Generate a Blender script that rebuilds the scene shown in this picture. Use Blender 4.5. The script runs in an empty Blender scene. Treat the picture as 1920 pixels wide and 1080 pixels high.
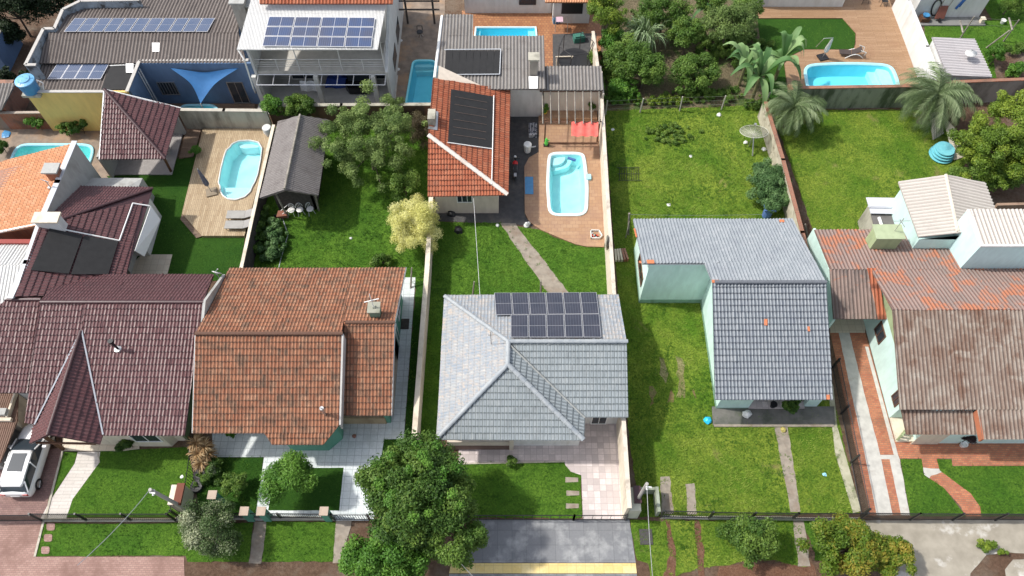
import bpy, bmesh, math, random
import numpy as np
from mathutils import Vector, Matrix
from mathutils.geometry import tessellate_polygon

# ---------------------------------------------------------------- camera, world, sun
random.seed(7); RNG = np.random.default_rng(7)
R = math.radians
F, PITCH, H = 1450.0, R(59.3), 44.0
sc = bpy.context.scene
C = sc.collection
cam = bpy.data.cameras.new('camera'); co = bpy.data.objects.new('camera', cam); C.objects.link(co)
cam.sensor_width = 36; cam.lens = F / 1920 * 36; cam.clip_end = 2000
co.location = (0, 0, H); co.rotation_euler = (R(90) - PITCH, 0, 0)
sc.camera = co
SD = Vector((.76, -.13, -1.0)).normalized()          # direction the sunlight travels
w = bpy.data.worlds.new('World'); sc.world = w; w.use_nodes = True
nt = w.node_tree; bg = nt.nodes['Background']
sky = nt.nodes.new('ShaderNodeTexSky'); sky.sky_type = 'NISHITA'; sky.sun_disc = False
sky.sun_elevation = math.asin(-SD.z); sky.sun_rotation = math.atan2(-SD.x, -SD.y)
sky.air_density = 1.0; sky.dust_density = 2.5; sky.ozone_density = 1.0
hs = nt.nodes.new('ShaderNodeHueSaturation'); hs.inputs['Saturation'].default_value = .5     # thin bright cloud whitens the sky
nt.links.new(sky.outputs[0], hs.inputs['Color']); nt.links.new(hs.outputs[0], bg.inputs[0]); bg.inputs[1].default_value = .15
sun = bpy.data.lights.new('sun', 'SUN'); so = bpy.data.objects.new('sun', sun); C.objects.link(so)
sun.energy = 2.7; sun.angle = R(2.0); sun.color = (1, .955, .88)
so.rotation_euler = SD.to_track_quat('-Z', 'Y').to_euler()
sc.view_settings.view_transform = 'Standard'; sc.view_settings.look = 'None'
sc.view_settings.exposure = 0.64; sc.view_settings.gamma = 1
sc.render.engine = 'CYCLES'

# ---------------------------------------------------------------- geometry helpers
CS, SN = math.cos(PITCH), math.sin(PITCH)
def ray(px, py):
    x = (px - 960) / F; y = (540 - py) / F
    return Vector((x, CS + y * SN, -SN + y * CS))
def P(px, py, z=0.0):
    r = ray(px, py); t = (z - H) / r.z
    return Vector((r.x * t, r.y * t, z))
def Zx(px, py, X):                                     # height of the point seen at px,py when it stands at world x = X
    r = ray(px, py); return H + r.z * X / r.x
class Pl:
    def __init__(s, a, b, c):
        s.o = Vector(a); n = (Vector(b) - s.o).cross(Vector(c) - s.o).normalized()
        s.n = n if n.z > 0 else -n
    def hit(s, px, py, off=0.0):
        r = ray(px, py); o = s.o + s.n * off
        t = (o - Vector((0, 0, H))).dot(s.n) / r.dot(s.n)
        return Vector((0, 0, H)) + r * t
    def z(s, x, y):
        return s.o.z - (s.n.x * (x - s.o.x) + s.n.y * (y - s.o.y)) / s.n.z
def PXl(py0, z0, py1, z1):                             # plane through two lines that run left to right
    a = P(960, py0, z0); b = P(960, py1, z1); return Pl(a, b, a + Vector((1, 0, 0)))

class MB:
    def __init__(s): s.v = []; s.f = []; s.uv = {}
    def add(s, vs, fs, uvs=None):
        n = len(s.v); s.v += [tuple(q) for q in vs]
        for i, f in enumerate(fs):
            if uvs: s.uv[len(s.f)] = uvs[i]
            s.f.append([n + k for k in f])
        return s
    def prism(s, poly, z0, z1):                        # poly of xy points, z0/z1 numbers or lists
        n = len(poly); A = sum(poly[i][0] * poly[(i + 1) % n][1] - poly[(i + 1) % n][0] * poly[i][1] for i in range(n))
        z0 = z0 if hasattr(z0, '__len__') else [z0] * n; z1 = z1 if hasattr(z1, '__len__') else [z1] * n
        idx = list(range(n)) if A > 0 else list(range(n))[::-1]
        vs = [(poly[i][0], poly[i][1], z0[i]) for i in idx] + [(poly[i][0], poly[i][1], z1[i]) for i in idx]
        fs = [[i, (i + 1) % n, n + (i + 1) % n, n + i] for i in range(n)]
        if n > 4:
            tri = tessellate_polygon([[Vector((poly[i][0], poly[i][1], 0)) for i in idx]])
            for t in tri:
                t = list(t); a, b, c = [vs[k] for k in t]
                if (b[0]-a[0])*(c[1]-a[1]) - (c[0]-a[0])*(b[1]-a[1]) < 0: t = t[::-1]
                fs.append([n + k for k in t]); fs.append(t[::-1])
        else:
            fs += [list(range(n, 2 * n)), list(range(n))[::-1]]
        return s.add(vs, fs)
    def box(s, x0, x1, y0, y1, z0, z1):
        return s.prism([(x0, y0), (x1, y0), (x1, y1), (x0, y1)], z0, z1)
    def obox(s, c, sx, sy, z0, z1, a=0):               # box turned about z
        ca, sa = math.cos(a), math.sin(a)
        pts = [(c[0] + ca * x - sa * y, c[1] + sa * x + ca * y) for x, y in ((-sx/2, -sy/2), (sx/2, -sy/2), (sx/2, sy/2), (-sx/2, sy/2))]
        return s.prism(pts, z0, z1)
    def tube(s, a, b, r, r2=None, n=6, cap=True):
        a = Vector(a); b = Vector(b); d = b - a; r2 = r if r2 is None else r2
        q = d.to_track_quat('Z', 'Y'); vs = []
        for p, rr in ((a, r), (b, r2)):
            for i in range(n):
                t = 2 * math.pi * i / n; vs.append(p + q @ Vector((rr * math.cos(t), rr * math.sin(t), 0)))
        fs = [[i, (i + 1) % n, n + (i + 1) % n, n + i] for i in range(n)]
        if cap: fs += [list(range(n))[::-1], list(range(n, 2 * n))]
        return s.add(vs, fs)
    def path(s, pts, r, n=6):
        for a, b in zip(pts, pts[1:]): s.tube(a, b, r, n=n)
        return s
    def lathe(s, c, prof, n=16, tilt=None):            # prof: (radius, z)
        c = Vector(c); vs = []
        for r, z in prof:
            for i in range(n):
                t = 2 * math.pi * i / n; p = Vector((r * math.cos(t), r * math.sin(t), z))
                vs.append(c + (tilt @ p if tilt else p))
        m = len(prof)
        fs = [[k * n + i, k * n + (i + 1) % n, (k + 1) * n + (i + 1) % n, (k + 1) * n + i] for k in range(m - 1) for i in range(n)]
        if prof[0][0] > 1e-4: fs.append(list(range(n))[::-1])
        if prof[-1][0] > 1e-4: fs.append([(m - 1) * n + i for i in range(n)])
        return s.add(vs, fs)
    def slab(s, pts, th):                              # polygon in any plane, given thickness downwards
        n = len(pts); pts = [Vector(p) for p in pts]
        nn = (pts[1] - pts[0]).cross(pts[2] - pts[0]).normalized()
        if nn.z < 0: pts = pts[::-1]; nn = -nn
        vs = pts + [p - nn * th for p in pts]
        fs = [list(range(n)), list(range(n, 2 * n))[::-1]] + [[n + i, n + (i + 1) % n, (i + 1) % n, i] for i in range(n)]
        return s.add(vs, fs)

WL = {}                                                # world origin of each object
def link(name, me, mat, parent=None, origin=None, smooth=False):
    o = bpy.data.objects.new(name, me); C.objects.link(o)
    if parent is not None: o.parent = parent
    for m in (mat if isinstance(mat, (list, tuple)) else [mat]): me.materials.append(m)
    if smooth: me.polygons.foreach_set('use_smooth', [True] * len(me.polygons))
    return o
def build(name, mb, mat, parent=None, origin=None, smooth=False):
    base = WL[parent.name] if parent is not None else (Vector(origin) if origin is not None else Vector((0, 0, 0)))
    me = bpy.data.meshes.new(name)
    me.from_pydata([(v[0] - base.x, v[1] - base.y, v[2] - base.z) for v in mb.v], [], mb.f)
    if mb.uv:
        uv = me.uv_layers.new(name='UVMap'); d = np.zeros((len(me.loops), 2), np.float32)
        for p in me.polygons:
            u = mb.uv.get(p.index)
            if u:
                for k, li in enumerate(p.loop_indices): d[li] = u[k]
        uv.data.foreach_set('uv', d.ravel())
    me.update()
    o = link(name, me, mat, parent, smooth=smooth)
    if parent is None: o.location = base
    WL[o.name] = base
    return o
def build_np(name, V, Fq, mat, parent=None, origin=None, tint=None, smooth=False):
    base = np.array(WL[parent.name] if parent is not None else (origin if origin is not None else (0, 0, 0)), float)
    me = bpy.data.meshes.new(name); k = Fq.shape[1]
    me.vertices.add(len(V)); me.vertices.foreach_set('co', (V - base).astype(np.float32).ravel())
    me.loops.add(Fq.size); me.loops.foreach_set('vertex_index', Fq.astype(np.int32).ravel())
    me.polygons.add(len(Fq)); me.polygons.foreach_set('loop_start', np.arange(0, Fq.size, k, dtype=np.int32))
    me.update(calc_edges=True)
    if tint is not None:
        a = me.attributes.new('tint', 'FLOAT', 'FACE'); a.data.foreach_set('value', tint.astype(np.float32))
    o = link(name, me, mat, parent, smooth=smooth)
    if parent is None: o.location = base
    WL[o.name] = Vector(base)
    return o
def tag(o, label, cat, group=None, kind=None):
    if label: o['label'] = label
    if cat: o['category'] = cat
    if group: o['group'] = group
    if kind: o['kind'] = kind
    return o
def thing(name, label, cat, loc, group=None):
    o = bpy.data.objects.new(name, None); C.objects.link(o); o.location = loc; o.empty_display_size = .2
    WL[o.name] = Vector(loc); return tag(o, label, cat, group)
def copy_tree(o, loc=None, rz=None, label=None, parent=None):
    c = o.copy(); C.objects.link(c)
    if parent is not None: c.parent = parent
    if loc is not None: c.location = loc
    if rz is not None: c.rotation_euler.z = rz
    if label: c['label'] = label
    for ch in list(o.children): copy_tree(ch, parent=c)
    return c

# ---------------------------------------------------------------- materials
def newmat(name):
    m = bpy.data.materials.new(name); m.use_nodes = True; n = m.node_tree
    return m, n, n.nodes['Principled BSDF']
def nd(n, t, **k):
    x = n.nodes.new('ShaderNode' + t)
    for a, b in k.items(): setattr(x, a, b)
    return x
def lk(n, a, b): n.links.new(a, b)
def noise(n, vec, scale, detail=4, rough=.55, dist=0):
    x = nd(n, 'TexNoise'); x.inputs['Scale'].default_value = scale; x.inputs['Detail'].default_value = detail
    x.inputs['Roughness'].default_value = rough; x.inputs['Distortion'].default_value = dist
    lk(n, vec, x.inputs['Vector']); return x.outputs['Fac']
def ramp(n, fac, stops):
    x = nd(n, 'ValToRGB'); e = x.color_ramp.elements
    while len(e) < len(stops): e.new(.5)
    for i, (p, c) in enumerate(stops):
        e[i].position = p; e[i].color = (c, c, c, 1) if not hasattr(c, '__len__') else (*c, 1)
    lk(n, fac, x.inputs[0]); return x.outputs[0]
def mix(n, fac, a, b, mode='MIX'):
    x = nd(n, 'Mix', data_type='RGBA', blend_type=mode)
    for i, v in ((0, fac), (6, a), (7, b)):
        if hasattr(v, 'default_value'): lk(n, v, x.inputs[i])
        elif i == 0: x.inputs[0].default_value = v
        else: x.inputs[i].default_value = (*v, 1)
    return x.outputs[2]
def bump(n, b, h, dist=.02, st=.6):
    x = nd(n, 'Bump'); x.inputs['Distance'].default_value = dist; x.inputs['Strength'].default_value = st
    lk(n, h, x.inputs['Height']); lk(n, x.outputs[0], b.inputs['Normal'])
def geo(n): return nd(n, 'NewGeometry').outputs['Position']
def mapping(n, vec, s=(1, 1, 1), rz=0):
    x = nd(n, 'Mapping'); x.inputs['Scale'].default_value = s; x.inputs['Rotation'].default_value = (0, 0, rz)
    lk(n, vec, x.inputs[0]); return x.outputs[0]
def objc(n): return nd(n, 'TexCoord').outputs['Object']
_mc = {}
def M(name, c1, c2=None, scale=3., rough=.7, c3=None, s3=.6, t3=(.5, .68), bmp=0, bs=20, metal=0, sx=(1, 1, 1)):
    """plain surface: two tones of fine noise plus optional large stains"""
    if name in _mc: return _mc[name]
    m, n, b = newmat(name); p = mapping(n, objc(n), sx); c2 = c2 or tuple(x * .8 for x in c1)
    col = mix(n, ramp(n, noise(n, p, scale, 6), [(.35, 0.), (.65, 1.)]), c1, c2)
    if c3: col = mix(n, ramp(n, noise(n, p, s3, 7, .65), [(t3[0], 0.), (t3[1], 1.)]), col, c3)
    lk(n, col, b.inputs['Base Color']); b.inputs['Roughness'].default_value = rough; b.inputs['Metallic'].default_value = metal
    if bmp: bump(n, b, noise(n, p, bs, 5), bmp)
    _mc[name] = m; return m
def Mtile(name, cols, tw, tl, stain, st=(.45, .7), ss=1.2, rough=.6, vary=.5, light=None, lt=(.62, .75), grime_shade=None):
    """roof tiles: uv in tiles, one random tone per tile, lichen and stains over it"""
    m, n, b = newmat(name); uv = nd(n, 'UVMap').outputs[0]; p = objc(n)
    fl = nd(n, 'VectorMath', operation='FLOOR'); lk(n, uv, fl.inputs[0])
    wn = nd(n, 'TexWhiteNoise', noise_dimensions='2D'); lk(n, fl.outputs[0], wn.inputs['Vector'])
    col = ramp(n, wn.outputs['Value'], [(i / (len(cols) - 1), c) for i, c in enumerate(cols)])
    base = cols[len(cols) // 2]
    col = mix(n, vary, base, col)
    big = noise(n, p, ss, 8, .7)
    add = nd(n, 'Math', operation='ADD'); lk(n, big, add.inputs[0])
    mm = nd(n, 'Math', operation='MULTIPLY_ADD'); lk(n, wn.outputs['Value'], mm.inputs[0]); mm.inputs[1].default_value = .16; mm.inputs[2].default_value = -.08
    lk(n, mm.outputs[0], add.inputs[1])
    col = mix(n, ramp(n, add.outputs[0], [(st[0], 0.), (st[1], .85)]), col, stain)
    if light: col = mix(n, ramp(n, noise(n, p, ss * 1.7, 6, .6, 1), [(lt[0], 0.), (lt[1], .9)]), col, light)
    col = mix(n, ramp(n, noise(n, p, 14, 4), [(.3, .0), (.75, .35)]), col, stain)
    if grime_shade:  # joint dirt plus the shade of the tile overlaps, painted into the colour
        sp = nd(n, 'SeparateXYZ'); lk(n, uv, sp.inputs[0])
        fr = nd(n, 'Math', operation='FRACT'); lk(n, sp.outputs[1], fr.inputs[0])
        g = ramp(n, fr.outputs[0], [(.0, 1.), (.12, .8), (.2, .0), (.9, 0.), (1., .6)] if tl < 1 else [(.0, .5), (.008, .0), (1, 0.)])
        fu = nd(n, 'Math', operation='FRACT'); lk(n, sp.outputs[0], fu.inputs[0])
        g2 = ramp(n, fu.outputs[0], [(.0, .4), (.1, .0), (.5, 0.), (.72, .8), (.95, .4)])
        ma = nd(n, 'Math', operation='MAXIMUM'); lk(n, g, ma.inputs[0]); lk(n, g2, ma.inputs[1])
        col = mix(n, ma.outputs[0], col, grime_shade)
    lk(n, col, b.inputs['Base Color']); b.inputs['Roughness'].default_value = rough
    bump(n, b, noise(n, p, 30, 3), .01)
    _mc[name] = m; return m
def Mbrick(name, c1, c2, mortar, w_, h_, ms=.01, off=.5, stain=None, t3=(.5, .7), rough=.6, rz=0, ss=.7, bmp=.01):
    m, n, b = newmat(name); p = mapping(n, geo(n), rz=rz)
    k = nd(n, 'TexBrick'); k.offset = off; k.inputs['Scale'].default_value = 1; k.inputs['Brick Width'].default_value = w_
    k.inputs['Row Height'].default_value = h_; k.inputs['Mortar Size'].default_value = ms; k.inputs['Bias'].default_value = 0
    k.inputs['Color1'].default_value = (*c1, 1); k.inputs['Color2'].default_value = (*c2, 1); k.inputs['Mortar'].default_value = (*mortar, 1)
    lk(n, p, k.inputs['Vector']); col = k.outputs['Color']
    col = mix(n, ramp(n, noise(n, p, 9, 5), [(.35, 0.), (.8, .4)]), col, mortar)
    if stain: col = mix(n, ramp(n, noise(n, p, ss, 7, .65), [(t3[0], 0.), (t3[1], .85)]), col, stain)
    lk(n, col, b.inputs['Base Color']); b.inputs['Roughness'].default_value = rough
    bump(n, b, k.outputs['Fac'], bmp, .3)
    _mc[name] = m; return m
def Mlawn(name, dark, mid, lightc, soil=None, ts=(.62, .72), sc_=.5, fs=9):
    m, n, b = newmat(name); p = geo(n)
    col = mix(n, ramp(n, noise(n, p, sc_, 5, .6), [(.35, 0.), (.65, 1.)]), mid, lightc)
    col = mix(n, ramp(n, noise(n, p, fs, 6, .7), [(.35, .85), (.62, 0.)]), col, dark)
    col = mix(n, ramp(n, noise(n, p, 1.9, 6, .75), [(.54, 0.), (.66, .6)]), col, tuple(x * .62 for x in mid))
    if soil: col = mix(n, ramp(n, noise(n, p, sc_ * 1.3, 8, .7, .4), [(ts[0], 0.), (ts[1], .9)]), col, soil)
    lk(n, col, b.inputs['Base Color']); b.inputs['Roughness'].default_value = .95
    b.inputs['Specular IOR Level'].default_value = .15
    bump(n, b, noise(n, p, 22, 6, .8), .12, .9)
    _mc[name] = m; return m
def Mleaf(name, a, b_, c, trans=.25, rough=.55):
    m, n, b = newmat(name); at = nd(n, 'Attribute', attribute_name='tint')
    col = ramp(n, at.outputs['Fac'], [(0, a), (.5, b_), (1, c)])
    lk(n, col, b.inputs['Base Color']); b.inputs['Roughness'].default_value = rough; b.inputs['Specular IOR Level'].default_value = .3
    tr = nd(n, 'BsdfTranslucent'); lk(n, col, tr.inputs[0]); ms = nd(n, 'MixShader'); ms.inputs[0].default_value = trans
    lk(n, b.outputs[0], ms.inputs[1]); lk(n, tr.outputs[0], ms.inputs[2])
    lk(n, ms.outputs[0], n.nodes['Material Output'].inputs[0]); _mc[name] = m; return m
def Mglossy(name, c, rough=.2, metal=0, coat=0):
    m, n, b = newmat(name); b.inputs['Base Color'].default_value = (*c, 1); b.inputs['Roughness'].default_value = rough
    b.inputs['Metallic'].default_value = metal; b.inputs['Coat Weight'].default_value = coat; _mc[name] = m; return m
def Mwater(name, tint):
    m, n, b = newmat(name); n.nodes.remove(b)
    t = nd(n, 'BsdfTransparent'); t.inputs[0].default_value = (*tint, 1)
    g = nd(n, 'BsdfGlossy'); g.inputs['Roughness'].default_value = .06
    fr = nd(n, 'Fresnel'); fr.inputs[0].default_value = 1.33
    bm = nd(n, 'Bump'); bm.inputs['Distance'].default_value = .02; bm.inputs['Strength'].default_value = .3
    lk(n, noise(n, geo(n), 6, 5, .6, .8), bm.inputs['Height'])
    lk(n, bm.outputs[0], g.inputs['Normal']); lk(n, bm.outputs[0], fr.inputs['Normal'])
    ms = nd(n, 'MixShader'); lk(n, fr.outputs[0], ms.inputs[0]); lk(n, t.outputs[0], ms.inputs[1]); lk(n, g.outputs[0], ms.inputs[2])
    lk(n, ms.outputs[0], n.nodes['Material Output'].inputs[0]); _mc[name] = m; return m
def Mpanel(name, c, c2, line, nu, nv, rough=.25):
    """photovoltaic face: uv 0..1 over one module, printed cell grid"""
    m, n, b = newmat(name); uv = nd(n, 'UVMap').outputs[0]; sp = nd(n, 'SeparateXYZ'); lk(n, uv, sp.inputs[0])
    out = []
    for ax, k in ((0, nu), (1, nv)):
        mu = nd(n, 'Math', operation='MULTIPLY'); lk(n, sp.outputs[ax], mu.inputs[0]); mu.inputs[1].default_value = k
        fr = nd(n, 'Math', operation='FRACT'); lk(n, mu.outputs[0], fr.inputs[0])
        out.append(ramp(n, fr.outputs[0], [(0, 1.), (.09, 0.), (.91, 0.), (1, 1.)]))
    mx = nd(n, 'Math', operation='MAXIMUM'); lk(n, out[0], mx.inputs[0]); lk(n, out[1], mx.inputs[1])
    pc = mix(n, ramp(n, noise(n, geo(n), .8, 4), [(.4, 0.), (.6, 1.)]), c, c2)
    col = mix(n, mx.outputs[0], pc, line); lk(n, col, b.inputs['Base Color'])
    b.inputs['Roughness'].default_value = rough; _mc[name] = m; return m

# roofing
T_MAR = Mtile('maroon_tile', [(.1, .034, .037), (.135, .05, .052), (.165, .07, .07), (.21, .11, .108)], .2, .36, (.06, .027, .03), (.5, .8), 1.1, .42, .35, grime_shade=(.055, .023, .026))
T_ORA = Mtile('weathered_orange_tile', [(.28, .095, .045), (.38, .15, .075), (.44, .195, .105), (.49, .27, .165)], .2, .36, (.07, .05, .033), (.47, .66), 1.5, .8, .8, grime_shade=(.11, .055, .035))
T_SAL = Mtile('salmon_tile', [(.52, .20, .085), (.62, .27, .12), (.68, .33, .17), (.72, .4, .24)], .2, .36, (.12, .06, .03), (.6, .8), 1.4, .8, .6, grime_shade=(.25, .11, .05))
T_RED = Mtile('red_clay_tile', [(.33, .075, .03), (.42, .11, .045), (.47, .15, .07), (.56, .22, .12)], .2, .36, (.13, .05, .03), (.52, .8), 1.4, .8, .65, grime_shade=(.14, .04, .02))
T_GRY = Mtile('pale_grey_tile', [(.25, .28, .295), (.28, .315, .335), (.31, .345, .36), (.36, .38, .385)], .2, .36, (.18, .205, .215), (.5, .75), 1.0, .55, .5, grime_shade=(.09, .105, .11))
T_GRW = Mtile('washed_grey_tile', [(.26, .3, .34), (.36, .365, .36), (.42, .405, .385), (.46, .43, .39)], .2, .36, (.2, .25, .31), (.43, .56), 1.9, .6, 1., light=(.47, .37, .28), lt=(.5, .66), grime_shade=(.24, .24, .24))
T_BLU = Mtile('slate_grey_tile', [(.165, .188, .21), (.2, .224, .245), (.235, .26, .28), (.29, .305, .32)], .2, .36, (.13, .15, .19), (.5, .8), 1.0, .5, .5, grime_shade=(.05, .06, .08))
T_BLL = Mtile('light_slate_tile', [(.205, .23, .25), (.24, .265, .285), (.275, .3, .32), (.34, .355, .37)], .2, .36, (.17, .19, .22), (.5, .8), 1.0, .5, .5)
T_RUS = Mtile('rusty_sheet', [(.2, .155, .125), (.25, .2, .165), (.29, .24, .2)], .23, 1.9, (.13, .065, .038), (.46, .64), .7, .85, .7, light=(.38, .35, .3), lt=(.46, .7), grime_shade=(.075, .04, .03))
T_RUO = Mtile('orange_washed_sheet', [(.22, .16, .14), (.27, .19, .165), (.3, .2, .17)], .23, 1.9, (.19, .155, .14), (.42, .6), .45, .85, .5, light=(.42, .14, .06), lt=(.5, .6), grime_shade=(.13, .06, .045))
T_FIB = Mtile('fibre_cement_sheet', [(.15, .125, .115), (.175, .15, .135), (.2, .175, .16)], .23, 1.9, (.08, .062, .058), (.5, .8), .6, .85, .5, light=(.28, .255, .235), lt=(.6, .8), grime_shade=(.075, .06, .055))  # darkened overall: cloud shade on this upper left roof is in the colour
T_FIL = Mtile('light_fibre_cement_sheet', [(.2, .19, .18), (.245, .23, .215), (.28, .265, .25)], .23, 1.9, (.14, .12, .11), (.5, .75), .8, .85, .5, light=(.36, .34, .32), lt=(.6, .8), grime_shade=(.085, .075, .068))
T_BEI = Mtile('beige_sheet', [(.5, .455, .41), (.54, .5, .455), (.58, .54, .49)], .23, 1.9, (.36, .31, .27), (.6, .85), .6, .6, .5, grime_shade=(.27, .24, .215))
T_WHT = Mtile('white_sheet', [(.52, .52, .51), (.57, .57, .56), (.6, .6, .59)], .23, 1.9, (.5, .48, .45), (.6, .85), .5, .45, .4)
T_SHG = Mtile('shed_grey_sheet', [(.2, .185, .18), (.24, .22, .21), (.28, .26, .25)], .15, 1.9, (.1, .085, .08), (.5, .75), .9, .85, .5, light=(.34, .32, .3), lt=(.6, .8), grime_shade=(.09, .08, .075))
# walls and trim
def W(name, c, stain=None, t=(.52, .75)): return M(name, c, tuple(x * .88 for x in c), 2.5, .8, stain or tuple(x * .72 for x in c), .9, t if stain else (.55, .8), .004, 40, sx=(1.3, 1.3, .4))
WHITE = W('white_paint', (.66, .66, .64), (.5, .48, .44)); CREAM = W('cream_render', (.68, .6, .48), (.4, .34, .26))
MINT = W('mint_paint', (.6, .78, .73), (.48, .66, .61)); MINTG = W('mint_base_band', (.22, .36, .27), (.1, .15, .1))
GREEN = W('sea_green_paint', (.12, .34, .25), (.1, .28, .2)); OLIVE = W('olive_green_paint', (.33, .4, .22), (.2, .24, .14))
BLUE = W('blue_paint', (.11, .18, .3), (.08, .13, .21)); YELLOW = W('yellow_paint', (.72, .5, .16), (.3, .2, .1), (.62, .85))  # BLUE is darkened so its colour carries the cloud shade at upper left
BEIGE = W('beige_render', (.62, .54, .45), (.48, .4, .33)); GREYW = W('grey_render', (.4, .4, .38), (.24, .23, .21)); DGREY = W('dark_concrete', (.2, .2, .19), (.1, .1, .09))
CONC = W('aged_concrete', (.42, .4, .33), (.16, .15, .12), (.45, .7)); CONCD = W('mossy_concrete', (.24, .26, .2), (.06, .08, .045), (.45, .62))
BRICK = Mbrick('brick_masonry', (.26, .085, .045), (.33, .12, .06), (.22, .17, .13), .24, .1, .012, stain=(.07, .05, .035))
WOOD = M('brown_timber', (.14, .065, .035), (.09, .04, .02), 4, .7, sx=(1, 1, 6)); WOODG = M('grey_timber', (.3, .27, .23), (.2, .18, .15), 5, .85, (.1, .09, .08), 1.2)
WOODK = M('dark_boards', (.07, .06, .055), (.04, .035, .03), 6, .85); TRIM = Mglossy('white_trim', (.75, .75, .73), .45); PIPE = Mglossy('grey_pipe', (.5, .52, .55), .4)
BLACK = Mglossy('black_rubber', (.012, .012, .014), .55); HEAT = M('black_heater_mat', (.009, .009, .010), (.014, .014, .015), 3, .8, sx=(1, 1, 1)); DARK = Mglossy('dark_opening', (.02, .02, .022), .3)
IRON = Mglossy('black_iron', (.02, .02, .022), .45); STEEL = Mglossy('galvanised_steel', (.5, .5, .5), .35, .8); GLASSD = Mglossy('dark_glass', (.03, .04, .05), .08)
ALU = Mglossy('aluminium_frame', (.7, .7, .72), .35, .3); CARW = Mglossy('white_car_paint', (.8, .8, .8), .25, 0, .6)
PV1 = Mpanel('pv_black_cells', (.018, .02, .035), (.03, .03, .045), (.12, .13, .16), 6, 12, .2)
PV2 = Mpanel('pv_blue_cells', (.035, .06, .14), (.05, .058, .1), (.16, .2, .3), 6, 10, .2)
PV3 = Mpanel('pv_slate_cells', (.05, .075, .14), (.07, .09, .15), (.14, .18, .26), 6, 10, .2)
PLW = M('white_plastic', (.72, .72, .7), None, 5, .4); PLB = M('blue_plastic', (.06, .24, .46), (.05, .2, .4), 4, .4); SAIL = M('blue_sail_cloth', (.02, .12, .3), (.015, .1, .26), 2, .8)
CYAN = M('pool_fibreglass', (.22, .72, .84), (.26, .76, .88), 2, .4); CYANL = M('pale_pool_fibreglass', (.62, .88, .88), (.5, .8, .83), 1.3, .35)
RIMB = M('light_blue_pool_rim', (.32, .66, .78), (.38, .7, .8), 3, .4); RIMW = M('white_pool_rim', (.68, .8, .82), (.6, .76, .8), 3, .4)
WAT = Mwater('pool_water', (.76, .95, .96)); WATG = Mwater('greenish_pool_water', (.5, .86, .84)); WATB = Mwater('blue_pool_water', (.62, .94, .98))
ROOFT = {'roman': [(0, .0), (.1, .028), (.25, .045), (.4, .028), (.5, 0), (.75, -.012)], 'flat': [(0, 0), (.1, .022), (.22, .022), (.32, .004), (.65, .0)],
         'corr': [(0, 0), (.17, .026), (.34, .026), (.5, 0), (.67, -.026), (.84, -.026)]}
def roof_sheet(mb, pts, pl, style='roman', tw=.2, tl=.36, step=.042, off=.0, jit=.006, updir=None):
    """real tiles or corrugations over one roof plane, cut to its convex outline; mb collects them, a slab closes the underside"""
    n = pl.n; up = Vector((0, 0, 1)); v = (up - n * up.dot(n)).normalized() if n.z < .9995 else Vector((0, 1, 0))
    if updir: v = Vector(updir); v = (v - n * v.dot(n)).normalized()
    u = v.cross(n).normalized(); o = Vector(pts[0])
    L = [((Vector(p) - o).dot(u), (Vector(p) - o).dot(v)) for p in pts]
    u0, u1 = min(a for a, b in L), max(a for a, b in L); v0, v1 = min(b for a, b in L), max(b for a, b in L)
    prof = ROOFT[style]; nu = int((u1 - u0) / tw) + 1; nv = int((v1 - v0) / tl) + 1
    us = []; 
    for i in range(nu):
        for t, h in prof: us.append((u0 + (i + t) * tw, h * tw / .2, i, t))
    us.append((u0 + nu * tw, 0, nu - 1, 1.0))
    bm = bmesh.new(); uvl = bm.loops.layers.uv.new('u'); rows = []; rv = random.Random(int(abs(o.x * 100 + o.y * 37)))
    js = {}
    for j in range(nv):
        for top in (0, 1):
            row = []
            for (uu, h, i, t) in us:
                q = js.setdefault((i, j), rv.uniform(-jit, jit) + (.022 if rv.random() < .012 and tl < 1 else 0))
                hh = h + (step if not top else 0) + q + off + .014 * math.sin(uu * .9 + o.x) * math.sin((v0 + (j + top) * tl) * 1.3 + o.y) + .006 * math.sin(uu * 2.3 + j)
                row.append((bm.verts.new(o + u * uu + v * (v0 + (j + top) * tl) + n * hh), i + min(t, .999), j + (.999 if top else .001)))
            rows.append(row)
    for a in range(len(rows) - 1):
        for k in range(len(us) - 1):
            q = [rows[a][k], rows[a][k + 1], rows[a + 1][k + 1], rows[a + 1][k]]
            f = bm.faces.new([x[0] for x in q])
            i0 = us[k][2]
            for lp, x in zip(f.loops, q):
                uu = x[1] if int(x[1]) == i0 else i0 + .999
                jj = x[2] if a % 2 == 0 else rows[a + 1][0][2]
                lp[uvl].uv = (uu, jj)
    cen = sum((Vector(p) for p in pts), Vector()) / len(pts)
    for i in range(len(pts)):
        a = Vector(pts[i]); b = Vector(pts[(i + 1) % len(pts)])
        if (b - a).length < 1e-3: continue
        pn = (b - a).cross(n).normalized()
        if (cen - a).dot(pn) > 0: pn = -pn
        bmesh.ops.bisect_plane(bm, geom=bm.verts[:] + bm.edges[:] + bm.faces[:], plane_co=a, plane_no=pn, clear_outer=True)
    bm.verts.index_update()
    mb.add([x.co.copy() for x in bm.verts], [[x.index for x in f.verts] for f in bm.faces], [[tuple(l[uvl].uv) for l in f.loops] for f in bm.faces])
    bm.free()
    lo = -.02 * tw / .2
    mb.slab([Vector(p) + n * (lo - .012) for p in pts], .07)
def roof(mb, px, pl, **k): roof_sheet(mb, [pl.hit(*q) for q in px], pl, **k)
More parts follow.
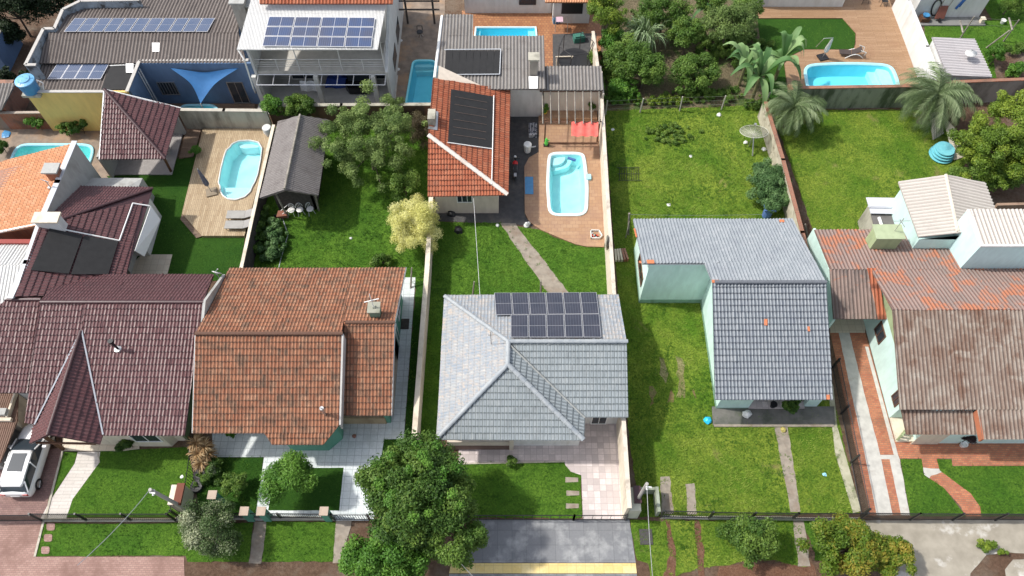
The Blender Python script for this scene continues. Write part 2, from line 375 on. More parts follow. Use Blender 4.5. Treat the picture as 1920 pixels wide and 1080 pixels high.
def ridge(mb, a, b, r=.11, seg=.38):
    """overlapping half-round ridge caps"""
    a = Vector(a); b = Vector(b); d = b - a; n = max(1, int(d.length / seg)); q = d.to_track_quat('Y', 'Z')
    for i in range(n):
        p0 = a + d * (i / n); p1 = a + d * ((i + 1.08) / n); vs = []
        for p, rr in ((p0, r * 1.12), (p1, r * .93)):
            for k in range(7):
                t = math.pi * k / 6; vs.append(p + q @ Vector((rr * math.cos(t), 0, rr * .75 * math.sin(t))))
        mb.add(vs, [[k, k + 1, 8 + k, 7 + k] for k in range(6)] + [[0, 1, 2, 3, 4, 5, 6]][::1], None)

# ---------------------------------------------------------------- ground, lawns, paving
def PX(px, z=0.0): return [P(a, b, z) for a, b in px]
def rounded(pts, r, k=5):
    out = []; n = len(pts)
    for i in range(n):
        a, b, c = Vector(pts[i - 1]), Vector(pts[i]), Vector(pts[(i + 1) % n])
        d1 = (a - b); d2 = (c - b); r1 = min(r, d1.length * .49); r2 = min(r, d2.length * .49)
        p = b + d1.normalized() * r1; q = b + d2.normalized() * r2
        for j in range(k + 1):
            t = j / k; out.append(p * (1 - t) ** 2 + b * 2 * t * (1 - t) + q * t * t)
    return out
def inset(pts, d):
    n = len(pts); A = sum(pts[i].x * pts[(i + 1) % n].y - pts[(i + 1) % n].x * pts[i].y for i in range(n)); s = 1 if A > 0 else -1
    out = []
    for i in range(n):
        a, b, c = pts[i - 1], pts[i], pts[(i + 1) % n]; t = (c - a).normalized()
        out.append(Vector((b.x - t.y * d * s, b.y + t.x * d * s, b.z)))
    return out
def ragged(pts, amp=.07, stp=.35):
    out = []; n = len(pts)
    for i in range(n):
        a, b = Vector(pts[i]), Vector(pts[(i + 1) % n]); L = (b - a).length; m = max(1, int(L / stp)); d = (b - a) / m
        nn = Vector((-d.y, d.x, 0)).normalized()
        for j in range(m): out.append(a + d * j + nn * random.uniform(-amp, amp))
    return out
def tri_up(pts):
    out = []
    for t in tessellate_polygon([[Vector((p.x, p.y, 0)) for p in pts]]):
        a, b, c = [pts[k] for k in t]; out.append(list(t) if (b.x - a.x) * (c.y - a.y) - (b.y - a.y) * (c.x - a.x) > 0 else list(t)[::-1])
    return out
def sheet_mb(outer, holes, z, th=0.0):
    loops = [[Vector((p[0], p[1], 0)) for p in outer]] + [[Vector((p[0], p[1], 0)) for p in h] for h in holes]
    flat = [p for l in loops for p in l]; mb = MB(); fs = []
    for t in tessellate_polygon(loops):
        a, b, c = [flat[k] for k in t]
        fs.append(list(t) if (b - a).cross(c - a).z > 0 else list(t)[::-1])
    mb.add([(p.x, p.y, z) for p in flat], fs)
    if th:
        for l in loops:
            n = len(l); mb.add([(p.x, p.y, z) for p in l] + [(p.x, p.y, z - th) for p in l], [[i, (i + 1) % n, n + (i + 1) % n, n + i] for i in range(n)])
    return mb
COVER = []
def sheet(name, px, z, mat, th=0, holes=(), rag=0, world=False):
    pts = px if world else PX(px, z)
    if z > .02 and name not in ('lawn', 'ground'): COVER.append((pts, .5 if 'patch' in name or 'track' in name else .93))
    if rag: pts = ragged(pts, rag)
    o = build(name, sheet_mb(pts, holes, z, th), mat); o['kind'] = 'structure'; return o

pool_px = dict(
 tan=[(1030, 285), (1094, 285), (1099, 300), (1104, 350), (1102, 405), (1028, 405), (1024, 350), (1026, 300)],
 dl=[(a / 3.376 + 300, b / 3.376 + 200) for a, b in [(500, 213), (570, 210), (625, 222), (637, 240), (650, 262), (640, 340), (622, 430), (603, 482), (588, 505), (575, 540), (540, 572), (480, 592), (430, 588), (395, 565), (378, 535), (378, 505), (366, 485), (380, 400), (400, 320), (418, 272), (438, 258), (452, 235)]],
 rd=[(1505, 121), (1560, 117), (1613, 117), (1672, 120), (1684, 145), (1690, 172), (1512, 172)],
 bg=[(773, 112), (817, 112), (824, 130), (822, 205), (757, 205), (763, 170)],
 tp=[(891, 50), (1006, 50), (1009, 78), (888, 78)],
 lf=[(30, 269), (172, 269), (178, 285), (160, 328), (8, 328)],
 by=[(340, 195), (405, 195), (414, 214), (331, 214)])
prz = dict(tan=.16, dl=.3, rd=.14, bg=.08, tp=.08, lf=.08, by=.1)       # rim heights
prad = dict(tan=.8, dl=.12, rd=1.0, bg=.55, tp=.06, lf=1.0, by=.7)
pool_out = {k: rounded(PX(v, prz[k]), prad[k]) for k, v in pool_px.items()}
hole = {k: inset(v, .06) for k, v in pool_out.items()}

G_SOIL = Mlawn('bare_soil', (.085, .05, .033), (.15, .09, .06), (.19, .13, .09), (.22, .18, .14), (.5, .7), .35, 5)
G_LAWN = Mlawn('green_lawn', (.03, .08, .009), (.07, .175, .016), (.13, .25, .027), None, sc_=.45)
G_DEEP = Mlawn('smooth_deep_lawn', (.016, .055, .008), (.03, .095, .011), (.055, .135, .016), None, sc_=.35, fs=14)
G_YEL = Mlawn('yellowish_lawn', (.04, .1, .01), (.11, .215, .018), (.27, .34, .045), (.28, .23, .1), (.6, .73), .36)
G_WILD = Mlawn('wild_ground', (.05, .05, .025), (.17, .145, .085), (.26, .2, .13), (.07, .12, .03), (.5, .6), .5)
S_PINK = Mbrick('pink_paving', (.3, .175, .145), (.38, .24, .2), (.2, .13, .11), .22, .11, .01, stain=(.18, .1, .08), t3=(.48, .66), rough=.85, ss=.45)
S_MARP = Mbrick('dark_pink_paving', (.2, .11, .1), (.26, .15, .13), (.1, .07, .06), .22, .11, .008, stain=(.32, .22, .19), t3=(.5, .75), rough=.8)
S_BRK = Mbrick('brick_paving', (.36, .1, .05), (.5, .19, .09), (.2, .13, .09), .24, .12, .012, stain=(.17, .09, .055), t3=(.48, .75), rough=.85, ss=1.1)
S_WTILE = Mbrick('white_tile_floor', (.58, .63, .64), (.66, .7, .71), (.3, .34, .35), .42, .42, .012, off=0, rough=.4, stain=(.45, .49, .48), ss=.8)
S_PTILE = Mbrick('pale_pink_tile_floor', (.42, .37, .36), (.66, .58, .56), (.35, .3, .29), .36, .36, .012, off=0, rough=.5, stain=(.42, .37, .35), ss=.9)
S_TAN = Mbrick('tan_tile_deck', (.34, .2, .11), (.4, .255, .15), (.24, .14, .09), .42, .3, .012, stain=(.26, .15, .1), t3=(.45, .7), rough=.6)
S_WOOD = Mbrick('pale_wood_deck', (.34, .245, .14), (.47, .365, .23), (.12, .08, .05), .95, .13, .008, rz=R(90), stain=(.27, .17, .1), t3=(.62, .85), rough=.7, ss=.6)
S_BRWD = Mbrick('warm_wood_deck', (.3, .18, .095), (.37, .235, .135), (.12, .06, .035), 1.8, .14, .008, stain=(.22, .11, .06), t3=(.55, .85), rough=.6)
S_DKWD = Mbrick('dark_wood_deck', (.16, .1, .065), (.22, .15, .1), (.06, .04, .03), 1.6, .15, .01, rough=.7)
S_OCT = Mbrick('orange_mosaic_floor', (.3, .12, .05), (.42, .2, .085), (.2, .09, .05), .26, .26, .02, stain=(.2, .1, .06), t3=(.55, .8), rough=.6)
S_STONE = M('brown_stone_floor', (.27, .21, .16), (.17, .13, .1), 1.6, .8, (.36, .22, .12), .5, (.5, .7), .01)
S_ASPH = M('dark_yard_cement', (.075, .072, .072), (.05, .05, .052), 3, .85, (.16, .14, .12), .5, (.55, .8), .01)
S_DARKT = Mbrick('dark_slate_pavement', (.15, .155, .165), (.19, .195, .205), (.11, .115, .12), .8, .8, .012, off=0, stain=(.36, .365, .36), t3=(.48, .7), rough=.7, ss=.8)
S_YEL = Mbrick('yellow_tactile_pavement', (.62, .47, .17), (.66, .52, .22), (.42, .32, .13), .5, .5, .01, off=0, rough=.8, stain=(.7, .6, .35))
S_CONC = M('worn_concrete', (.33, .3, .245), (.25, .225, .18), 1.4, .9, (.5, .48, .44), .55, (.55, .66), .01)
S_CONG = M('grey_concrete_path', (.3, .26, .21), (.22, .19, .155), 3, .9, (.19, .14, .1), .8, (.5, .7), .01)
S_CWALK = M('pale_concrete_strip', (.5, .49, .45), (.4, .39, .36), 2.5, .85, (.3, .24, .2), .9, (.58, .75), .01)
S_PLANK = Mbrick('pale_plank_path', (.52, .48, .44), (.58, .54, .5), (.34, .31, .28), .9, .2, .01, rough=.7)
S_CREAMF = Mbrick('cream_tile_floor', (.55, .47, .36), (.6, .53, .42), (.4, .34, .26), .45, .45, .012, off=0, rough=.5)

big = [Vector((-260, -60, 0)), Vector((260, -60, 0)), Vector((260, 320, 0)), Vector((-260, 320, 0))]
sheet('ground', big, 0, G_SOIL, holes=list(hole.values()), world=True)
A, B, Cc, D = .012, .018, .024, .03
sheet('wild_garden_ground', [(1126, -6), (1425, -6), (1440, 196), (1133, 208)], A, G_WILD)
LAWNS = []                                                                 # polygons that also carry real grass blades
def lawn(px, mat, z=Cc, holes=(), dens=22, h=.09, rag=.05, tone=0):
    sheet('lawn', px, z, mat, holes=holes, rag=rag); LAWNS.append((PX(px, z), dens, h, tone))
lawn([(118, 847), (145, 847), (139, 870), (92, 940), (89, 943)], G_LAWN, rag=.01, dens=16, h=.06)
lawn([(188, 846), (352, 838), (364, 900), (350, 955), (333, 970), (125, 970), (136, 936), (185, 869)], G_LAWN, rag=.01, dens=16, h=.06)
lawn([(82, 982), (475, 980), (467, 1053), (352, 1053), (348, 1042), (67, 1043)], G_LAWN, rag=.03)
lawn([(403, 857), (494, 857), (480, 968), (375, 968), (365, 900)], G_DEEP, rag=.01)
lawn([(515, 877), (644, 877), (636, 957), (503, 957)], G_DEEP, z=D + .006, rag=.01)
lawn([(720, 824), (792, 822), (790, 905), (708, 900)], G_DEEP, z=D + .006, rag=.01)
lawn([(493, 978), (630, 978), (625, 1053), (492, 1053)], G_LAWN, rag=.04)
lawn([(757, 505), (800, 505), (784, 823), (757, 823), (779, 541)], G_DEEP, z=.021)
lawn([(455, 508), (512, 240), (560, 225), (803, 215), (806, 520), (757, 541), (757, 520)], G_LAWN, dens=30, h=.12)
lawn([(200, 330), (300, 325), (372, 262), (372, 320), (343, 400), (378, 443), (459, 443), (450, 525), (225, 530), (285, 440)], G_DEEP, rag=.01, dens=14, h=.05)
lawn([(803, 430), (812, 416), (940, 418), (1015, 432), (1050, 449), (1100, 463), (1137, 463), (1142, 560), (835, 560), (822, 830), (780, 830)], G_LAWN, dens=30, h=.12)
lawn([(782, 832), (865, 866), (1060, 866), (1070, 884), (1089, 892), (1091, 971), (780, 971)], G_LAWN, z=.027, dens=22)
lawn([(1133, 208), (1437, 197), (1476, 404), (1520, 560), (1612, 962), (1200, 970), (1178, 800)], G_YEL, z=.0215, dens=34, h=.13, tone=1)
lawn([(1448, 207), (1760, 205), (1812, 300), (1770, 400), (1700, 450), (1530, 450)], G_YEL, dens=26, h=.1, tone=1)
lawn([(1688, 861), (1728, 861), (1733, 890), (1770, 915), (1812, 968), (1707, 968)], G_LAWN, rag=.01)
lawn([(1757, 861), (1784, 861), (1786, 874), (1945, 874), (1945, 968), (1840, 968), (1838, 950), (1820, 925), (1762, 882)], G_LAWN, rag=.01)
lawn([(1182, 976), (1500, 973), (1520, 1062), (1440, 1050), (1330, 1062), (1222, 1090), (1215, 1058), (1196, 1050)], G_YEL, rag=.1, dens=34, h=.13, tone=1)
lawn([(1505, 973), (1612, 973), (1600, 1060), (1530, 1050)], G_LAWN, rag=.08)
lawn([(1420, 34), (1580, 34), (1604, 60), (1603, 80), (1600, 92), (1508, 92), (1482, 104), (1470, 118), (1476, 172), (1440, 196)], G_DEEP, z=Cc, rag=.01, dens=12, h=.05)
lawn([(1732, 44), (1860, 38), (1835, -6), (1960, -6), (1960, 95), (1860, 98), (1868, 146), (1742, 148)], G_LAWN, dens=18)
# paths and paving
sheet('garden_path', [(146, 847), (188, 847), (185, 869), (136, 936), (124, 972), (76, 972), (92, 942), (140, 869)], D, S_PLANK)
def kerb(px, mat, w_=.12, hh=.07):
    Q = PX(px); m = MB()
    for a, b in zip(Q, Q[1:]):
        d = (b - a).normalized(); s_ = Vector((-d.y, d.x, 0)) * w_ / 2
        m.prism([(a.x - s_.x, a.y - s_.y), (b.x - s_.x, b.y - s_.y), (b.x + s_.x, b.y + s_.y), (a.x + s_.x, a.y + s_.y)], 0, hh)
    build('kerb', m, mat)['kind'] = 'structure'
KB = M('kerb_concrete', (.5, .46, .38), (.36, .33, .27), 4, .9)
kerb([(118, 846), (86, 972)], KB); kerb([(82, 980), (66, 1044)], KB); kerb([(184, 847), (187, 868)], KB, .06, .05); kerb([(892, 974), (848, 1056)], KB, .1, .04)
kerb([(1058, 866), (860, 870)], KB, .08); kerb([(1338, 799), (1562, 799)], S_CONG, .15, .12)
for pts in ([(1236, 668), (1246, 672), (1252, 700), (1250, 716), (1240, 712), (1234, 690)], [(1266, 670), (1278, 672), (1286, 705), (1283, 742), (1272, 745), (1270, 712)], [(1298, 728), (1306, 730), (1306, 746), (1299, 745)], [(1219, 728), (1228, 724), (1228, 760), (1220, 762)], [(1252, 742), (1262, 730), (1262, 752), (1254, 756)]):
    sheet('bare_patch', pts, D, Mlawn('bare_patch_%d' % pts[0][0], (.13, .13, .05), (.26, .24, .1), (.38, .34, .18) if pts[0][0] not in (1298, 1219, 1252) else (.28, .13, .08), None, sc_=1.2), rag=.16)
sheet('driveway', [(-20, 850), (118, 840), (90, 943), (80, 978), (-20, 978)], A, S_MARP)
sheet('street_pavement', [(-20, 976), (83, 976), (66, 1044), (345, 1044), (347, 1130), (-20, 1130)], B, S_PINK)
for k, (a, b) in enumerate([(96, 988), (91, 1009), (86, 1032)]):
    sheet('stepping_stone', rounded([P(a - 8, b - 7), P(a + 8, b - 7), P(a + 7, b + 7), P(a - 8, b + 7)], .12), D + .02, S_PINK, th=.03, world=True)
sheet('white_tile_terrace', [(753, 520), (779, 520), (757, 824), (720, 824), (716, 880), (700, 976), (478, 976), (495, 857), (398, 857), (398, 790), (740, 700)], D, S_WTILE)
sheet('dirt_path', [(477, 978), (500, 978), (490, 1056), (466, 1056)], D + .003, S_CONG, rag=.03)
sheet('dirt_path', [(630, 976), (660, 976), (640, 1056), (624, 1056)], D + .003, S_CONG, rag=.03)
sheet('yard_paving', [(806, 414), (806, 395), (955, 190), (1025, 190), (1012, 280), (990, 310), (985, 405), (1000, 424), (940, 419)], B, S_ASPH, rag=.02)
sheet('garden_path', [(938, 419), (966, 419), (1072, 556), (1032, 556)], D, S_CONG, rag=.04)
dk = PX([(1010, 212), (1124, 212), (1136, 463), (1100, 462), (1080, 458), (1050, 446), (1015, 431), (993, 416), (984, 398), (983, 312), (992, 295), (1010, 285)], .12)
sheet('pool_deck', dk, .12, S_TAN, th=.12, holes=[hole['tan']], world=True)
sheet('step_deck', PX([(1016, 192), (1118, 192), (1120, 222), (1015, 222)], .45), .45, S_TAN, th=.45, world=True)
sheet('timber_deck', PX([(380, 241), (512, 241), (458, 442), (378, 442), (341, 400)], .25), .25, S_WOOD, th=.25, holes=[hole['dl']], world=True)
sheet('deck_step', PX([(341, 401), (378, 443), (368, 446), (338, 411)], .12), .12, S_DKWD, th=.12, world=True)
sheet('deck_step', PX([(350, 240), (378, 240), (362, 293), (335, 297)], .1), .1, S_DKWD, th=.1, world=True)
sheet('patio_slab', [(265, 477), (323, 477), (312, 520), (225, 520)], D + .04, S_CREAMF, th=.06)
sheet('pavilion_floor', [(215, 240), (345, 240), (322, 327), (205, 327)], .1, W('grey_floor', (.33, .31, .3)), th=.1)
sheet('timber_deck', PX([(1405, -12), (1662, -12), (1668, 0), (1718, 140), (1730, 180), (1480, 182), (1471, 120), (1480, 107), (1508, 93), (1600, 93), (1605, 82), (1605, 62), (1580, 34), (1420, 34)], .09), .09, S_BRWD, th=.09, holes=[hole['rd']], world=True)
sheet('yard_paving', PX([(736, -10), (835, -10), (828, 205), (733, 205)], B), B, S_STONE, holes=[hole['bg']], world=True)
sheet('yard_paving', PX([(866, 20), (1128, 20), (1126, 140), (868, 130)], B), B, S_OCT, holes=[hole['tp']], world=True)
sheet('yard_paving', [(1036, 64), (1118, 62), (1120, 128), (1037, 128)], B + .006, S_ASPH)
sheet('yard_paving', PX([(-20, 236), (250, 236), (205, 345), (-20, 345)], A), A, S_STONE, holes=[hole['lf']], world=True)
sheet('courtyard_floor', PX([(235, 170), (475, 170), (480, 216), (235, 216)], .05), .05, S_DKWD, th=.05, holes=[hole['by']], world=True)
sheet('tile_terrace', PX([(860, 820), (1097, 780), (1157, 780), (1171, 973), (1093, 973), (1090, 891), (1070, 884), (1060, 872), (1058, 864), (860, 868)], D + .01), D + .01, S_PTILE, th=.05, world=True)
for (a, b) in [(1072, 900), (1074, 925), (1073, 949)]:
    sheet('stepping_stone', [P(a - 12, b - 5), P(a + 12, b - 4), P(a + 12, b + 4), P(a - 12, b + 5)], D + .02, S_CONG, th=.03, world=True)
sheet('street_pavement', [(893, 974), (1180, 974), (1192, 1055), (846, 1055)], D, S_DARKT, rag=.01)
sheet('tactile_pavement', [(846, 1056), (1192, 1056), (1194, 1075), (842, 1075)], D + .004, S_YEL)
sheet('street_pavement', [(842, 1076), (1194, 1076), (1200, 1130), (838, 1130)], D, S_DARKT)
sheet('driveway_strip', [(1238, 893), (1256, 893), (1263, 965), (1240, 965)], D, S_CONG, rag=.04)
sheet('driveway_strip', [(1285, 907), (1302, 906), (1307, 965), (1289, 965)], D, S_CONG, rag=.04)
G_RED = Mlawn('red_dirt', (.12, .055, .035), (.2, .1, .06), (.25, .15, .1), None, sc_=1)
sheet('dirt_track', [(1247, 976), (1256, 976), (1266, 1030), (1268, 1090), (1240, 1090), (1256, 1040)], D, G_RED, rag=.07)
sheet('dirt_track', [(1303, 976), (1311, 976), (1320, 1030), (1322, 1090), (1310, 1090), (1306, 1030)], D, G_RED, rag=.07)
sheet('dirt_track', [(1350, 1056), (1420, 1062), (1500, 1050), (1530, 1062), (1540, 1100), (1340, 1100)], B, G_RED, rag=.15)
sheet('garden_path', [(1452, 799), (1477, 799), (1501, 960), (1483, 960)], D, S_CONG, rag=.03)
sheet('garden_path', [(1488, 978), (1508, 978), (1520, 1062), (1496, 1062)], D, S_CONG, rag=.05)
sheet('porch_slab', PX([(1335, 762), (1564, 762), (1566, 797), (1337, 797)], .1), .1, M('damp_cement', (.15, .145, .13), (.1, .1, .09), 2, .8, (.06, .07, .05), .7), th=.1, world=True)
sheet('kerb_strip', PX([(1552, 720), (1562, 720), (1570, 800), (1615, 958), (1600, 962), (1566, 850)], D + .03), D + .03, M('lichen_concrete', (.42, .4, .3), (.3, .3, .2), 2, .9, (.12, .13, .07), 1.2, (.5, .65)), th=.06, world=True)
sheet('driveway', [(1556, 622), (1622, 622), (1684, 850), (1706, 966), (1632, 966)], A, S_BRK)
sheet('driveway_strip', [(1572, 622), (1592, 622), (1620, 735), (1650, 850), (1674, 966), (1644, 966), (1622, 855), (1597, 740)], B, S_CWALK, rag=.015)
sheet('driveway_strip', [(1668, 861), (1687, 861), (1706, 966), (1690, 966)], B, S_CWALK, rag=.02)
sheet('driveway_strip', [(1647, 853), (1684, 853), (1687, 861), (1650, 861)], B + .004, S_CWALK)
sheet('driveway_strip', [(1622, 650), (1628, 650), (1684, 853), (1676, 853)], B, S_CWALK)
sheet('carport_floor', [(1553, 585), (1626, 585), (1622, 624), (1557, 624)], D, S_CREAMF)
sheet('brick_path', [(1676, 826), (1945, 826), (1945, 873), (1785, 873), (1785, 860), (1687, 860)], A + .003, S_BRK)
sheet('brick_path', [(1728, 860), (1756, 860), (1762, 882), (1820, 925), (1838, 950), (1840, 968), (1811, 968), (1800, 948), (1770, 915), (1733, 890)], B, S_BRK)
sheet('path_joint', [(1731, 877), (1760, 879), (1766, 886), (1745, 892), (1742, 898), (1731, 888)], B + .006, S_CWALK, rag=.02)
sheet('street_pavement', [(1612, 976), (1945, 974), (1945, 1040), (1890, 1035), (1850, 1040), (1820, 1075), (1815, 1130), (1688, 1130)], D, S_CONC, rag=.03)
sheet('street_pavement', [(1900, 1050), (1950, 1048), (1950, 1130), (1890, 1130), (1884, 1068)], D, S_CONC, rag=.03)

# ---------------------------------------------------------------- pools
def pool(key, label, rimm, shellm, water, rimw=.2, depth=1.05, steps=None, group=None):
    out = pool_out[key]; z = prz[key]; c = sum(out, Vector()) / len(out)
    t = thing('swimming_pool', label, 'swimming pool', (c.x, c.y, z))
    inn = inset(out, rimw); n = len(out); mb = MB()
    lips = [(out, z - .12), (out, z + .03), (inset(out, .04), z + .055), (inset(out, rimw * .8), z + .05), (inn, z), (inn, z - .08)]
    vs = []
    for l, zz in lips: vs += [(p.x, p.y, zz) for p in l]
    mb.add(vs, [[k * n + i, k * n + (i + 1) % n, (k + 1) * n + (i + 1) % n, (k + 1) * n + i] for k in range(len(lips) - 1) for i in range(n)])
    build('rim', mb, rimm, t, smooth=False)
    fl = inset(inn, .22); mb = MB()
    vs = [(p.x, p.y, z - .08) for p in inn] + [(p.x, p.y, z - depth) for p in fl]
    mb.add(vs, [[i, (i + 1) % n, n + (i + 1) % n, n + i] for i in range(n)])
    mb.add([(p.x, p.y, z - depth) for p in fl], tri_up(fl))
    build('basin', mb, shellm, t)
    w_ = MB(); pts = inset(out, rimw - .02)
    w_.add([(p.x, p.y, z - .07) for p in pts], tri_up(pts))
    build('water_surface', w_, water, t)
    for sp, dz in (steps or []):
        s = MB(); q = rounded(PX(sp, z - dz), .35); s.prism([(p.x, p.y) for p in q], z - depth + .01, z - dz); build('step', s, RIMW if dz < .35 else CYANL, t)
    return t
tp = pool('tan', 'rounded fibreglass pool with pale cyan rim set in the tan tiled deck', RIMW, CYANL, WAT, .24,
     steps=[([(1032, 292), (1062, 292), (1056, 306), (1034, 312)], .25), ([(1032, 292), (1076, 292), (1066, 314), (1034, 322)], .5)])
mb = MB(); q = P(1105, 333, .2); mb.box(q.x - .25, q.x + .12, q.y - .2, q.y + .25, .12, .3); build('skimmer', mb, RIMB, tp)
pool('dl', 'turquoise pool with curved notched outline in the pale timber deck', PLW, CYANL, WAT, .09,
     steps=[([(411, 352), (474, 352), (462, 366), (440, 374), (424, 372), (412, 362)], .3), ([(446, 266), (486, 266), (488, 276), (450, 279)], .3)])
pool('rd', 'wide light blue pool beside the reclining chair on the warm brown deck', RIMB, CYAN, WAT, .26,
     steps=[([(1640, 128), (1668, 130), (1680, 168), (1658, 168)], .3), ([(1622, 128), (1668, 130), (1680, 168), (1640, 168)], .6)])
pool('bg', 'tall blue pool with ledge steps on the brown stone yard', CYAN, CYAN, WATB, .16,
     steps=[([(770, 118), (816, 118), (816, 126), (770, 126)], .3), ([(770, 118), (816, 118), (816, 135), (768, 135)], .6)])
pool('tp', 'rectangular blue pool on orange mosaic floor behind the corrugated roof', RIMW, CYAN, WATB, .14, steps=[([(894, 54), (901, 54), (900, 74), (892, 74)], .3), ([(990, 54), (1002, 54), (1003, 74), (990, 74)], .3)])
pool('lf', 'green tinted pool with light blue rim behind the salmon tiled roof', RIMB, CYANL, WATG, .22)
pool('by', 'narrow pool half hidden below the blue triangular shade sail', RIMB, CYAN, WATG, .2)

# ---------------------------------------------------------------- buildings
def X_(px, py, z=0): return P(px, py, z).x
def Y_(px, py, z=0): return P(px, py, z).y
def wallbox(mb, x0, x1, y0, y1, z0, z1): return mb.box(min(x0, x1), max(x0, x1), min(y0, y1), max(y0, y1), z0, z1)
def under(poly, planes, z0=0, off=.16):
    """footprint pushed up to just below the lowest of the given roof planes at each corner"""
    return MB().prism(poly, z0, [min(p.z(x, y) for p in planes) - off for x, y in poly])
def gable(x0, x1, y0, yr, y1, pf, pb, z0=0, off=.17):
    poly = [(x0, y0), (x1, y0), (x1, yr), (x1, y1), (x0, y1), (x0, yr)]
    return under(poly, [pf, pb], z0, off)
def opening(par, a, b, z0, z1, frame=TRIM, pane=GLASSD, outx=0, outy=-1, name='window', bars=1, shut=None):
    """window or door on a wall between points a and b (xy), standing slightly proud"""
    a = Vector((a[0], a[1], 0)); b = Vector((b[0], b[1], 0)); n = Vector((outx, outy, 0)); t = (b - a); L = t.length; t.normalize()
    def bar(s0, s1, h0, h1, d):
        p = [a + t * s0, a + t * s1, a + t * s1 + n * d, a + t * s0 + n * d]; m.prism([(q.x, q.y) for q in p], h0, h1)
    m = MB(); w_ = .06
    bar(0, L, z0, z0 + w_, .06); bar(0, L, z1 - w_, z1, .06); bar(0, w_, z0 + w_, z1 - w_, .06); bar(L - w_, L, z0 + w_, z1 - w_, .06)
    for i in range(1, bars + 1): s = L * i / (bars + 1); bar(s - .02, s + .02, z0 + w_, z1 - w_, .05)
    f = build(name, m, frame, par); m = MB(); bar(w_, L - w_, z0 + w_, z1 - w_, .025); build('pane' if name == 'window' else 'door_leaf', m, pane, f)
    return f
def bld(name, label, cat, px, z=0):
    p = P(*px); return thing(name, label, cat, (p.x, p.y, z))
EX = Vector((1, 0, 0))

# --- house with maroon tiled roof, front left
h = bld('tiled_house', 'house with glossy maroon tiled roof and steep front porch gable beside the white car', 'house', (200, 760))
mf = PXl(566, 5.1, 817, 3.0); mbk = PXl(566, 5.1, 515, 3.4)
m = MB(); K = dict(style='roman')
roof(m, [(76, 566), (155, 566), (155, 623), (65, 796), (46, 793)], mf, **K)
roof(m, [(155, 566), (381, 566), (346, 817), (194, 817), (155, 623)], mf, **K)
roof(m, [(115, 515), (401, 515), (381, 566), (76, 566)], mbk, **K)
ridge(m, mf.hit(76, 566, .05), mf.hit(381, 566, .05))
mlow = PXl(561, 4.6, 736, 3.1)
roof(m, [(12, 561), (76, 561), (52, 737), (-30, 737), (-30, 600)], mlow, **K); ridge(m, mlow.hit(14, 561, .05), mlow.hit(76, 561, .05))
rf = build('roof', m, T_MAR, h)
pk = mf.hit(152, 621); z_ = pk.z; rfr = P(86, 815, z_); rfr.x = pk.x
pw = Pl(pk, rfr, P(56, 832, 3.0)); pe = Pl(pk, rfr, P(188, 833, 3.0))
vw = MB(); roof_sheet(vw, [pk, rfr, pw.hit(56, 832), pw.hit(65, 797)], pw, **K)
roof_sheet(vw, [pk, rfr, pe.hit(188, 833), pe.hit(193, 818)], pe, **K); ridge(vw, pk + Vector((0, 0, .06)), rfr + Vector((0, 0, .06)), .09)
build('porch_roof', vw, T_MAR, h)
m = MB()
for (a, b, off) in (((153, 622), (66, 797), -.0), ((154, 621), (194, 816), 0)):
    A0, B0 = mf.hit(*a), mf.hit(*b); d = (B0 - A0).normalized(); s_ = d.cross(Vector((0, 0, 1))).normalized() * .055
    if off == 0 and b[0] > 150: s_ = -s_
    m.add([A0 + Vector((0, 0, .09)) - s_ * .6, A0 + Vector((0, 0, .09)) + s_, B0 + s_ + Vector((0, 0, .09)), B0 - s_ * .6 + Vector((0, 0, .09))], [[0, 1, 2, 3]])
build('valley_flashing', m, W('grey_flashing', (.34, .36, .4)), h)
yb = Y_(300, 515, 3.4) - .3; yf = Y_(300, 837); yr = Y_(300, 566, 5.1)
x1 = X_(350, 828); x0 = mf.hit(65, 796).x + .3
poly = [(x0, yf + 1.2), (X_(187, 840), yf + 1.2), (X_(187, 840), yf + .1), (X_(265, 837), yf), (X_(323, 837), yf), (X_(334, 828), yf + .35), (x1, yf + .35), (x1, yr), (x1, yb), (x0, yb), (x0, yr)]
m = MB().prism(poly, 0, [min(mf.z(x, y), mbk.z(x, y)) - .17 for x, y in poly]); wl = build('wall', m, CREAM, h)
m = MB(); wallbox(m, X_(-20, 700), x0 - .05, Y_(10, 725, 2), yr - .3, 0, 2.7); build('side_wall', m, GREYW, h)
m = MB(); vx = mf.hit(381, 566).x + .02; A0 = mbk.hit(401, 515); B0 = mf.hit(381, 566); C0 = mf.hit(355, 690)
m.prism([(vx, C0.y), (vx + .16, C0.y), (vx + .16, yr), (vx + .16, A0.y), (vx, A0.y), (vx, yr)], 2.2, [C0.z + .05, C0.z + .05, B0.z + .12, A0.z + .05, A0.z + .05, B0.z + .12]); build('gable_coping', m, GREYW, h)
m = MB(); wallbox(m, x1 + .02, x1 + .06, yf + .4, yr - 1, 0, 2.9); build('green_side_wall', m, OLIVE, h)
m = MB(); q = P(361, 722, 1.6); m.box(x1 + .07, x1 + .4, q.y - .4, q.y + .4, 1.5, 2.1); build('air_conditioner', m, W('conditioner_grey', (.3, .33, .25)), h)
opening(h, (X_(267, 837), yf), (X_(318, 837), yf), .9, 2.1)
m = MB(); q0 = P(85, 822, 2.9); q1 = P(120, 843); m.tube((q1.x, q1.y, 0), (q1.x, q1.y, 2.95), .11, n=8); build('post', m, WOOD, h)
m = MB(); m.tube(P(68, 830, 2.85), P(180, 832, 2.85), .07); build('beam', m, WOOD, h)
m = MB().prism([(p.x, p.y) for p in PX([(118, 846), (230, 846), (262, 842), (262, 800), (120, 780)])], 0, .1); build('porch_floor', m, S_CREAMF, h)
opening(h, (X_(196, 838, 0), yf + 1.18), (X_(232, 838), yf + 1.18), .1, 2.2, frame=WOOD, pane=WOOD, name='door', bars=0)
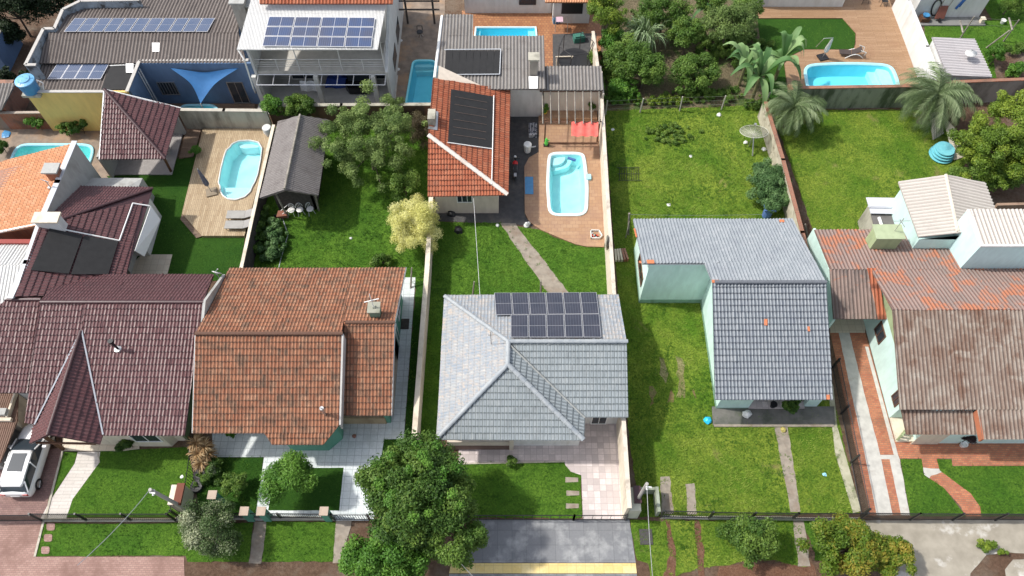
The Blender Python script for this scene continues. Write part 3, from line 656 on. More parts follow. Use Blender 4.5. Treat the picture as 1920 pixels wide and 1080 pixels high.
p = mf.hit(222, 655); m = MB(); m.lathe(p, [(.22, -.05), (.2, .08), (.1, .1), (.09, .12)]); fl_ = build('vent_base', m, STEEL, h)
m = MB(); tp_ = p + Vector((.0, 0, 1.0)); m.tube(p, tp_, .07, n=10); m.tube(tp_ + Vector((0, 0, -.12)), tp_ + Vector((0, 0, .06)), .15, n=12); build('vent_pipe', m, BLACK, h)

# --- maroon annex behind with heater mats
h = bld('tiled_annex', 'low maroon tiled building with black solar heater mats, behind the maroon house', 'house', (180, 450))
wx = -.3755 * 39.2
def at_x(px, py, X): r = ray(px, py); t = X / r.x; return Vector((X, r.y * t, H + r.z * t))
axp = Pl(P(288, 352, 2.9), P(236, 515, 2.9), P(20, 600, 4.85)); m = MB()
roof(m, [(287, 352), (236, 517), (228, 552), (28, 556), (75, 420), (115, 411)], axp, **K)
axn = Pl(P(288, 352, 2.9), P(147, 349, 2.9), axp.hit(115, 411)); roof(m, [(287, 352), (147, 349), (100, 402), (115, 411)], axn, **K)
ridge(m, axp.hit(115, 411, .05), axp.hit(286, 353, .05), .09); build('roof', m, T_MAR, h)
xe = X_(302, 412); ya = Y_(303, 408); yz = Y_(262, 515)
xq = P(75, 415, 4.9).x + .2; poly = [(xq, yz), (xe - .9, yz), (xe - .9, ya + 1.8), (xq, ya + 1.8)]
build('wall', under(poly, [axp, axn]), GREYW, h)
m = MB(); wallbox(m, xe - 1.3, xe, Y_(268, 480), ya + .1, 0, 2.75); build('store_wall', m, WHITE, h)
m = MB(); m.slab([P(283, 386, 2.85), P(301, 412, 2.0) , P(271, 481, 2.0), P(253, 470, 2.85)], .06); build('store_roof', m, TRIM, h)
m = MB(); m.path([axp.hit(92, 425, .08), axp.hit(224, 451, .08), axp.hit(249, 381, .08), axp.hit(281, 386, .08)], .05); build('pipe', m, TRIM, h)
m = MB()
for (a, b, c, d) in (((93, 428), (155, 441), (129, 513), (58, 506)), ((158, 442), (222, 452), (203, 514), (133, 514))):
    m.slab([axp.hit(*a, .16), axp.hit(*b, .16), axp.hit(*c, .16), axp.hit(*d, .16)], .05)
build('heater_mat', m, HEAT, h)

# --- boundary parapet wall between salmon roof and annex
def wall_thing(name, label, pts, z, mat, th=.16, cap=None, z0=0, capz=.06, cat='wall', capo=.04, group=None):
    """pts: px of the top line, z height(s)"""
    zs = z if hasattr(z, '__len__') else [z] * len(pts)
    W_ = [P(a, b, q) for (a, b), q in zip(pts, zs)]
    t = thing(name, label, cat, (W_[0].x, W_[0].y, 0), group); m = MB(); c = MB()
    for (a, b) in zip(W_, W_[1:]):
        d = Vector((b.x - a.x, b.y - a.y, 0)).normalized(); s_ = Vector((-d.y, d.x, 0)) * th / 2
        e = d * th / 2
        m.prism([(a.x - s_.x, a.y - s_.y), (b.x - s_.x, b.y - s_.y), (b.x + s_.x, b.y + s_.y), (a.x + s_.x, a.y + s_.y)], z0, [a.z, b.z, b.z, a.z])
        if cap:
            o_ = s_ * (1 + capo / th * 2)
            a2, b2 = a - e, b + e
            c.prism([(a2.x - o_.x, a2.y - o_.y), (b2.x - o_.x, b2.y - o_.y), (b2.x + o_.x, b2.y + o_.y), (a2.x + o_.x, a2.y + o_.y)], [a.z, b.z, b.z, a.z], [a.z + capz, b.z + capz, b.z + capz, a.z + capz])
    build('wall_face', m, mat, t)
    if cap: build('coping', c, cap, t)
    return t
wall_thing('parapet_wall', 'tall grey parapet wall between the salmon roof and the maroon annex roof', [(139, 268), (108, 341), (76, 415), (50, 492), (21, 556)], [4.9] * 5, GREYW, .28, PIPE)

# --- salmon roof house, left edge
h = bld('tiled_house', 'house with bright salmon clay tile roof and two chimneys at left edge', 'house', (20, 380))
sp_ = Pl(P(139, 269, 4.75), P(75, 417, 4.75), P(0, 433, 3.7)); m = MB()
roof(m, [(136, 270), (73, 418), (70, 424), (-60, 447), (-120, 340), (12, 301)], sp_, style='roman', tw=.22)
build('roof', m, T_SAL, h)
m = MB(); m.path([sp_.hit(-30, 441, -.02), sp_.hit(73, 420, -.02)], .09); build('gutter', m, TRIM, h)
a = sp_.hit(73, 418); b = sp_.hit(134, 272); m = MB(); m.prism([(a.x - 9, a.y + .35), (a.x - .1, a.y + .35), (b.x - .1, b.y - .3), (a.x - 9, b.y - 1)], 0, [1.9, a.z - .2, b.z - .2, 1.9]); build('wall', m, BRICK, h)
for (bx, by, zt, lab, mt, sx_, sy_) in ((107, 325, .9, 0, BRICK, .75, .6),):
    q = sp_.hit(bx, by + 6); m = MB(); m.box(q.x - sx_/2, q.x + sx_/2, q.y - sy_/2, q.y + sy_/2, q.z - .5, q.z + .75); ch = build('chimney', m, mt, h)
    m = MB(); m.box(q.x - .5, q.x + .5, q.y - .42, q.y + .42, q.z + .75, q.z + .87); build('chimney_cap', m, GREYW, ch)
q = P(90, 414, 5.3); m = MB(); m.box(q.x - .65, q.x + .75, q.y - .3, q.y + .3, 4.5, 5.55); ch = build('chimney', m, WHITE, h)
m = MB(); m.box(q.x - .75, q.x + .85, q.y - .4, q.y + .4, 5.55, 5.68); build('chimney_cap', m, CREAM, ch)
q = sp_.hit(98, 355); m = MB(); m.tube(q, q + Vector((0, 0, .9)), .035); m.tube(q + Vector((-.3, .1, .9)), q + Vector((.2, -.05, .8)), .03); m.lathe(q + Vector((-.1, 0, .1)), [(.12, 0), (.1, .12)]); build('roof_antenna', m, STEEL, h)

# --- white sheet roofs at left edge
h = bld('shed', 'low white corrugated sheet roof shelter at the left edge', 'shed', (20, 540))
a1 = PXl(497, 4.0, 607, 3.0); a2 = PXl(497, 4.0, 458, 3.5); m = MB()
roof(m, [(-40, 497), (45, 497), (16, 607), (-60, 607)], a1, style='corr', tw=.2, tl=.5, step=.01)
roof(m, [(-40, 459), (60, 459), (46, 497), (-40, 497)], a2, style='corr', tw=.2, tl=2, step=.01)
build('roof', m, T_WHT, h)
m = MB(); m.box(X_(-60, 540), X_(25, 540) - .1, Y_(0, 610, 0) + .8, Y_(0, 460, 3.5) - .2, 0, 2.9); build('wall', m, DGREY, h)
wall_thing('rusty_gutter_wall', 'low brick red wall strip under the salmon roof edge', [(-30, 452), (66, 452)], 3.7, W('red_paint', (.3, .06, .05)), .3)

# --- neighbour's brown roof strip and parapet, bottom left
h = bld('garden_store', 'brown roofed store with pale parapet beside the white car', 'shed', (10, 780))
pb_ = PXl(738, 1.7, 868, 1.5); m = MB(); roof(m, [(-60, 738), (34, 738), (32, 790), (0, 868), (-60, 868)], pb_, style='corr', tw=.12, tl=2, step=.01); build('roof', m, Mtile('brown_sheet', [(.14, .08, .05), (.18, .1, .07), (.22, .13, .09)], .12, 2, (.08, .05, .03), (.5, .8), .8, .7, .5), h)
m = MB(); xw = X_(20, 755, 1.9); yA, yB = Y_(0, 868, 1.5), Y_(0, 736, 1.9); wallbox(m, xw, xw + .12, Y_(0, 782, 1.9), yB, 0, 1.95); wallbox(m, xw - 2.6, xw + .3, Y_(0, 788, 1.9), Y_(0, 782, 1.9), 0, 1.85); build('wall', m, CREAM, h)
m = MB(); wallbox(m, xw - 3, xw - .15, yA + .1, yB - .1, 0, 1.4); build('store_wall', m, GREYW, h)
m = MB(); q = P(8, 773, 2.0); m.box(q.x - .3, q.x + .15, q.y - .2, q.y + .2, 1.86, 2.15); build('cap_stone', m, GREYW, h)

# --- maroon pavilion
h = bld('pavilion', 'open pavilion with maroon pyramid roof corner beside the timber deck', 'pavilion', (260, 300))
A0 = P(187, 299, 2.6); B0 = P(310, 298, 2.6); C0 = P(339, 203, 2.6); T0 = at_x(196, 168, A0.x + .05)
pf_ = Pl(A0, B0, T0); pe_ = Pl(B0, C0, T0); m = MB()
roof_sheet(m, [A0, B0, T0], pf_, **K); roof_sheet(m, [B0, C0, T0], pe_, **K); ridge(m, T0 + Vector((0, 0, .06)), B0 + Vector((0, 0, .06)), .11); build('roof', m, T_MAR, h)
m = MB(); m.tube(A0 + Vector((-.02, 0, -.02)), T0 + Vector((-.02, 0, 0)), .07); m.tube(C0, T0, .07); build('gutter', m, TRIM, h)
m = MB(); wallbox(m, X_(214, 320), X_(214, 320) + .15, A0.y + .4, T0.y - .5, 0, 2.4); wallbox(m, X_(214, 320), C0.x - .5, C0.y - .2, C0.y, 0, 2.3); build('wall', m, GREYW, h)
m = MB(); q = P(321, 322); m.tube((q.x, q.y, 0), (B0.x - .15, B0.y + .15, 2.5), .09); q = P(346, 247); m.tube((q.x, q.y, 0), (q.x, q.y, 2.5), .08); build('post', m, WOOD, h)
m = MB(); m.slab([P(196, 300, 2.4), P(330, 300, 2.4), P(352, 245, 2.2), P(340, 205, 2.4)], .05)
m = MB(); q = P(300, 322, .1); m.box(X_(250, 300, .1), X_(325, 300, .1) - .4, Y_(0, 290, .1), Y_(0, 280, .1), .1, .95); build('counter', m, W('pavilion_counter', (.36, .33, .3)), h)

# --- blue and yellow building with grey sheet roof, upper left
h = bld('flat_roofed_building', 'blue and yellow building with grey corrugated roof and two blue solar arrays', 'building', (250, 150))
FC = dict(style='corr', tw=.25, tl=1.9, step=.012)
r1 = PXl(62, 4.75, 119, 4.1); r2 = PXl(62, 4.75, -20, 4.1); r3 = PXl(122, 3.85, 173, 3.6); m = MB()
roof(m, [(92, 62), (447, 62), (462, 118), (68, 119)], r1, **FC)
roof(m, [(150, -2), (445, -20), (447, 62), (92, 62), (103, 45), (120, 17)], r2, **FC)
roof(m, [(60, 122), (259, 122), (238, 173), (46, 173)], r3, **FC)
build('roof', m, T_FIB, h)
fr_y = Y_(120, 173, 4.0); xl = X_(46, 173, 4.0); xr = X_(238, 173, 4.0); cy = Y_(350, 114, 4.2); xR = X_(470, 114, 4.2)
m = MB(); wallbox(m, xl, xr, fr_y, fr_y + .18, 0, 4.0); build('yellow_wall', m, YELLOW, h)
m = MB(); m.prism([(xl + .05, fr_y + .2), (xr - .02, fr_y + .2), (xr - .02, cy + .01), (xR, cy + .01), (xR, cy + 9), (X_(120, 17, 4.5), cy + 9), (xl + .05, cy + 4)], 0, 3.4); build('wall', m, BLUE, h)
m = MB(); wallbox(m, xr, xr + .16, fr_y + .2, cy, 0, 4.05); wallbox(m, xr, xR, cy - .16, cy, 0, 4.1); build('blue_wall', m, BLUE, h)
m = MB()
for pts, z in (([(46, 172), (196, 172)], 4.05), ([(238, 172), (262, 113), (466, 113)], 4.12), ([(48, 122), (82, 54), (102, 54), (118, 18), (151, 2), (262, 0)], 5.0), ([(48, 122), (68, 122)], 5.0)):
    Q = [P(a, b, z) for a, b in pts]
    for a, b in zip(Q, Q[1:]):
        d = (b - a).normalized(); s_ = Vector((-d.y, d.x, 0)) * .12
        m.prism([(a.x - s_.x, a.y - s_.y), (b.x - s_.x, b.y - s_.y), (b.x + s_.x, b.y + s_.y), (a.x + s_.x, a.y + s_.y)], z, z + .06)
build('coping', m, W('pale_coping', (.45, .43, .4)), h)
m = MB()
for pts, z, z0 in (([(48, 122), (82, 54), (102, 54), (118, 18), (151, 2), (262, 0)], 5.0, 3.3), ([(48, 122), (68, 122)], 5.0, 0)):
    Q = [P(a, b, z) for a, b in pts]
    for a, b in zip(Q, Q[1:]):
        d = (b - a).normalized(); s_ = Vector((-d.y, d.x, 0)) * .08
        m.prism([(a.x - s_.x, a.y - s_.y), (b.x - s_.x, b.y - s_.y), (b.x + s_.x, b.y + s_.y), (a.x + s_.x, a.y + s_.y)], z0, z)
build('parapet', m, M('stained_blue_grey', (.3, .36, .42), (.22, .25, .28), 2.5, .85, (.06, .06, .06), 1.4, (.5, .62)), h)
m = MB()
for (a, b) in ((292, 80), (243, 119)):
    q = r1.hit(a, b, .05); v_ = (r1.hit(a, b + 10) - r1.hit(a, b)).normalized(); m.slab([q + EX * -.28 + v_ * -.0, q + EX * .28, q + EX * .26 + v_ * .75, q - EX * .26 + v_ * .75], .02)
build('skylight', m, TRIM, h)
opening(h, (X_(303, 160, 1.5), cy - .16), (X_(336, 160, 1.5), cy - .16), 1.0, 2.3, frame=STEEL, bars=5)
opening(h, (X_(432, 160, 1.5), cy - .16), (X_(462, 160, 1.5), cy - .16), .1, 2.3, frame=STEEL, name='door', pane=GLASSD, bars=1)
m = MB(); q = P(285, 170, .1); m.tube((xr + .25, cy - .5, 0), (xr + .25, cy - .5, 3.9), .06); m.tube((xr + .25, cy - .8, 0), (xr + .25, cy - .8, 3.9), .05); build('drain_pipe', m, PIPE, h)
m = MB(); m.slab([r3.hit(207, 124, .1), r3.hit(257, 124, .1), r3.hit(241, 168, .1), r3.hit(189, 168, .1)], .04); build('heater_mat', m, HEAT, h)
m = MB(); m.path([r3.hit(206, 123, .12), r3.hit(256, 121, .12)], .04); m.path([r3.hit(256, 124, .12), r3.hit(241, 169, .12)], .04); build('pipe', m, TRIM, h)

def solar(name_label, pl, rows, mat, off=.14, cat='solar panels', frame=ALU, mid=True, u=3, group=None):
    """rows: (px top-left, top-right, bottom-right, bottom-left, count, start share): one framed array, every module a part"""
    (a, b, c, d, n) = rows[0]; o_ = pl.hit(*a, off)
    t = thing('solar_panel_array', name_label, cat, o_, group)
    for (a, b, c, d, n) in rows:
        A_, B_, C_, D_ = [pl.hit(*q, off) for q in (a, b, c, d)]
        for i in range(n):
            g = .008
            p = [A_.lerp(B_, i / n + g / 2), A_.lerp(B_, (i + 1) / n - g / 2), D_.lerp(C_, (i + 1) / n - g / 2), D_.lerp(C_, i / n + g / 2)]
            m = MB(); m.slab(p, .04); f = build('solar_module', m, frame, t)
            cc = sum(p, Vector()) / 4; w_ = (p[1] - p[0]).length; h_ = (p[3] - p[0]).length
            q = []
            for k, (sx_, sy_) in enumerate(((1, 1), (-1, 1), (-1, -1), (1, -1))):
                q.append(p[k] + (p[1] - p[0]).normalized() * sx_ * .028 + (p[3] - p[0]).normalized() * sy_ * .028 + pl.n * .006)
            m = MB()
            if mid:
                if w_ > h_ : pair = ((q[0], q[0].lerp(q[1], .493), q[3].lerp(q[2], .493), q[3]), (q[0].lerp(q[1], .507), q[1], q[2], q[3].lerp(q[2], .507)))
                else: pair = ((q[0], q[1], q[1].lerp(q[2], .493), q[0].lerp(q[3], .493)), (q[0].lerp(q[3], .507), q[1].lerp(q[2], .507), q[2], q[3]))
            else: pair = (tuple(q),)
            for pp in pair:
                s_ = list(pp)[::-1]; m.add(s_, [[0, 1, 2, 3]], [[(0, 0), (1, 0), (1, 1), (0, 1)]])
            build('cell_face', m, mat, f)
    m = MB()
    for (a, b, c, d, n) in rows:
        for s_ in (.25, .75):
            A_, B_, C_, D_ = [pl.hit(*q, off - .07) for q in (a, b, c, d)]
            m.tube(A_.lerp(D_, s_), B_.lerp(C_, s_), .03, n=4)
    build('rail', m, STEEL, t); return t
solar('long blue solar panel row on the grey roof nearest the upper left corner', r2, [((139, 34), (404, 34), (390, 59), (119, 59), 11)], PV3)
solar('short four module blue solar array above the yellow wall', r3, [((107, 119), (205, 119), (189, 148), (88, 148), 4)], PV3)
# blue water tank
t = bld('water_tank', 'round blue water tank with lid at the corner of the yellow wall', 'water tank', (60, 172), 3.6)
q = P(60, 170, 4.0); m = MB(); m.lathe((q.x, q.y, 4.0), [(.55, 0), (.59, .45), (.62, .9), (.66, .9), (.66, .96)], 20); build('tank', m, PLB, t)
m = MB(); m.lathe((q.x, q.y, 4.96), [(.68, 0), (.66, .06), (.44, .13), (.4, .2), (.001, .22)], 20)
for a in (0, 2.1, 4.2): m.tube((q.x + .2 * math.cos(a), q.y + .2 * math.sin(a), 5.17), (q.x + .56 * math.cos(a + .3), q.y + .56 * math.sin(a + .3), 5.06), .035)
build('lid', m, M('light_blue_plastic', (.16, .42, .68), None, 4, .4), t)
m = MB(); m.box(q.x - .6, q.x + .7, q.y - .5, q.y + .5, 3.8, 4.0); build('stand', m, CONC, t)
m = MB(); m.path([P(68, 150, 4.9), P(80, 155, 4.6), P(82, 168, 4.05)], .04); build('pipe', m, TRIM, t)
# shade sail
t = bld('shade_sail', 'bright blue triangular shade sail stretched over the courtyard', 'shade sail', (380, 150), 3)
c0 = [P(318, 127, 3.7), P(452, 125, 3.7), P(376, 194, 2.4)]; m = MB(); N_ = 14; idx = {}; vs = []
for i in range(N_ + 1):
    for j in range(N_ + 1 - i):
        u_, v_ = i / N_, j / N_; w_ = 1 - u_ - v_; p = c0[0] * u_ + c0[1] * v_ + c0[2] * w_
        cen = (c0[0] + c0[1] + c0[2]) / 3; k = 4 * (u_ * v_ + v_ * w_ + w_ * u_); e = min(u_, v_, w_)
        pull = (.42 * (4 * u_ * v_ * (1 - 3 * w_ if w_ < .33 else 0)) + .3 * (4 * v_ * w_ * (1 - 3 * u_ if u_ < .33 else 0)) + .3 * (4 * u_ * w_ * (1 - 3 * v_ if v_ < .33 else 0)))
        p = p.lerp(cen, pull); p.z -= .25 * min(1, e * 3); idx[i, j] = len(vs); vs.append(p)
fs = []
for i in range(N_):
    for j in range(N_ - i):
        fs.append([idx[i, j], idx[i + 1, j], idx[i, j + 1]])
        if i + j < N_ - 1: fs.append([idx[i + 1, j], idx[i + 1, j + 1], idx[i, j + 1]])
m.add(vs, fs); build('sail_cloth', m, SAIL, t, smooth=True)
m = MB(); m.tube(c0[2], (c0[2].x, c0[2].y, 0), .04); build('pole', m, STEEL, t)

# --- white two storey house with big solar array
h = bld('two_storey_house', 'white two storey house with balcony and large solar array on pale roof', 'house', (590, 120))
wr = Pl(P(446, 93, 6.3), P(707, 92, 6.3), P(715, 10, 7.1)); m = MB()
roof(m, [(444, 93), (708, 93), (728, -12), (474, -12)], wr, style='corr', tw=.1, tl=3, step=.008); build('roof', m, T_WHT, h)
m = MB(); fo = wr.hit(478, -2, .25); upn = Pl(P(487, 7, 7.5), P(735, 7, 7.5), P(735, -20, 8.1)); roof(m, [(487, 8), (736, 8), (740, -25), (487, -25)], upn, style='roman', tw=.24); build('upper_roof', m, T_RED, h)
yF = Y_(600, 133, 3.4); xL = X_(482, 133, 3.4); xR_ = X_(722, 133, 3.4); yBk = yF + 3.4; yW = yF + 2.6
m = MB(); m.box(xL, xR_, yF, yBk + .2, 3.1, 3.35); build('balcony_slab', m, W('balcony_concrete', (.5, .48, .44), (.35, .33, .3)), h)
m = MB(); m.box(xL - .1, xR_, yW + .4, yW + 8, 3.35, 6.2); build('upper_wall', m, W('warm_white', (.6, .58, .53)), h)
m = MB(); m.box(xL - .2, xL - .02, yF - .1, yW + 1, 0, 6.0); build('side_wall', m, W('side_grey_white', (.55, .56, .55)), h); m = MB(); m.prism([(xR_ + .02, yF - .25), (xR_ + .22, yF - .25), (xR_ + .22, yW + 8), (xR_ + .02, yW + 8)], 0, [3.5, 3.5, 7.4, 7.4]); build('side_wall', m, W('side_grey_white', (.55, .56, .55)), h)
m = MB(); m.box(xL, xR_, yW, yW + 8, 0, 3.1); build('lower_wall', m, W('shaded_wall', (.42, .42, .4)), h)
m = MB(); m.box(xL - .8, xR_ + .3, yF - 1.1, yF + 3, 0, .1); build('porch_floor', m, W('porch_floor_grey', (.5, .49, .46)), h)
for px_ in (500, 610, 712): q = P(px_, 186, 0); m = MB(); m.box(q.x - .16, q.x + .16, yF - .35, yF - .02, .1, 3.1); build('pillar', m, W('pillar_paint', (.6, .6, .57)), h)
m = MB(); ra = yF + .1
for zz in (4.4, 4.15, 3.95, 3.75): m.tube((xL, ra, zz), (xR_, ra, zz), .02 if zz < 4.3 else .03, n=4)
for zz in (4.4, 4.0, 3.7): m.tube((xR_, ra, zz), (xR_, yW + 3, zz), .022, n=4)
for i in range(7): x_ = xL + (xR_ - xL) * i / 6; m.tube((x_, ra, 3.35), (x_, ra, 4.4), .028, n=4)
for i in (0, 2, 4, 6): x_ = xL + (xR_ - xL) * i / 6; m.tube((x_, ra, 3.35), (x_, ra - .1, 6.2), .04, n=5)
build('railing', m, W('railing_paint', (.62, .62, .6)), h)
m = MB(); g0 = yF - .95
for i in range(9): x_ = xL + (xR_ - xL) * i / 8; m.tube((x_, yF, 3.05), (x_, g0, 2.95), .03, n=4)
m.tube((xL, g0, 2.95), (xR_, g0, 2.95), .035, n=4); m.tube((xL, yF - .03, 3.07), (xR_, yF - .03, 3.07), .035, n=4); build('canopy_frame', m, ALU, h)
for i, (a, b) in enumerate(((.15, .36), (.56, .7), (.76, .95))):
    opening(h, (xL + (xR_ - xL) * a, yW), (xL + (xR_ - xL) * b, yW), .1, 2.5, frame=TRIM, name='door', bars=1)
for a, b in ((.05, .25), (.45, .62), (.72, .9)): opening(h, (xL + (xR_ - xL) * a, yW + .4), (xL + (xR_ - xL) * b, yW + .4), 3.4, 5.5, frame=TRIM, name='door', bars=1)
m = MB(); m.path([P(447, 94, 6.1), P(458, 112, 5.6), P(475, 165, 2.6), P(482, 180, .1)], .06); build('drain_pipe', m, TRIM, h)
m = MB()
for py_, z_ in ((60, 2.2), (110, 1.8)): q = P(742, py_, z_); m.box(xR_ + .2, xR_ + .25, Y_(742, py_, 1.5) - .9, Y_(742, py_, 1.5) + .9, 1.0, 2.3)
build('side_window', m, GLASSD, h)
for (cx, cz, w_, d_, hh) in ((452, 5, .9, 1.0, 1.5), (480, 0, 1.1, .8, 1.0)):
    q = P(cx, cz + 16, 6.0); m = MB(); m.box(q.x - w_/2, q.x + w_/2, q.y - .3, q.y - .3 + d_, 4.2, 6.4 + hh - 1); ch = build('chimney', m, W('chimney_render', (.4, .38, .34), (.2, .18, .16)), h)
    m = MB(); m.box(q.x - w_/2 - .1, q.x + w_/2 + .1, q.y - .4, q.y - .2 + d_, 6.4 + hh - 1, 6.5 + hh - 1); build('chimney_cap', m, GREYW, ch)
solar('large solar array three rows high on the white two storey house', wr, [((504, 31), (704, 33), (702, 50), (499, 49), 4), ((499, 50), (702, 51), (699, 69), (495, 67), 4), ((495, 68), (699, 70), (697, 88), (491, 86), 4)], PV2)
t = bld('towel', 'white patterned towel hanging over the porch rail of the two storey house', 'towel', (580, 160), 1)
m = MB(); vs = []; nn_ = 8
for i in range(nn_ + 1):
    for j in range(5): p = P(561 + 36 * i / nn_ + j, 152 + 19 * j / 4, 2.5 - j * .35); vs.append(p + Vector((0, .05 * math.sin(i * 1.7), 0)))
m.add(vs, [[i * 5 + j, (i + 1) * 5 + j, (i + 1) * 5 + j + 1, i * 5 + j + 1] for i in range(nn_) for j in range(4)]); build('cloth', m, M('patterned_cloth', (.72, .74, .78), (.62, .65, .7), 8, .9, (.1, .12, .16), 7, (.62, .66)), t, smooth=True)
t = bld('parked_car', 'dark car mostly hidden under the porch of the two storey house', 'car', (675, 172))
q = P(675, 172, 0); m = MB(); m.prism([(q.x + a, q.y + b) for a, b in ((-1, -.1), (-.7, -.5), (.75, -.5), (1, -.1), (1, 2), (-1, 2))], .25, .85); build('body', m, Mglossy('black_car_paint', (.01, .01, .012), .15), t)
m = MB(); m.prism([(q.x + a, q.y + b) for a, b in ((-.8, .3), (.8, .3), (.8, 2), (-.8, 2))], .85, 1.4); build('cabin', m, GLASSD, t)
for s_ in (-.85, .85): m = MB(); m.tube((q.x + s_ - .1, q.y + .3, .3), (q.x + s_ + .1, q.y + .3, .3), .3, n=14); build('wheel', m, BLACK, t)
t = bld('tarpaulin', 'crumpled royal blue tarpaulin over things under the porch', 'tarpaulin', (635, 163))
q = P(637, 166, 0); m = MB(); vs = []
for i in range(9):
    for j in range(5): vs.append((q.x - 1.1 + i * .28, q.y - .1 + j * .3, .85 + .2 * math.sin(i * 1.3 + j) * (.4 + .1 * j) - (.7 if j == 0 or i in (0, 8) else 0)))
m.add(vs, [[i * 5 + j, (i + 1) * 5 + j, (i + 1) * 5 + j + 1, i * 5 + j + 1] for i in range(8) for j in range(4)]); build('sheet', m, M('royal_blue_tarp', (.02, .06, .3), None, 4, .5), t)

# --- grey corrugated middle building
h = bld('corrugated_roof_building', 'long grey corrugated roof building with black heater mats beside the rectangular pool', 'building', (920, 120))
gm = Pl(P(833, 27, 3.9), P(820, 140, 3.5), P(1022, 167, 3.4)); m = MB()
gm = PXl(27, 3.95, 167, 3.4)
roof(m, [(833, 27), (887, 27), (887, 67), (829, 67)], gm, **FC); roof(m, [(829, 67), (1020, 67), (1023, 167), (817, 167)], gm, **FC); build('roof', m, T_FIL, h)
gx = PXl(124, 3.3, 169, 3.0); m = MB(); roof(m, [(1012, 124), (1127, 124), (1132, 169), (1012, 169)], gx, **FC); build('side_roof', m, T_FIL, h)
yq = Y_(980, 219); m = MB(); yt = Y_(980, 67, 3.8) - .2; m.box(X_(825, 120, 3.6) + .2, X_(1020, 120, 3.6) - .1, yq, yt, 0, 3.15); m.box(X_(835, 50, 3.6), X_(885, 50, 3.6), yt, Y_(850, 29, 3.9), 0, 3.3); build('wall', m, W('pale_grey_render', (.58, .55, .52), (.42, .4, .37)), h)
m = MB(); m.box(X_(1018, 220), X_(1122, 220) , Y_(1060, 208, .4), Y_(1060, 200, .4), 0, 2.9); m.box(X_(1122, 210), X_(1122, 210) + .12, Y_(1060, 225), Y_(1060, 128, 3.0), 0, 2.7); build('rear_wall', m, BEIGE, h)
m = MB(); m.path([P(829, 30, 3.9), P(815, 146, 3.5)], .12); build('gutter', m, TRIM, h)
for i in range(8):
    a, b = 837 + 13 * i, 849 + 13 * i; f = lambda x, y: gm.hit(x, y, .14)
    m = MB(); m.slab([f(a - .4 + 0, 94), f(b - .4, 94), f(b - 2, 139), f(a - 4, 139)], .03); build('heater_mat', m, HEAT, h)
m = MB(); m.path([gm.hit(833, 93, .16), gm.hit(939, 92, .16), gm.hit(937, 139, .16), gm.hit(829, 140, .16)], .035); build('pipe', m, PIPE, h)
q = gm.hit(1000, 140); m = MB(); m.box(q.x - .28, q.x + .28, q.y - .1, q.y + .4, q.z - .2, q.z + 1.5); ch = build('chimney', m, W('stained_chimney', (.3, .27, .23), (.12, .1, .08)), h)
m = MB(); m.box(q.x - .4, q.x + .4, q.y - .25, q.y + .55, q.z + 1.5, q.z + 1.62); build('chimney_cap', m, CONC, ch)
m = MB(); m.slab([gm.hit(991, 143, .07), gm.hit(1009, 143, .07), gm.hit(1008, 166, .07), gm.hit(992, 166, .07)], .03); build('metal_patch', m, TRIM, h)
t = bld('pergola', 'timber pergola with thin white rafters beside the red awning cloth', 'pergola', (1060, 210))
m = MB(); zt = 2.7
for i in range(8): x_ = 1017 + i * 15.2; m.path([P(x_, 168, 2.9), P(x_ + 1, 232, 2.55)], .045, n=4)
build('rafter', m, WOODG, t)
m = MB(); m.tube(P(1012, 171, 2.8), P(1128, 171, 2.8), .09, n=4); m.tube(P(1012, 228, 2.45), P(1128, 228, 2.45), .07, n=4); build('beam', m, WOOD, t)
m = MB()
for px_, py_ in ((1021, 268), (1119, 268), (1021, 200), (1120, 200)): q = P(px_, py_, 0); m.tube((q.x, q.y, 0), (q.x, q.y, 2.5), .06, n=5)
m.tube(P(1021, 268, .2), P(1119, 268, .2), .06, n=4); build('post', m, WOOD, t)
t = bld('awning_cloth', 'coral red cloth spread over the pergola end', 'awning', (1095, 240), 2.4); m = MB(); vs = []
for i in range(13):
    for j in range(6): p = P(1071.5 + 50 * i / 12, 228 + 27.5 * j / 5, 2.45 - .03 * j); vs.append(p + Vector((0, 0, .06 * math.sin(i * math.pi * 2 / 4 + .4))))
m.add(vs, [[i * 6 + j, (i + 1) * 6 + j, (i + 1) * 6 + j + 1, i * 6 + j + 1] for i in range(12) for j in range(5)]); build('cloth', m, M('coral_cloth', (.72, .14, .11), (.62, .1, .08), 3, .8), t, smooth=True)

# --- red clay tile house with heater
h = bld('tiled_house', 'narrow house with orange red clay tile roof and big black heater, by the motorcycle', 'house', (880, 260))
A0 = P(802, 368, 2.9); D0 = P(952, 366, 2.9); B0 = P(955, 168, 2.9); pkz = at_x(803, 254, A0.x); tpz = at_x(812, 147, A0.x)
re = Pl(D0, B0, pkz); rfp = Pl(A0, D0, pkz); m = MB()
roof_sheet(m, [re.hit(812, 147), re.hit(957, 168), re.hit(953, 366), re.hit(803, 254)], re, style='roman', tw=.2, tl=.38, step=.03)
roof_sheet(m, [rfp.hit(803, 254), rfp.hit(953, 366), rfp.hit(802, 369)], rfp, style='roman'); build('roof', m, T_RED, h)
m = MB(); ridge(m, re.hit(803, 253, .06), re.hit(951, 364, .06), .15, .45); rc = build('ridge_cap', m, W('whitewashed_ridge', (.68, .62, .56), (.5, .4, .33)), h)
m = MB(); x0 = A0.x + .35; x1_ = X_(935, 398); y0 = Y_(880, 400); poly = [(x0, y0), (x1_, y0), (x1_, B0.y - .5), (x0, B0.y + .8)]; build('wall', under(poly, [re, rfp]), BEIGE, h)
opening(h, (X_(855, 385, 2), y0), (X_(885, 385, 2), y0), 1.3, 2.3, bars=2)
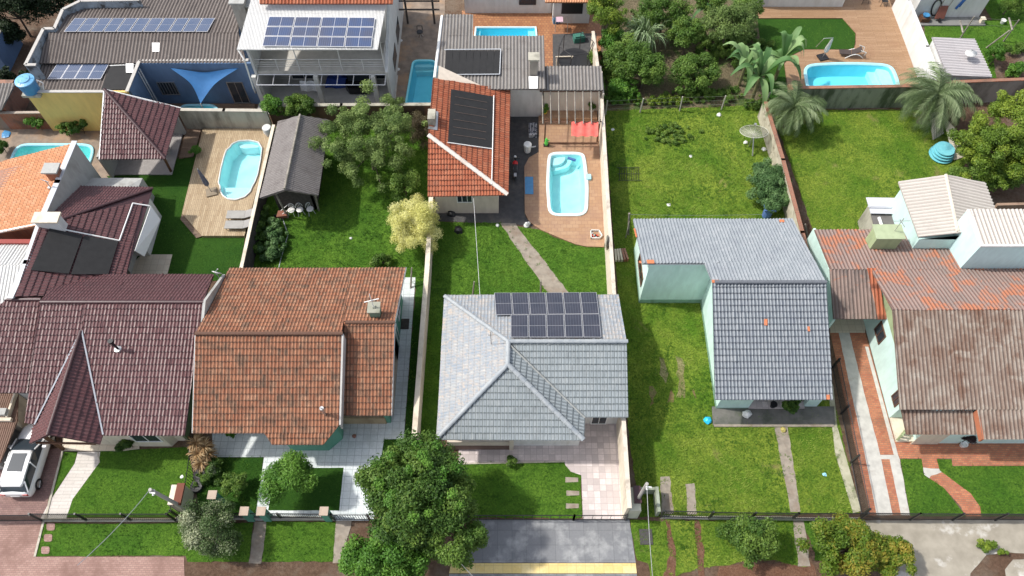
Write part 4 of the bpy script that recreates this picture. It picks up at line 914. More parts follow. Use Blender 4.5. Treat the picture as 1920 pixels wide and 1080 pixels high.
m = MB(); m.slab([re.hit(846, 167, .12), re.hit(926, 181, .12), re.hit(923, 278, .12), re.hit(840, 266, .12)], .04); build('heater_mat', m, HEAT, h)
m = MB(); m.path([re.hit(926, 179, .13), re.hit(922, 345, .13)], .035); m.path([re.hit(839, 267, .13), re.hit(923, 279, .13)], .035); build('pipe', m, TRIM, h)
m = MB()
for i in range(1, 7):
    a = (846 - 6 * i / 7, 167 + 99 * i / 7); b = (926 - 3 * i / 7, 181 + 97 * i / 7); m.path([re.hit(a[0] + 8, a[1], .15), re.hit(b[0] - 12, b[1] - 3, .15)], .014, n=4)
build('mat_seam', m, W('seam_tone', (.2, .14, .11)), h)
q = re.hit(812, 228); m = MB(); m.box(q.x - .3, q.x + .2, q.y - .4, q.y + .5, q.z - .3, q.z + .7); ch = build('chimney', m, CONC, h)
m = MB(); m.slab([re.hit(816, 208, .1), re.hit(822, 209, .1), re.hit(820, 244, .1), re.hit(802, 241, .1), re.hit(804, 236, .1), re.hit(815, 238, .1)], .03); build('flashing', m, STEEL, h)

# --- houses at the top
h = bld('white_house', 'white walled house with dark windows at the top edge behind the rectangular pool', 'house', (950, 5))
yy = Y_(950, 25); m = MB(); m.box(X_(872, 25), X_(1034, 25), yy, yy + 8, 0, 3.2); build('wall', m, WHITE, h)
opening(h, (X_(973, 8), yy), (X_(1004, 8), yy), .9, 2.1, frame=IRON, bars=2)
h = bld('tiled_cottage', 'small white cottage with orange tile eave and dark porch opening', 'house', (1065, 20))
yc = Y_(1060, 44); m = MB(); m.box(X_(1036, 44), X_(1104, 44), yc, yc + 5, 0, 2.9); build('wall', m, WHITE, h)
m = MB(); m.box(X_(1053, 20, 1.5), X_(1093, 20, 1.5), yc - .03, yc + .2, 1.0, 2.4); build('porch_opening', m, DARK, h)
pc_ = PXl(5, 3.0, -30, 3.7); m = MB(); roof(m, [(1022, 5), (1108, 5), (1106, -30), (1022, -30)], pc_, style='roman'); build('roof', m, T_SAL, h)
h = bld('white_house', 'white house wall with frosted window at the top edge beside the warm wood deck', 'house', (1500, 0))
yy = Y_(1500, 12.5, .1); m = MB(); m.box(X_(1410, 12, .1), X_(1579, 12, .1), yy, yy + 8, 0, 3.2); build('wall', m, WHITE, h)
m = MB(); m.box(X_(1421, 10, .2), X_(1438, 10, .2), yy - .03, yy, .15, 2); build('door', m, PIPE, h)
h = bld('white_outbuilding', 'white outbuilding wall hung with tools at the upper right corner', 'shed', (1780, 10))
yy = Y_(1780, 34); m = MB(); m.box(X_(1708, 34), X_(1833, 33), yy, yy + 6, 0, 3.0); build('wall', m, WHITE, h)
m = MB(); m.box(X_(1705, 34) - .2, X_(1840, 34), yy - 1.0, yy, 0, .12); build('plinth', m, DGREY, h)
wy = yy
h = bld('garden_shed', 'small white shed with light grey corrugated roof and white dish beside the long white wall', 'shed', (1800, 100))
sl = Pl(P(1748, 70, 2.6), P(1829, 73, 2.3), P(1860, 144, 2.3)); m = MB(); roof_sheet(m, [sl.hit(1748, 69), sl.hit(1828, 73), sl.hit(1861, 145), sl.hit(1775, 141)], sl, style='corr', tw=.28, tl=2, step=.01); build('roof', m, Mtile('light_grey_sheet', [(.45, .42, .42), (.5, .47, .47), (.54, .52, .52)], .28, 2, (.32, .3, .3), (.6, .85), .6, .6, .4, grime_shade=(.26, .24, .25)), h)
a, b, c, d = sl.hit(1750, 73), sl.hit(1825, 76), sl.hit(1856, 142), sl.hit(1776, 139); m = MB(); m.prism([(p.x, p.y) for p in (a, b, c, d)], 0, [p.z - .1 for p in (a, b, c, d)]); build('wall', m, WHITE, h)

# --- timber shed with grey gabled roof
h = bld('timber_shed', 'weathered open shed with grey ribbed gable roof beside the timber deck', 'shed', (550, 320))
Ra = P(563, 216, 4.0); Rb = P(534, 355, 4.15); La = P(521, 228, 3.0); Lb = P(487, 371, 3.1); Sa = P(618, 225, 2.9); Sb = P(597, 366, 2.9)
lp = Pl(Ra, Rb, Lb); rp = Pl(Ra, Rb, Sb); m = MB(); KS = dict(style='corr', tw=.15, tl=1.9, step=.01)
roof(m, [(563, 216), (534, 355), (487, 371), (521, 228)], lp, **KS); roof(m, [(563, 216), (534, 355), (597, 366), (618, 225)], rp, **KS); build('roof', m, T_SHG, h)
m = MB(); m.tube(Ra + Vector((0, 0, .06)), Rb + Vector((0, 0, .06)), .09); build('ridge_cap', m, WOODG, h)
q0, q1 = P(600, 392), P(605, 240); bx0 = q0.x - 3.6; m = MB()
gy = Lb.y + 1.3
m.box(bx0 + 1.0, q0.x - .2, gy + .0, gy + .12, 0, 2.6); m.box(q0.x - .32, q0.x - .2, gy, Ra.y - .2, 0, 2.6); m.box(Lb.x + .3, Lb.x + .42, gy, Ra.y - .2, 0, 2.6); build('wall', m, WOODK, h)
m = MB(); 
for (a, b) in (((540, 408), (516, 362)), ((598, 395), (590, 362))): q = P(*a); m.tube((q.x, q.y, 0), (P(b[0], b[1], 2.8).x, P(b[0], b[1], 2.8).y, 2.8), .07)
m.tube(Lb + Vector((.1, .1, -.15)), Rb + Vector((0, .1, -.2)), .06); m.tube(Sb + Vector((-.1, .1, -.15)), Rb + Vector((0, .1, -.2)), .06); build('post', m, WOODG, h)

# --- weathered orange tile house
h = bld('tiled_house', 'green walled house with stained orange tile roof in two steps and white tiled yard', 'house', (560, 700))
ob = PXl(625, 5.45, 503, 3.0); of = PXl(625, 5.45, 834, 2.65)
m = MB(); roof(m, [(430, 503), (656, 503), (641, 625), (367, 625)], ob, **K); roof(m, [(656, 503), (761, 502), (740, 604), (643.5, 604)], ob, **K)
roof(m, [(367, 625), (641, 625), (636, 797), (624, 812.5), (362, 812.5)], of, **K); roof(m, [(496, 812.5), (624, 812.5), (606, 834), (510, 834)], of, **K)
ridge(m, ob.hit(366, 625, .06), ob.hit(642, 625, .06)); build('roof', m, T_ORA, h)
zr = ob.hit(740, 604).z; orr = PXl(604, zr, 779, 2.7); m = MB(); roof(m, [(643, 604), (740, 604), (734, 779.5), (636, 779.5)], orr, **K); ridge(m, orr.hit(648, 604, .06), orr.hit(740, 604, .06), .1); build('lower_roof', m, T_ORA, h)
m = MB(); 
for pa in ([of.hit(641, 626, .03), of.hit(636, 797, .03)],): 
    a, b = pa; m.prism([(a.x, a.y), (a.x + .1, a.y), (b.x + .1, b.y), (b.x, b.y)], [a.z - .75, a.z - .75, b.z - .6, b.z - .6], [a.z + .04, a.z + .04, b.z + .04, b.z + .04])
build('verge_board', m, W('verge_grey', (.48, .47, .45)), h); m = MB(); a, b = ob.hit(761, 502, -.02), ob.hit(740, 604, -.02); m.tube(a, b, .06, n=4); b2 = orr.hit(734.5, 779, -.02); m.tube(b, b2, .05, n=4)
build('verge_board', m, W('verge_grey', (.48, .47, .45)), h); m = MB(); a, b = of.hit(367, 626, -.02), of.hit(361.5, 812, -.02); m.tube(a, b, .06, n=4); build('verge_board', m, W('verge_grey', (.48, .47, .45)), h)
xw0 = ob.hit(430, 503).x + .55; xw1 = X_(756, 557); yb = Y_(600, 503, 3) - .6; yr = Y_(600, 625, 5.45); yf = Y_(560, 822) + .1
xm = X_(643, 790); yfr = Y_(700, 778, 0)
pr_ = Y_(600, 604, zr)
poly = [(xw0, yf + .35), (xm, yf + .35), (xm, yr), (xm, yb), (xw0, yb), (xw0, yr)]
m = MB(); m.prism(poly, 0, [min(of.z(x, y), ob.z(x, y)) - .17 for x, y in poly]); yv = Y_(745.7, 653)
poly = [(xm + .001, yv), (xw1, yv), (xw1, pr_), (xw1, yb), (xm + .001, yb), (xm + .001, pr_)]
m.prism(poly, 0, [min(orr.z(x, y), ob.z(x, y)) - .17 for x, y in poly])
bay = [P(547, 845), P(617, 845), P(643, 823)]; m.prism([(bay[0].x, bay[0].y), (bay[1].x, bay[1].y), (bay[2].x, bay[2].y), (bay[2].x, yf + .34), (bay[0].x - .4, yf + .34)], 0, 2.55)
build('wall', m, GREEN, h)
m = MB(); m.box(xw0 - .03, xw0 + 3.6, yf + .3, yf + .34, 0, 2.4); build('porch_front', m, CREAM, h)
m = MB(); m.box(xm + .02, xw1 - .3, yv - .02 , yv, 0, 2.5); m.box(xm, xw1 - .35, Y_(700, 795), Y_(700, 795) + .15, 0, .9); build('veranda_wall', m, W('tan_render', (.42, .32, .2), (.25, .18, .1)), h)
m = MB(); q = P(735, 793); m.box(q.x - .35, q.x - .05, q.y, q.y + .3, 0, 2.6); build('pillar', m, GREEN, h)
m = MB(); m.box(xm, xw1, yfr, yv, 0, .12); build('veranda_floor', m, S_CREAMF, h)
opening(h, (X_(571, 846, 1.5), bay[0].y), (X_(594, 846, 1.5), bay[0].y), 1.2, 2.2, frame=IRON, bars=1)
opening(h, (xw1, Y_(754, 575, 1.2)), (xw1, Y_(751, 600, 1.2)), 1.0, 2.1, outx=1, outy=0)
opening(h, (xw1, Y_(749, 620, 1.2)), (xw1, Y_(748, 634, 1.2)), .1, 2.2, outx=1, outy=0, name='door', pane=W('door_green', (.1, .26, .2)), bars=0)
q = of.hit(610, 778); m = MB(); m.tube(q - Vector((0, 0, .1)), q + Vector((0, 0, .85)), .07, n=10); m.tube(q + Vector((0, 0, .78)), q + Vector((0, 0, 1.0)), .12, n=10); m.tube(q + Vector((0, -.02, 1.0)), q + Vector((-.02, -.06, 1.01)), .09, n=10); build('vent_pipe', m, STEEL, h)
q = ob.hit(705, 590); m = MB(); m.box(q.x - .28, q.x + .28, q.y - .28, q.y + .28, q.z - .3, q.z + .8); ch = build('chimney', m, W('mossy_green_chimney', (.16, .24, .17), (.1, .12, .08)), h)
m = MB(); m.box(q.x - .36, q.x + .36, q.y - .36, q.y + .36, q.z + .8, q.z + .88); m.box(q.x - .05, q.x + .1, q.y - .1, q.y + .1, q.z + .88, q.z + .95); build('chimney_cap', m, W('chimney_slab', (.3, .3, .24), (.16, .17, .12)), ch)
m = MB(); tq = q + Vector((0, 0, .9)); m.tube(tq, tq + Vector((-.05, .1, 1.3)), .022); m.tube(tq + Vector((-.45, .0, .55)), tq + Vector((.4, .12, .75)), .03); build('roof_antenna', m, TRIM, h)

# --- centre house, pale grey tiles
h = bld('tiled_house', 'house with pale grey hipped tile roof carrying the black solar array', 'house', (1000, 700))
AP = P(953, 641, 4.6); AF = P(950, 684, 4.6); AF.x = AP.x - .02
cb = PXl(553, 3, 641, 4.6); cs = PXl(783, 2.95, 641, 4.6); cw = Pl(P(833, 555, 3), P(818, 824, 2.95), AP); cf = Pl(P(818, 824, 2.95), P(1095, 826, 2.95), AF); ce = Pl(P(1095, 826, 2.95), P(1097, 783, 2.95), AF)
m = MB(); KC = dict(style='flat', tw=.2, tl=.37, step=.022)
roof(m, [(833, 553), (1160, 553), (1175, 641), (953, 641)], cb, **KC); roof(m, [(833, 555), (953, 641), (950, 684), (818, 824)], cw, **KC)
build('rear_roof', m, T_GRW, h)
m = MB(); roof(m, [(955, 641), (1175, 641), (1178, 783), (1097, 783)], cs, **KC); roof(m, [(818, 825), (950, 684), (1095, 826)], cf, **KC); roof(m, [(954, 643), (950, 684), (1095, 826), (1097, 783)], ce, **KC); build('front_roof', m, T_GRY, h)
m = MB(); zp = Vector((0, 0, .08)); ridge(m, cb.hit(953, 641) + zp, cb.hit(1176, 641) + zp, .12); ridge(m, AP + zp, AF + zp, .13); ridge(m, cw.hit(819, 823) + zp, AF + zp, .13); ridge(m, ce.hit(1094, 825) + zp, AF + zp, .14, .45); ridge(m, cw.hit(834, 556) + zp, AP + zp, .12)
build('ridge_cap', m, Mtile('ridge_grey', [(.27, .3, .325), (.32, .345, .36), (.38, .39, .39)], .2, .36, (.2, .23, .26), (.5, .7), 2, .5, .5), h)
m = MB(); a, b = ce.hit(956, 646, .04), ce.hit(1097, 783, .04); m.tube(a, b, .06, n=4); build('valley_flashing', m, W('valley_grey', (.3, .31, .3), (.2, .2, .19)), h)
x0 = cw.hit(828, 600).x + .5; x1_ = X_(1157, 797); y0 = Y_(900, 842); y1 = Y_(1000, 553, 3) - .5; xc = X_(1085, 838); yc = Y_(1120, 795)
poly = [(x0, y0 + .2), (xc, y0 + .2), (xc, yc), (x1_, yc), (x1_, cs.hit(1175, 641).y), (x1_, y1), (x0, y1)]
def zc(x, y): return min(cb.z(x, y), cw.z(x, y), max(cs.z(x, y), min(cf.z(x, y), ce.z(x, y)))) - .2
m = MB().prism(poly, 0, [zc(x, y) if y > yc - .1 else 2.75 for x, y in poly]); build('wall', m, WHITE, h)
m = MB(); m.box(x0 - .1, X_(962, 842), y0 - .05, y0 + .14, 0, .6); build('base_band', m, W('brown_base', (.16, .1, .08)), h)
m = MB(); m.box(x0, X_(962, 842), y0, y0 + .14, .6, 1.2); build('porch_parapet', m, BEIGE, h)
m = MB(); m.box(X_(955, 845), X_(963, 845), y0 - .1, y0 + .3, 0, 2.7); build('pillar', m, BEIGE, h)
opening(h, (X_(1010, 838, 1), y0 + .2), (X_(1050, 838, 1), y0 + .2), 1.0, 2.2); opening(h, (X_(1110, 797, 1), yc), (X_(1140, 797, 1), yc), .1, 2.3, name='door', bars=1)
m = MB(); q = cw.hit(921, 645, .02); m.tube(q, q + Vector((0, 0, 1.5)), .018, n=5); m.tube(q + Vector((-.15, 0, 1.1)), q + Vector((.2, 0, 1.15)), .015, n=4); build('roof_antenna', m, IRON, h)
ta = solar('black framed solar array of eleven modules on the pale grey hipped roof', cb, [((926, 549), (1119, 548), (1124, 588), (929, 590), 6), ((957, 590.5), (1124, 588.5), (1128, 632), (957, 632), 5)], PV1, off=.18, frame=Mglossy('grey_frame', (.42, .42, .44), .4, .3))

# --- mint house with slate grey roof
h = bld('tiled_house', 'mint green house with slate grey tile roof and rear wing above the grass lot', 'house', (1450, 650))
nb = PXl(528, 5.5, 411, 3.1); nf = PXl(528, 5.5, 750, 2.95)
m = MB(); roof(m, [(1187, 411), (1485, 411), (1530, 494), (1205, 494)], nb, **K); roof(m, [(1321, 494), (1530, 494), (1549, 529), (1336, 529)], nb, **K); build('rear_roof', m, T_BLL, h)
m = MB(); roof(m, [(1336, 529), (1549, 529), (1562, 750), (1341, 750)], nf, **K); build('front_roof', m, T_BLU, h)
m = MB(); ridge(m, nb.hit(1340, 528.5, .06), nb.hit(1549, 528.5, .06), .11); build('ridge_cap', m, W('dark_ridge', (.13, .14, .16)), h)
NT = Mtile('new_orange_tile', [(.5, .13, .05), (.58, .2, .09)], .2, .36, (.3, .08, .03), (.6, .8), 1.5, .8, .5)
for pl_, pts in ((nb, [(1188, 428), (1191, 428), (1195, 444), (1192, 444)]), (nb, [(1212, 487), (1226, 487), (1227, 493.5), (1214, 493.5)]), (nb, [(1198, 489), (1202, 489), (1203, 493), (1199, 493)]), (nf, [(1335, 524.5), (1348, 524.5), (1348, 530), (1335, 530)]), (nf, [(1433, 598), (1439, 598), (1439, 610), (1433, 610)]), (nf, [(1514, 612), (1518, 612), (1519, 621), (1515, 621)]), (nf, [(1550, 740), (1556, 740), (1556, 749), (1550, 749)]), (nb, [(1461, 411.5), (1470, 411.5), (1471, 416), (1462, 416)])):
    m = MB(); m.slab([pl_.hit(*q, .085) for q in pts], .03); build('replaced_tile', m, NT, h)
xA = X_(1198, 569); xB = X_(1313, 566); yA = Y_(1250, 568); yN = Y_(1250, 411, 3.1) - .4; yR = Y_(1450, 528, 5.5); yF0 = Y_(1380, 765, .1); xE = nf.hit(1562, 750).x - .6
m = MB(); poly = [(xA, yA), (xB, yA), (xE, yA), (xE, yN), (xA, yN)]; m.prism(poly, 0, [nb.z(x, y) - .17 for x, y in poly])
yP = yF0 + 2.2; xP = X_(1403, 765, .1)
poly = [(xB, yF0), (xP, yF0), (xP, yP), (xE, yP), (xE, yR), (xE, yA - .001), (xB, yA - .001), (xB, yR)]; m.prism(poly, 0, [min(nb.z(x, y), nf.z(x, y)) - .17 for x, y in poly]); build('wall', m, MINT, h)
m = MB(); m.box(xA - .015, xB, yA - .02, yA, 0, .45); m.box(xA - .02, xA, yA, yN, 0, .45); m.box(xB - .02, xB, yF0, yA - .02, 0, .35); m.box(xB - .02, xP, yF0 - .02, yF0, 0, .15); build('base_band', m, MINTG, h)
m = MB(); q = P(1540, 760, .1); m.box(q.x - .3, xE, yF0 + .1, yF0 + .35, 0, 2.75); build('pillar', m, MINT, h)
m = MB()
for a in (1363, 1384): q = P(a, 752, 2.2); m.box(q.x - .12, q.x + .12, yF0 - .02, yF0 + .05, 2.1, 2.45)
build('wall_vent', m, DARK, h)
opening(h, (xP + .8, yP), (xP + 1.7, yP), .1, 2.2, name='door', bars=0, pane=WOOD); opening(h, (xP + 2.3, yP), (xP + 3.6, yP), 1, 2.2)
m = MB(); m.box(xP, xE, yF0 - .05, yP, .1, .22); build('porch_floor', m, S_PTILE, h)
opening(h, (xA, Y_(1196, 470, 2.5)), (xA, Y_(1200, 520, 2.5)), 1.3, 2.3, outx=-1, outy=0, frame=WOOD, bars=2)

# --- rusty roofed house, right
h = bld('corrugated_roof_house', 'large mint house with rusty stained corrugated roof and side carport', 'house', (1780, 700))
ra = PXl(430, 2.95, 505, 3.85); rb = PXl(505, 3.85, 580, 5.3); rc_ = PXl(580, 5.3, 824, 2.75); rcp = PXl(503, 3.85, 598, 2.7)
KR = dict(style='corr', tw=.23, tl=1.9, step=.006)
m = MB(); roof(m, [(1527, 430), (1960, 430), (1960, 505), (1557, 505)], ra, **KR); roof(m, [(1634, 505), (1960, 505), (1960, 581), (1674, 581)], rb, **KR); build('rear_roof', m, T_RUO, h)
m = MB(); roof(m, [(1674, 581), (1970, 581), (1990, 768), (1688, 768)], rc_, **KR); roof(m, [(1832, 768), (1990, 768), (1990, 824), (1842, 824)], rc_, **KR); build('front_roof', m, T_RUS, h)
rl = PXl(766, 3.0, 815, 2.45); m = MB(); roof(m, [(1690, 766), (1831, 766), (1839, 815), (1700, 815)], rl, **KR); build('porch_roof', m, T_RUS, h)
m = MB(); roof(m, [(1556, 504), (1638, 504), (1660, 598), (1563, 598)], rcp, **KR); build('carport_roof', m, Mtile('carport_sheet', [(.25, .18, .15), (.3, .22, .19)], .23, 1.9, (.12, .1, .09), (.45, .6), .7, .85, .5, light=(.45, .15, .06), lt=(.62, .7), grime_shade=(.09, .06, .05)), h)
m = MB(); roof(m, [(1624, 503), (1640, 503), (1662, 599), (1645, 599)], rcp, style='corr', tw=.23, tl=1.9, step=.006, off=.09); build('roof_edge', m, T_RED, h)
m = MB(); q0 = rc_.hit(1831, 769, -.02); q1 = rc_.hit(1841, 824, -.02); m.prism([(q0.x, q0.y), (q0.x + .12, q0.y), (q1.x + .12, q1.y), (q1.x, q1.y)], [q0.z - .4, q0.z - .4, q1.z - .35, q1.z - .35], [q0.z + .02, q0.z + .02, q1.z + .02, q1.z + .02]); build('verge_board', m, W('rusty_board', (.4, .14, .07)), h)
XW = X_(1667, 784); yS = Y_(1667, 784); y2 = Y_(1760, 836); ye = Y_(1640, 598, 2.7) + 1
yR2 = Y_(1700, 580, 5.3); yN2 = Y_(1700, 430, 2.95) - .4; XE = X_(1970, 700)
poly = [(XW, yS), (X_(1700, 784), yS), (X_(1700, 784), y2 + .15), (XE, y2 + .15), (XE, yR2), (XE, yN2), (XW, yN2), (XW, Y_(1640, 505, 3.85)), (XW, yR2)]
m = MB(); m.prism(poly, 0, [(min(rc_.z(x, y), rb.z(x, y) if y > yR2 else 99, ra.z(x, y) if y > Y_(1640, 505, 3.85) else 99) - .2 if x > XW + 2 or y > yS + .1 else rc_.z(x, y) - .2) if y > y2 + .2 else 2.3 for x, y in poly]); build('wall', m, MINT, h)
m = MB(); m.box(XW + .01, X_(1716, 800), yS - 1.5, yS - .01, 0, .14); build('porch_floor', m, CREAM, h)
m = MB(); m.box(X_(1705, 826), X_(1755, 826), y2 + .1, y2 + .14, 0, 2.2); build('entrance_wall', m, CREAM, h)
opening(h, (XW, Y_(1663, 757, 1.6)), (XW, Y_(1660, 735, 1.6)), 1.0, 2.2, outx=-1, outy=0, frame=WOOD, bars=1)
opening(h, (XW, Y_(1632, 640, 1.6)), (XW, Y_(1628, 610, 1.6)), 1.1, 2.2, outx=-1, outy=0, frame=WOOD, bars=1)
m = MB(); m.box(XW - .03, XW, Y_(1660, 700), Y_(1630, 600), 2.4, 3.0)
m = MB(); lx = rc_.hit(1674, 600).x; m.prism([(XW - .02, yR2 + 2.2), (XW, yR2 + 2.2), (XW, yR2), (XW, yR2 - 3.6), (XW - .02, yR2 - 3.6), (XW - .02, yR2)], 2.9, [3.6, 3.6, 5.0, 3.2, 3.2, 5.0]); build('gable_band', m, OLIVE, h)
# upper blocks on the rear roof
m = MB(); pa = P(1640, 440, 4.6); q = ra.hit(1656, 467); m.box(q.x - .85, q.x + .75, q.y, q.y + .9, q.z - .4, q.z + 1.2); ch = build('chimney', m, OLIVE, h)
m = MB(); m.box(q.x - .95, q.x + .85, q.y - .1, q.y + 1.0, q.z + 1.2, q.z + 1.28); build('chimney_cap', m, W('olive_slab', (.36, .42, .26)), ch)
m = MB(); m.tube(q + Vector((.3, .5, 1.28)), q + Vector((.3, .5, 2.6)), .025); m.tube(q + Vector((-.2, .5, 2.3)), q + Vector((.9, .6, 2.2)), .02); m.tube(q + Vector((.1, .5, 2.5)), q + Vector((.5, .2, 2.1)), .02); build('roof_antenna', m, STEEL, h)
h = bld('upper_block', 'pale mint box room with cream corrugated top rising from the rusty roof', 'building', (1860, 460), 3)
zt = 6.2; q0 = P(1838, 463, zt); q1 = P(1813, 395, zt); xb = q0.x; m = MB(); m.box(xb, xb + 8, q0.y, q1.y, 3.0, zt); build('wall', m, W('sky_mint_paint', (.56, .74, .74), (.5, .66, .67)), h)
m = MB()
m.box(xb - .03, xb + 8, q0.y - .03, q0.y + .12, zt, zt + .12); m.box(xb - .03, xb + .12, q0.y + .12, q1.y + .03, zt, zt + .12); build('coping', m, WHITE, h)
tz = Pl((xb, q0.y, zt + .06), (xb + 1, q0.y, zt + .06), (xb, q1.y, zt + .16)); m = MB(); roof_sheet(m, [Vector((x, y, tz.z(x, y))) for x, y in ((xb + .12, q0.y + .12), (xb + 8, q0.y + .12), (xb + 8, q1.y), (xb + .12, q1.y))], tz, style='corr', tw=.25, tl=2, step=.008); build('roof', m, T_BEI, h)
h = bld('corrugated_gable_building', 'mint building with beige corrugated gable roof in front of the yellow green tree', 'building', (1770, 390))
bl = Pl(P(1684, 341, 4.5), at_x(1718, 447, P(1684, 341, 4.5).x), P(1773, 328, 5.1)); br = Pl(P(1847, 341, 4.5), at_x(1868, 397, P(1847, 341, 4.5).x), P(1773, 328, 5.1))
m = MB(); roof_sheet(m, [bl.hit(1684, 341), bl.hit(1773, 328), bl.hit(1796, 436), bl.hit(1722, 444)], bl, style='corr', tw=.25, tl=2, step=.01); roof_sheet(m, [br.hit(1773, 328), br.hit(1847, 341), br.hit(1884, 440), br.hit(1796, 436)], br, style='corr', tw=.25, tl=2, step=.01); build('roof', m, T_BEI, h)
m = MB(); a = P(1773, 328, 5.1); b = bl.hit(1795, 434); m.tube(a + Vector((0, .0, .03)), b + Vector((0, 0, .03)), .1); build('ridge_cap', m, BEIGE, h)
bx = P(1684, 341, 4.5).x + .25; e_ = P(1847, 341, 4.5).x - .3; by0 = Y_(1730, 462, 3.6); by1 = Y_(1700, 341, 4.5) - .3; rx = P(1773, 328, 5.1).x
poly = [(bx, by0), (rx, by0), (e_, by0), (e_, by1), (rx, by1), (bx, by1)]; m = MB(); m.prism(poly, 0, [min(bl.z(x, y), br.z(x, y)) - .15 for x, y in poly]); build('wall', m, W('pale_mint_paint', (.56, .76, .72), (.5, .68, .64)), h)
h = bld('lean_to', 'dark lean to with white ribbed metal roof edge left of the beige gable roof', 'shed', (1655, 410))
q = P(1622, 372, 2.6); m = MB(); m.slab([P(1624, 370, 2.6), P(1690, 371, 2.6), P(1690, 401, 2.5), P(1633, 400, 2.5)], .06); m.tube(P(1627, 387, 2.68), P(1688, 388, 2.68), .04, n=4); build('roof', m, Mglossy('zinc_sheet', (.52, .52, .56), .4), h)
m = MB(); m.slab([P(1633, 401, 2.3), P(1690, 402, 2.3), P(1700, 440, 2.3), P(1643, 440, 2.3)], .06); build('lower_roof', m, W('dark_roof_felt', (.13, .12, .115)), h)
a, b = P(1628, 373, 2.5), P(1643, 440, 2.3); m = MB(); m.box(a.x + .2, a.x + 2.2, b.y, a.y - .1, 0, 2.2); build('wall', m, CONC, h)
m = MB(); m.path([P(1648, 408, 2.5), P(1658, 436, 2.5)], .1, n=8); build('pipe', m, TRIM, h)
# tiny buildings at far left
h = bld('garden_store', 'small blue rendered store at the far upper left corner', 'shed', (5, 120))
m = MB(); q = P(12, 135); m.box(q.x - 3, q.x + .3, q.y, q.y + 3.2, 0, 2.4); build('wall', m, BLUE, h)
m = MB(); m.box(q.x - 3, q.x + .35, q.y - .05, q.y + 3.25, 2.4, 2.5); build('roof', m, CONC, h)
h = bld('shed', 'small shed with striped grey sheet roof below the blue store at far left', 'shed', (5, 180))
ps = PXl(156, 2.7, 206, 2.3); m = MB(); roof(m, [(-40, 156), (29, 156), (2, 206), (-40, 206)], ps, **FC); build('roof', m, T_FIL, h)
m = MB(); q = P(10, 190, 2.2); m.box(q.x - 2.5, q.x - .1, q.y - .4, q.y + 2.2, 0, 2.2); build('wall', m, BRICK, h)

# ---------------------------------------------------------------- boundary walls
wall_thing('boundary_wall', 'thin cream topped wall between the timber pool deck and the timber shed', [(452, 505), (482, 370), (513, 236)], [1.8, 1.6, 1.5], WOODK, .14, CREAM)
wall_thing('boundary_wall', 'cream wall between the stained orange house and the pale grey house', [(776, 828), (790, 640), (801, 500), (808, 372)], [1.8, 1.8, 1.7, 1.7], BEIGE, .22, CREAM, capz=.04)
wall_thing('boundary_wall', 'long cream wall from the tan pool deck to the pale grey house gate', [(1180, 950), (1166, 740), (1151, 545), (1140, 380), (1128, 180), (1112, 60)], [2.5, 2.6, 2.6, 2.3, 2.2, 2.1], CREAM, .16, W('wall_top', (.6, .54, .45), (.25, .2, .15)), capz=.03)
wall_thing('boundary_wall', 'leaning stained wall with red brick coping between the two grassy lots', [(1434, 188), (1468, 300), (1504, 436), (1518, 490)], [1.75] * 4, M('lichen_render', (.5, .46, .36), (.38, .34, .26), 2, .9, (.16, .13, .09), 1.5, (.52, .66)), .18, BRICK, capz=.08)
wall_thing('boundary_wall', 'mossy concrete wall between the warm wood deck and the palms', [(1490, 165), (1742, 161)], 2.15, CONCD, .2, BRICK, capz=.06)
wall_thing('boundary_wall', 'weathered grey wall with crumbling brick top running off the right edge', [(1742, 156), (1945, 148)], 2.2, W('weathered_grey', (.3, .27, .24), (.13, .11, .09), (.42, .62)), .2, BRICK, capz=.06)
wall_thing('boundary_wall', 'pale concrete wall behind the timber pool deck', [(333, 206), (420, 207), (500, 208)], 2.0, CONC, .2, W('coping_stone', (.45, .42, .36)), capz=.06)
wall_thing('boundary_wall', 'dark brick wall behind the timber shed and grey green tree', [(500, 198), (640, 197), (830, 196)], 2.0, W('dark_brick', (.16, .085, .055), (.06, .045, .035), (.4, .6)), .2, CONC, capz=.06)
wl_ = wall_thing('boundary_wall', 'red brick wall with pale posts in front of the yellow wall', [(-30, 212), (240, 209)], 1.7, BRICK, .14, W('brick_cap', (.4, .33, .27)), capz=.04)
m = MB()
for px_ in (14, 84, 146): q = P(px_, 210, 1.7); m.box(q.x - .1, q.x + .1, q.y - .14, q.y + .1, 0, 1.72)
build('post', m, CONC, wl_)
wall_thing('boundary_wall', 'long white wall between the warm wood deck and the light grey roofed shed', [(1694, -25), (1704, 0), (1739, 87), (1762, 146)], [2.2] * 4, WHITE, .16, WHITE, capz=.03)
wall_thing('boundary_wall', 'tall mint wall between slate grey roof and rusty carport', [(1527, 428), (1546, 480), (1557, 510), (1564, 600)], [2.7, 2.75, 2.75, 2.4], MINT, .15)
wall_thing('boundary_wall', 'low brown wall behind the white block at the right edge', [(1870, 383), (1950, 381)], 2.0, W('tan_brown', (.3, .2, .14), (.16, .1, .07)), .2)
wall_thing('boundary_wall', 'white side wall of the store between maroon roof and striped driveway', [(35, 735), (62, 738)], 2.2, GREYW, .12)
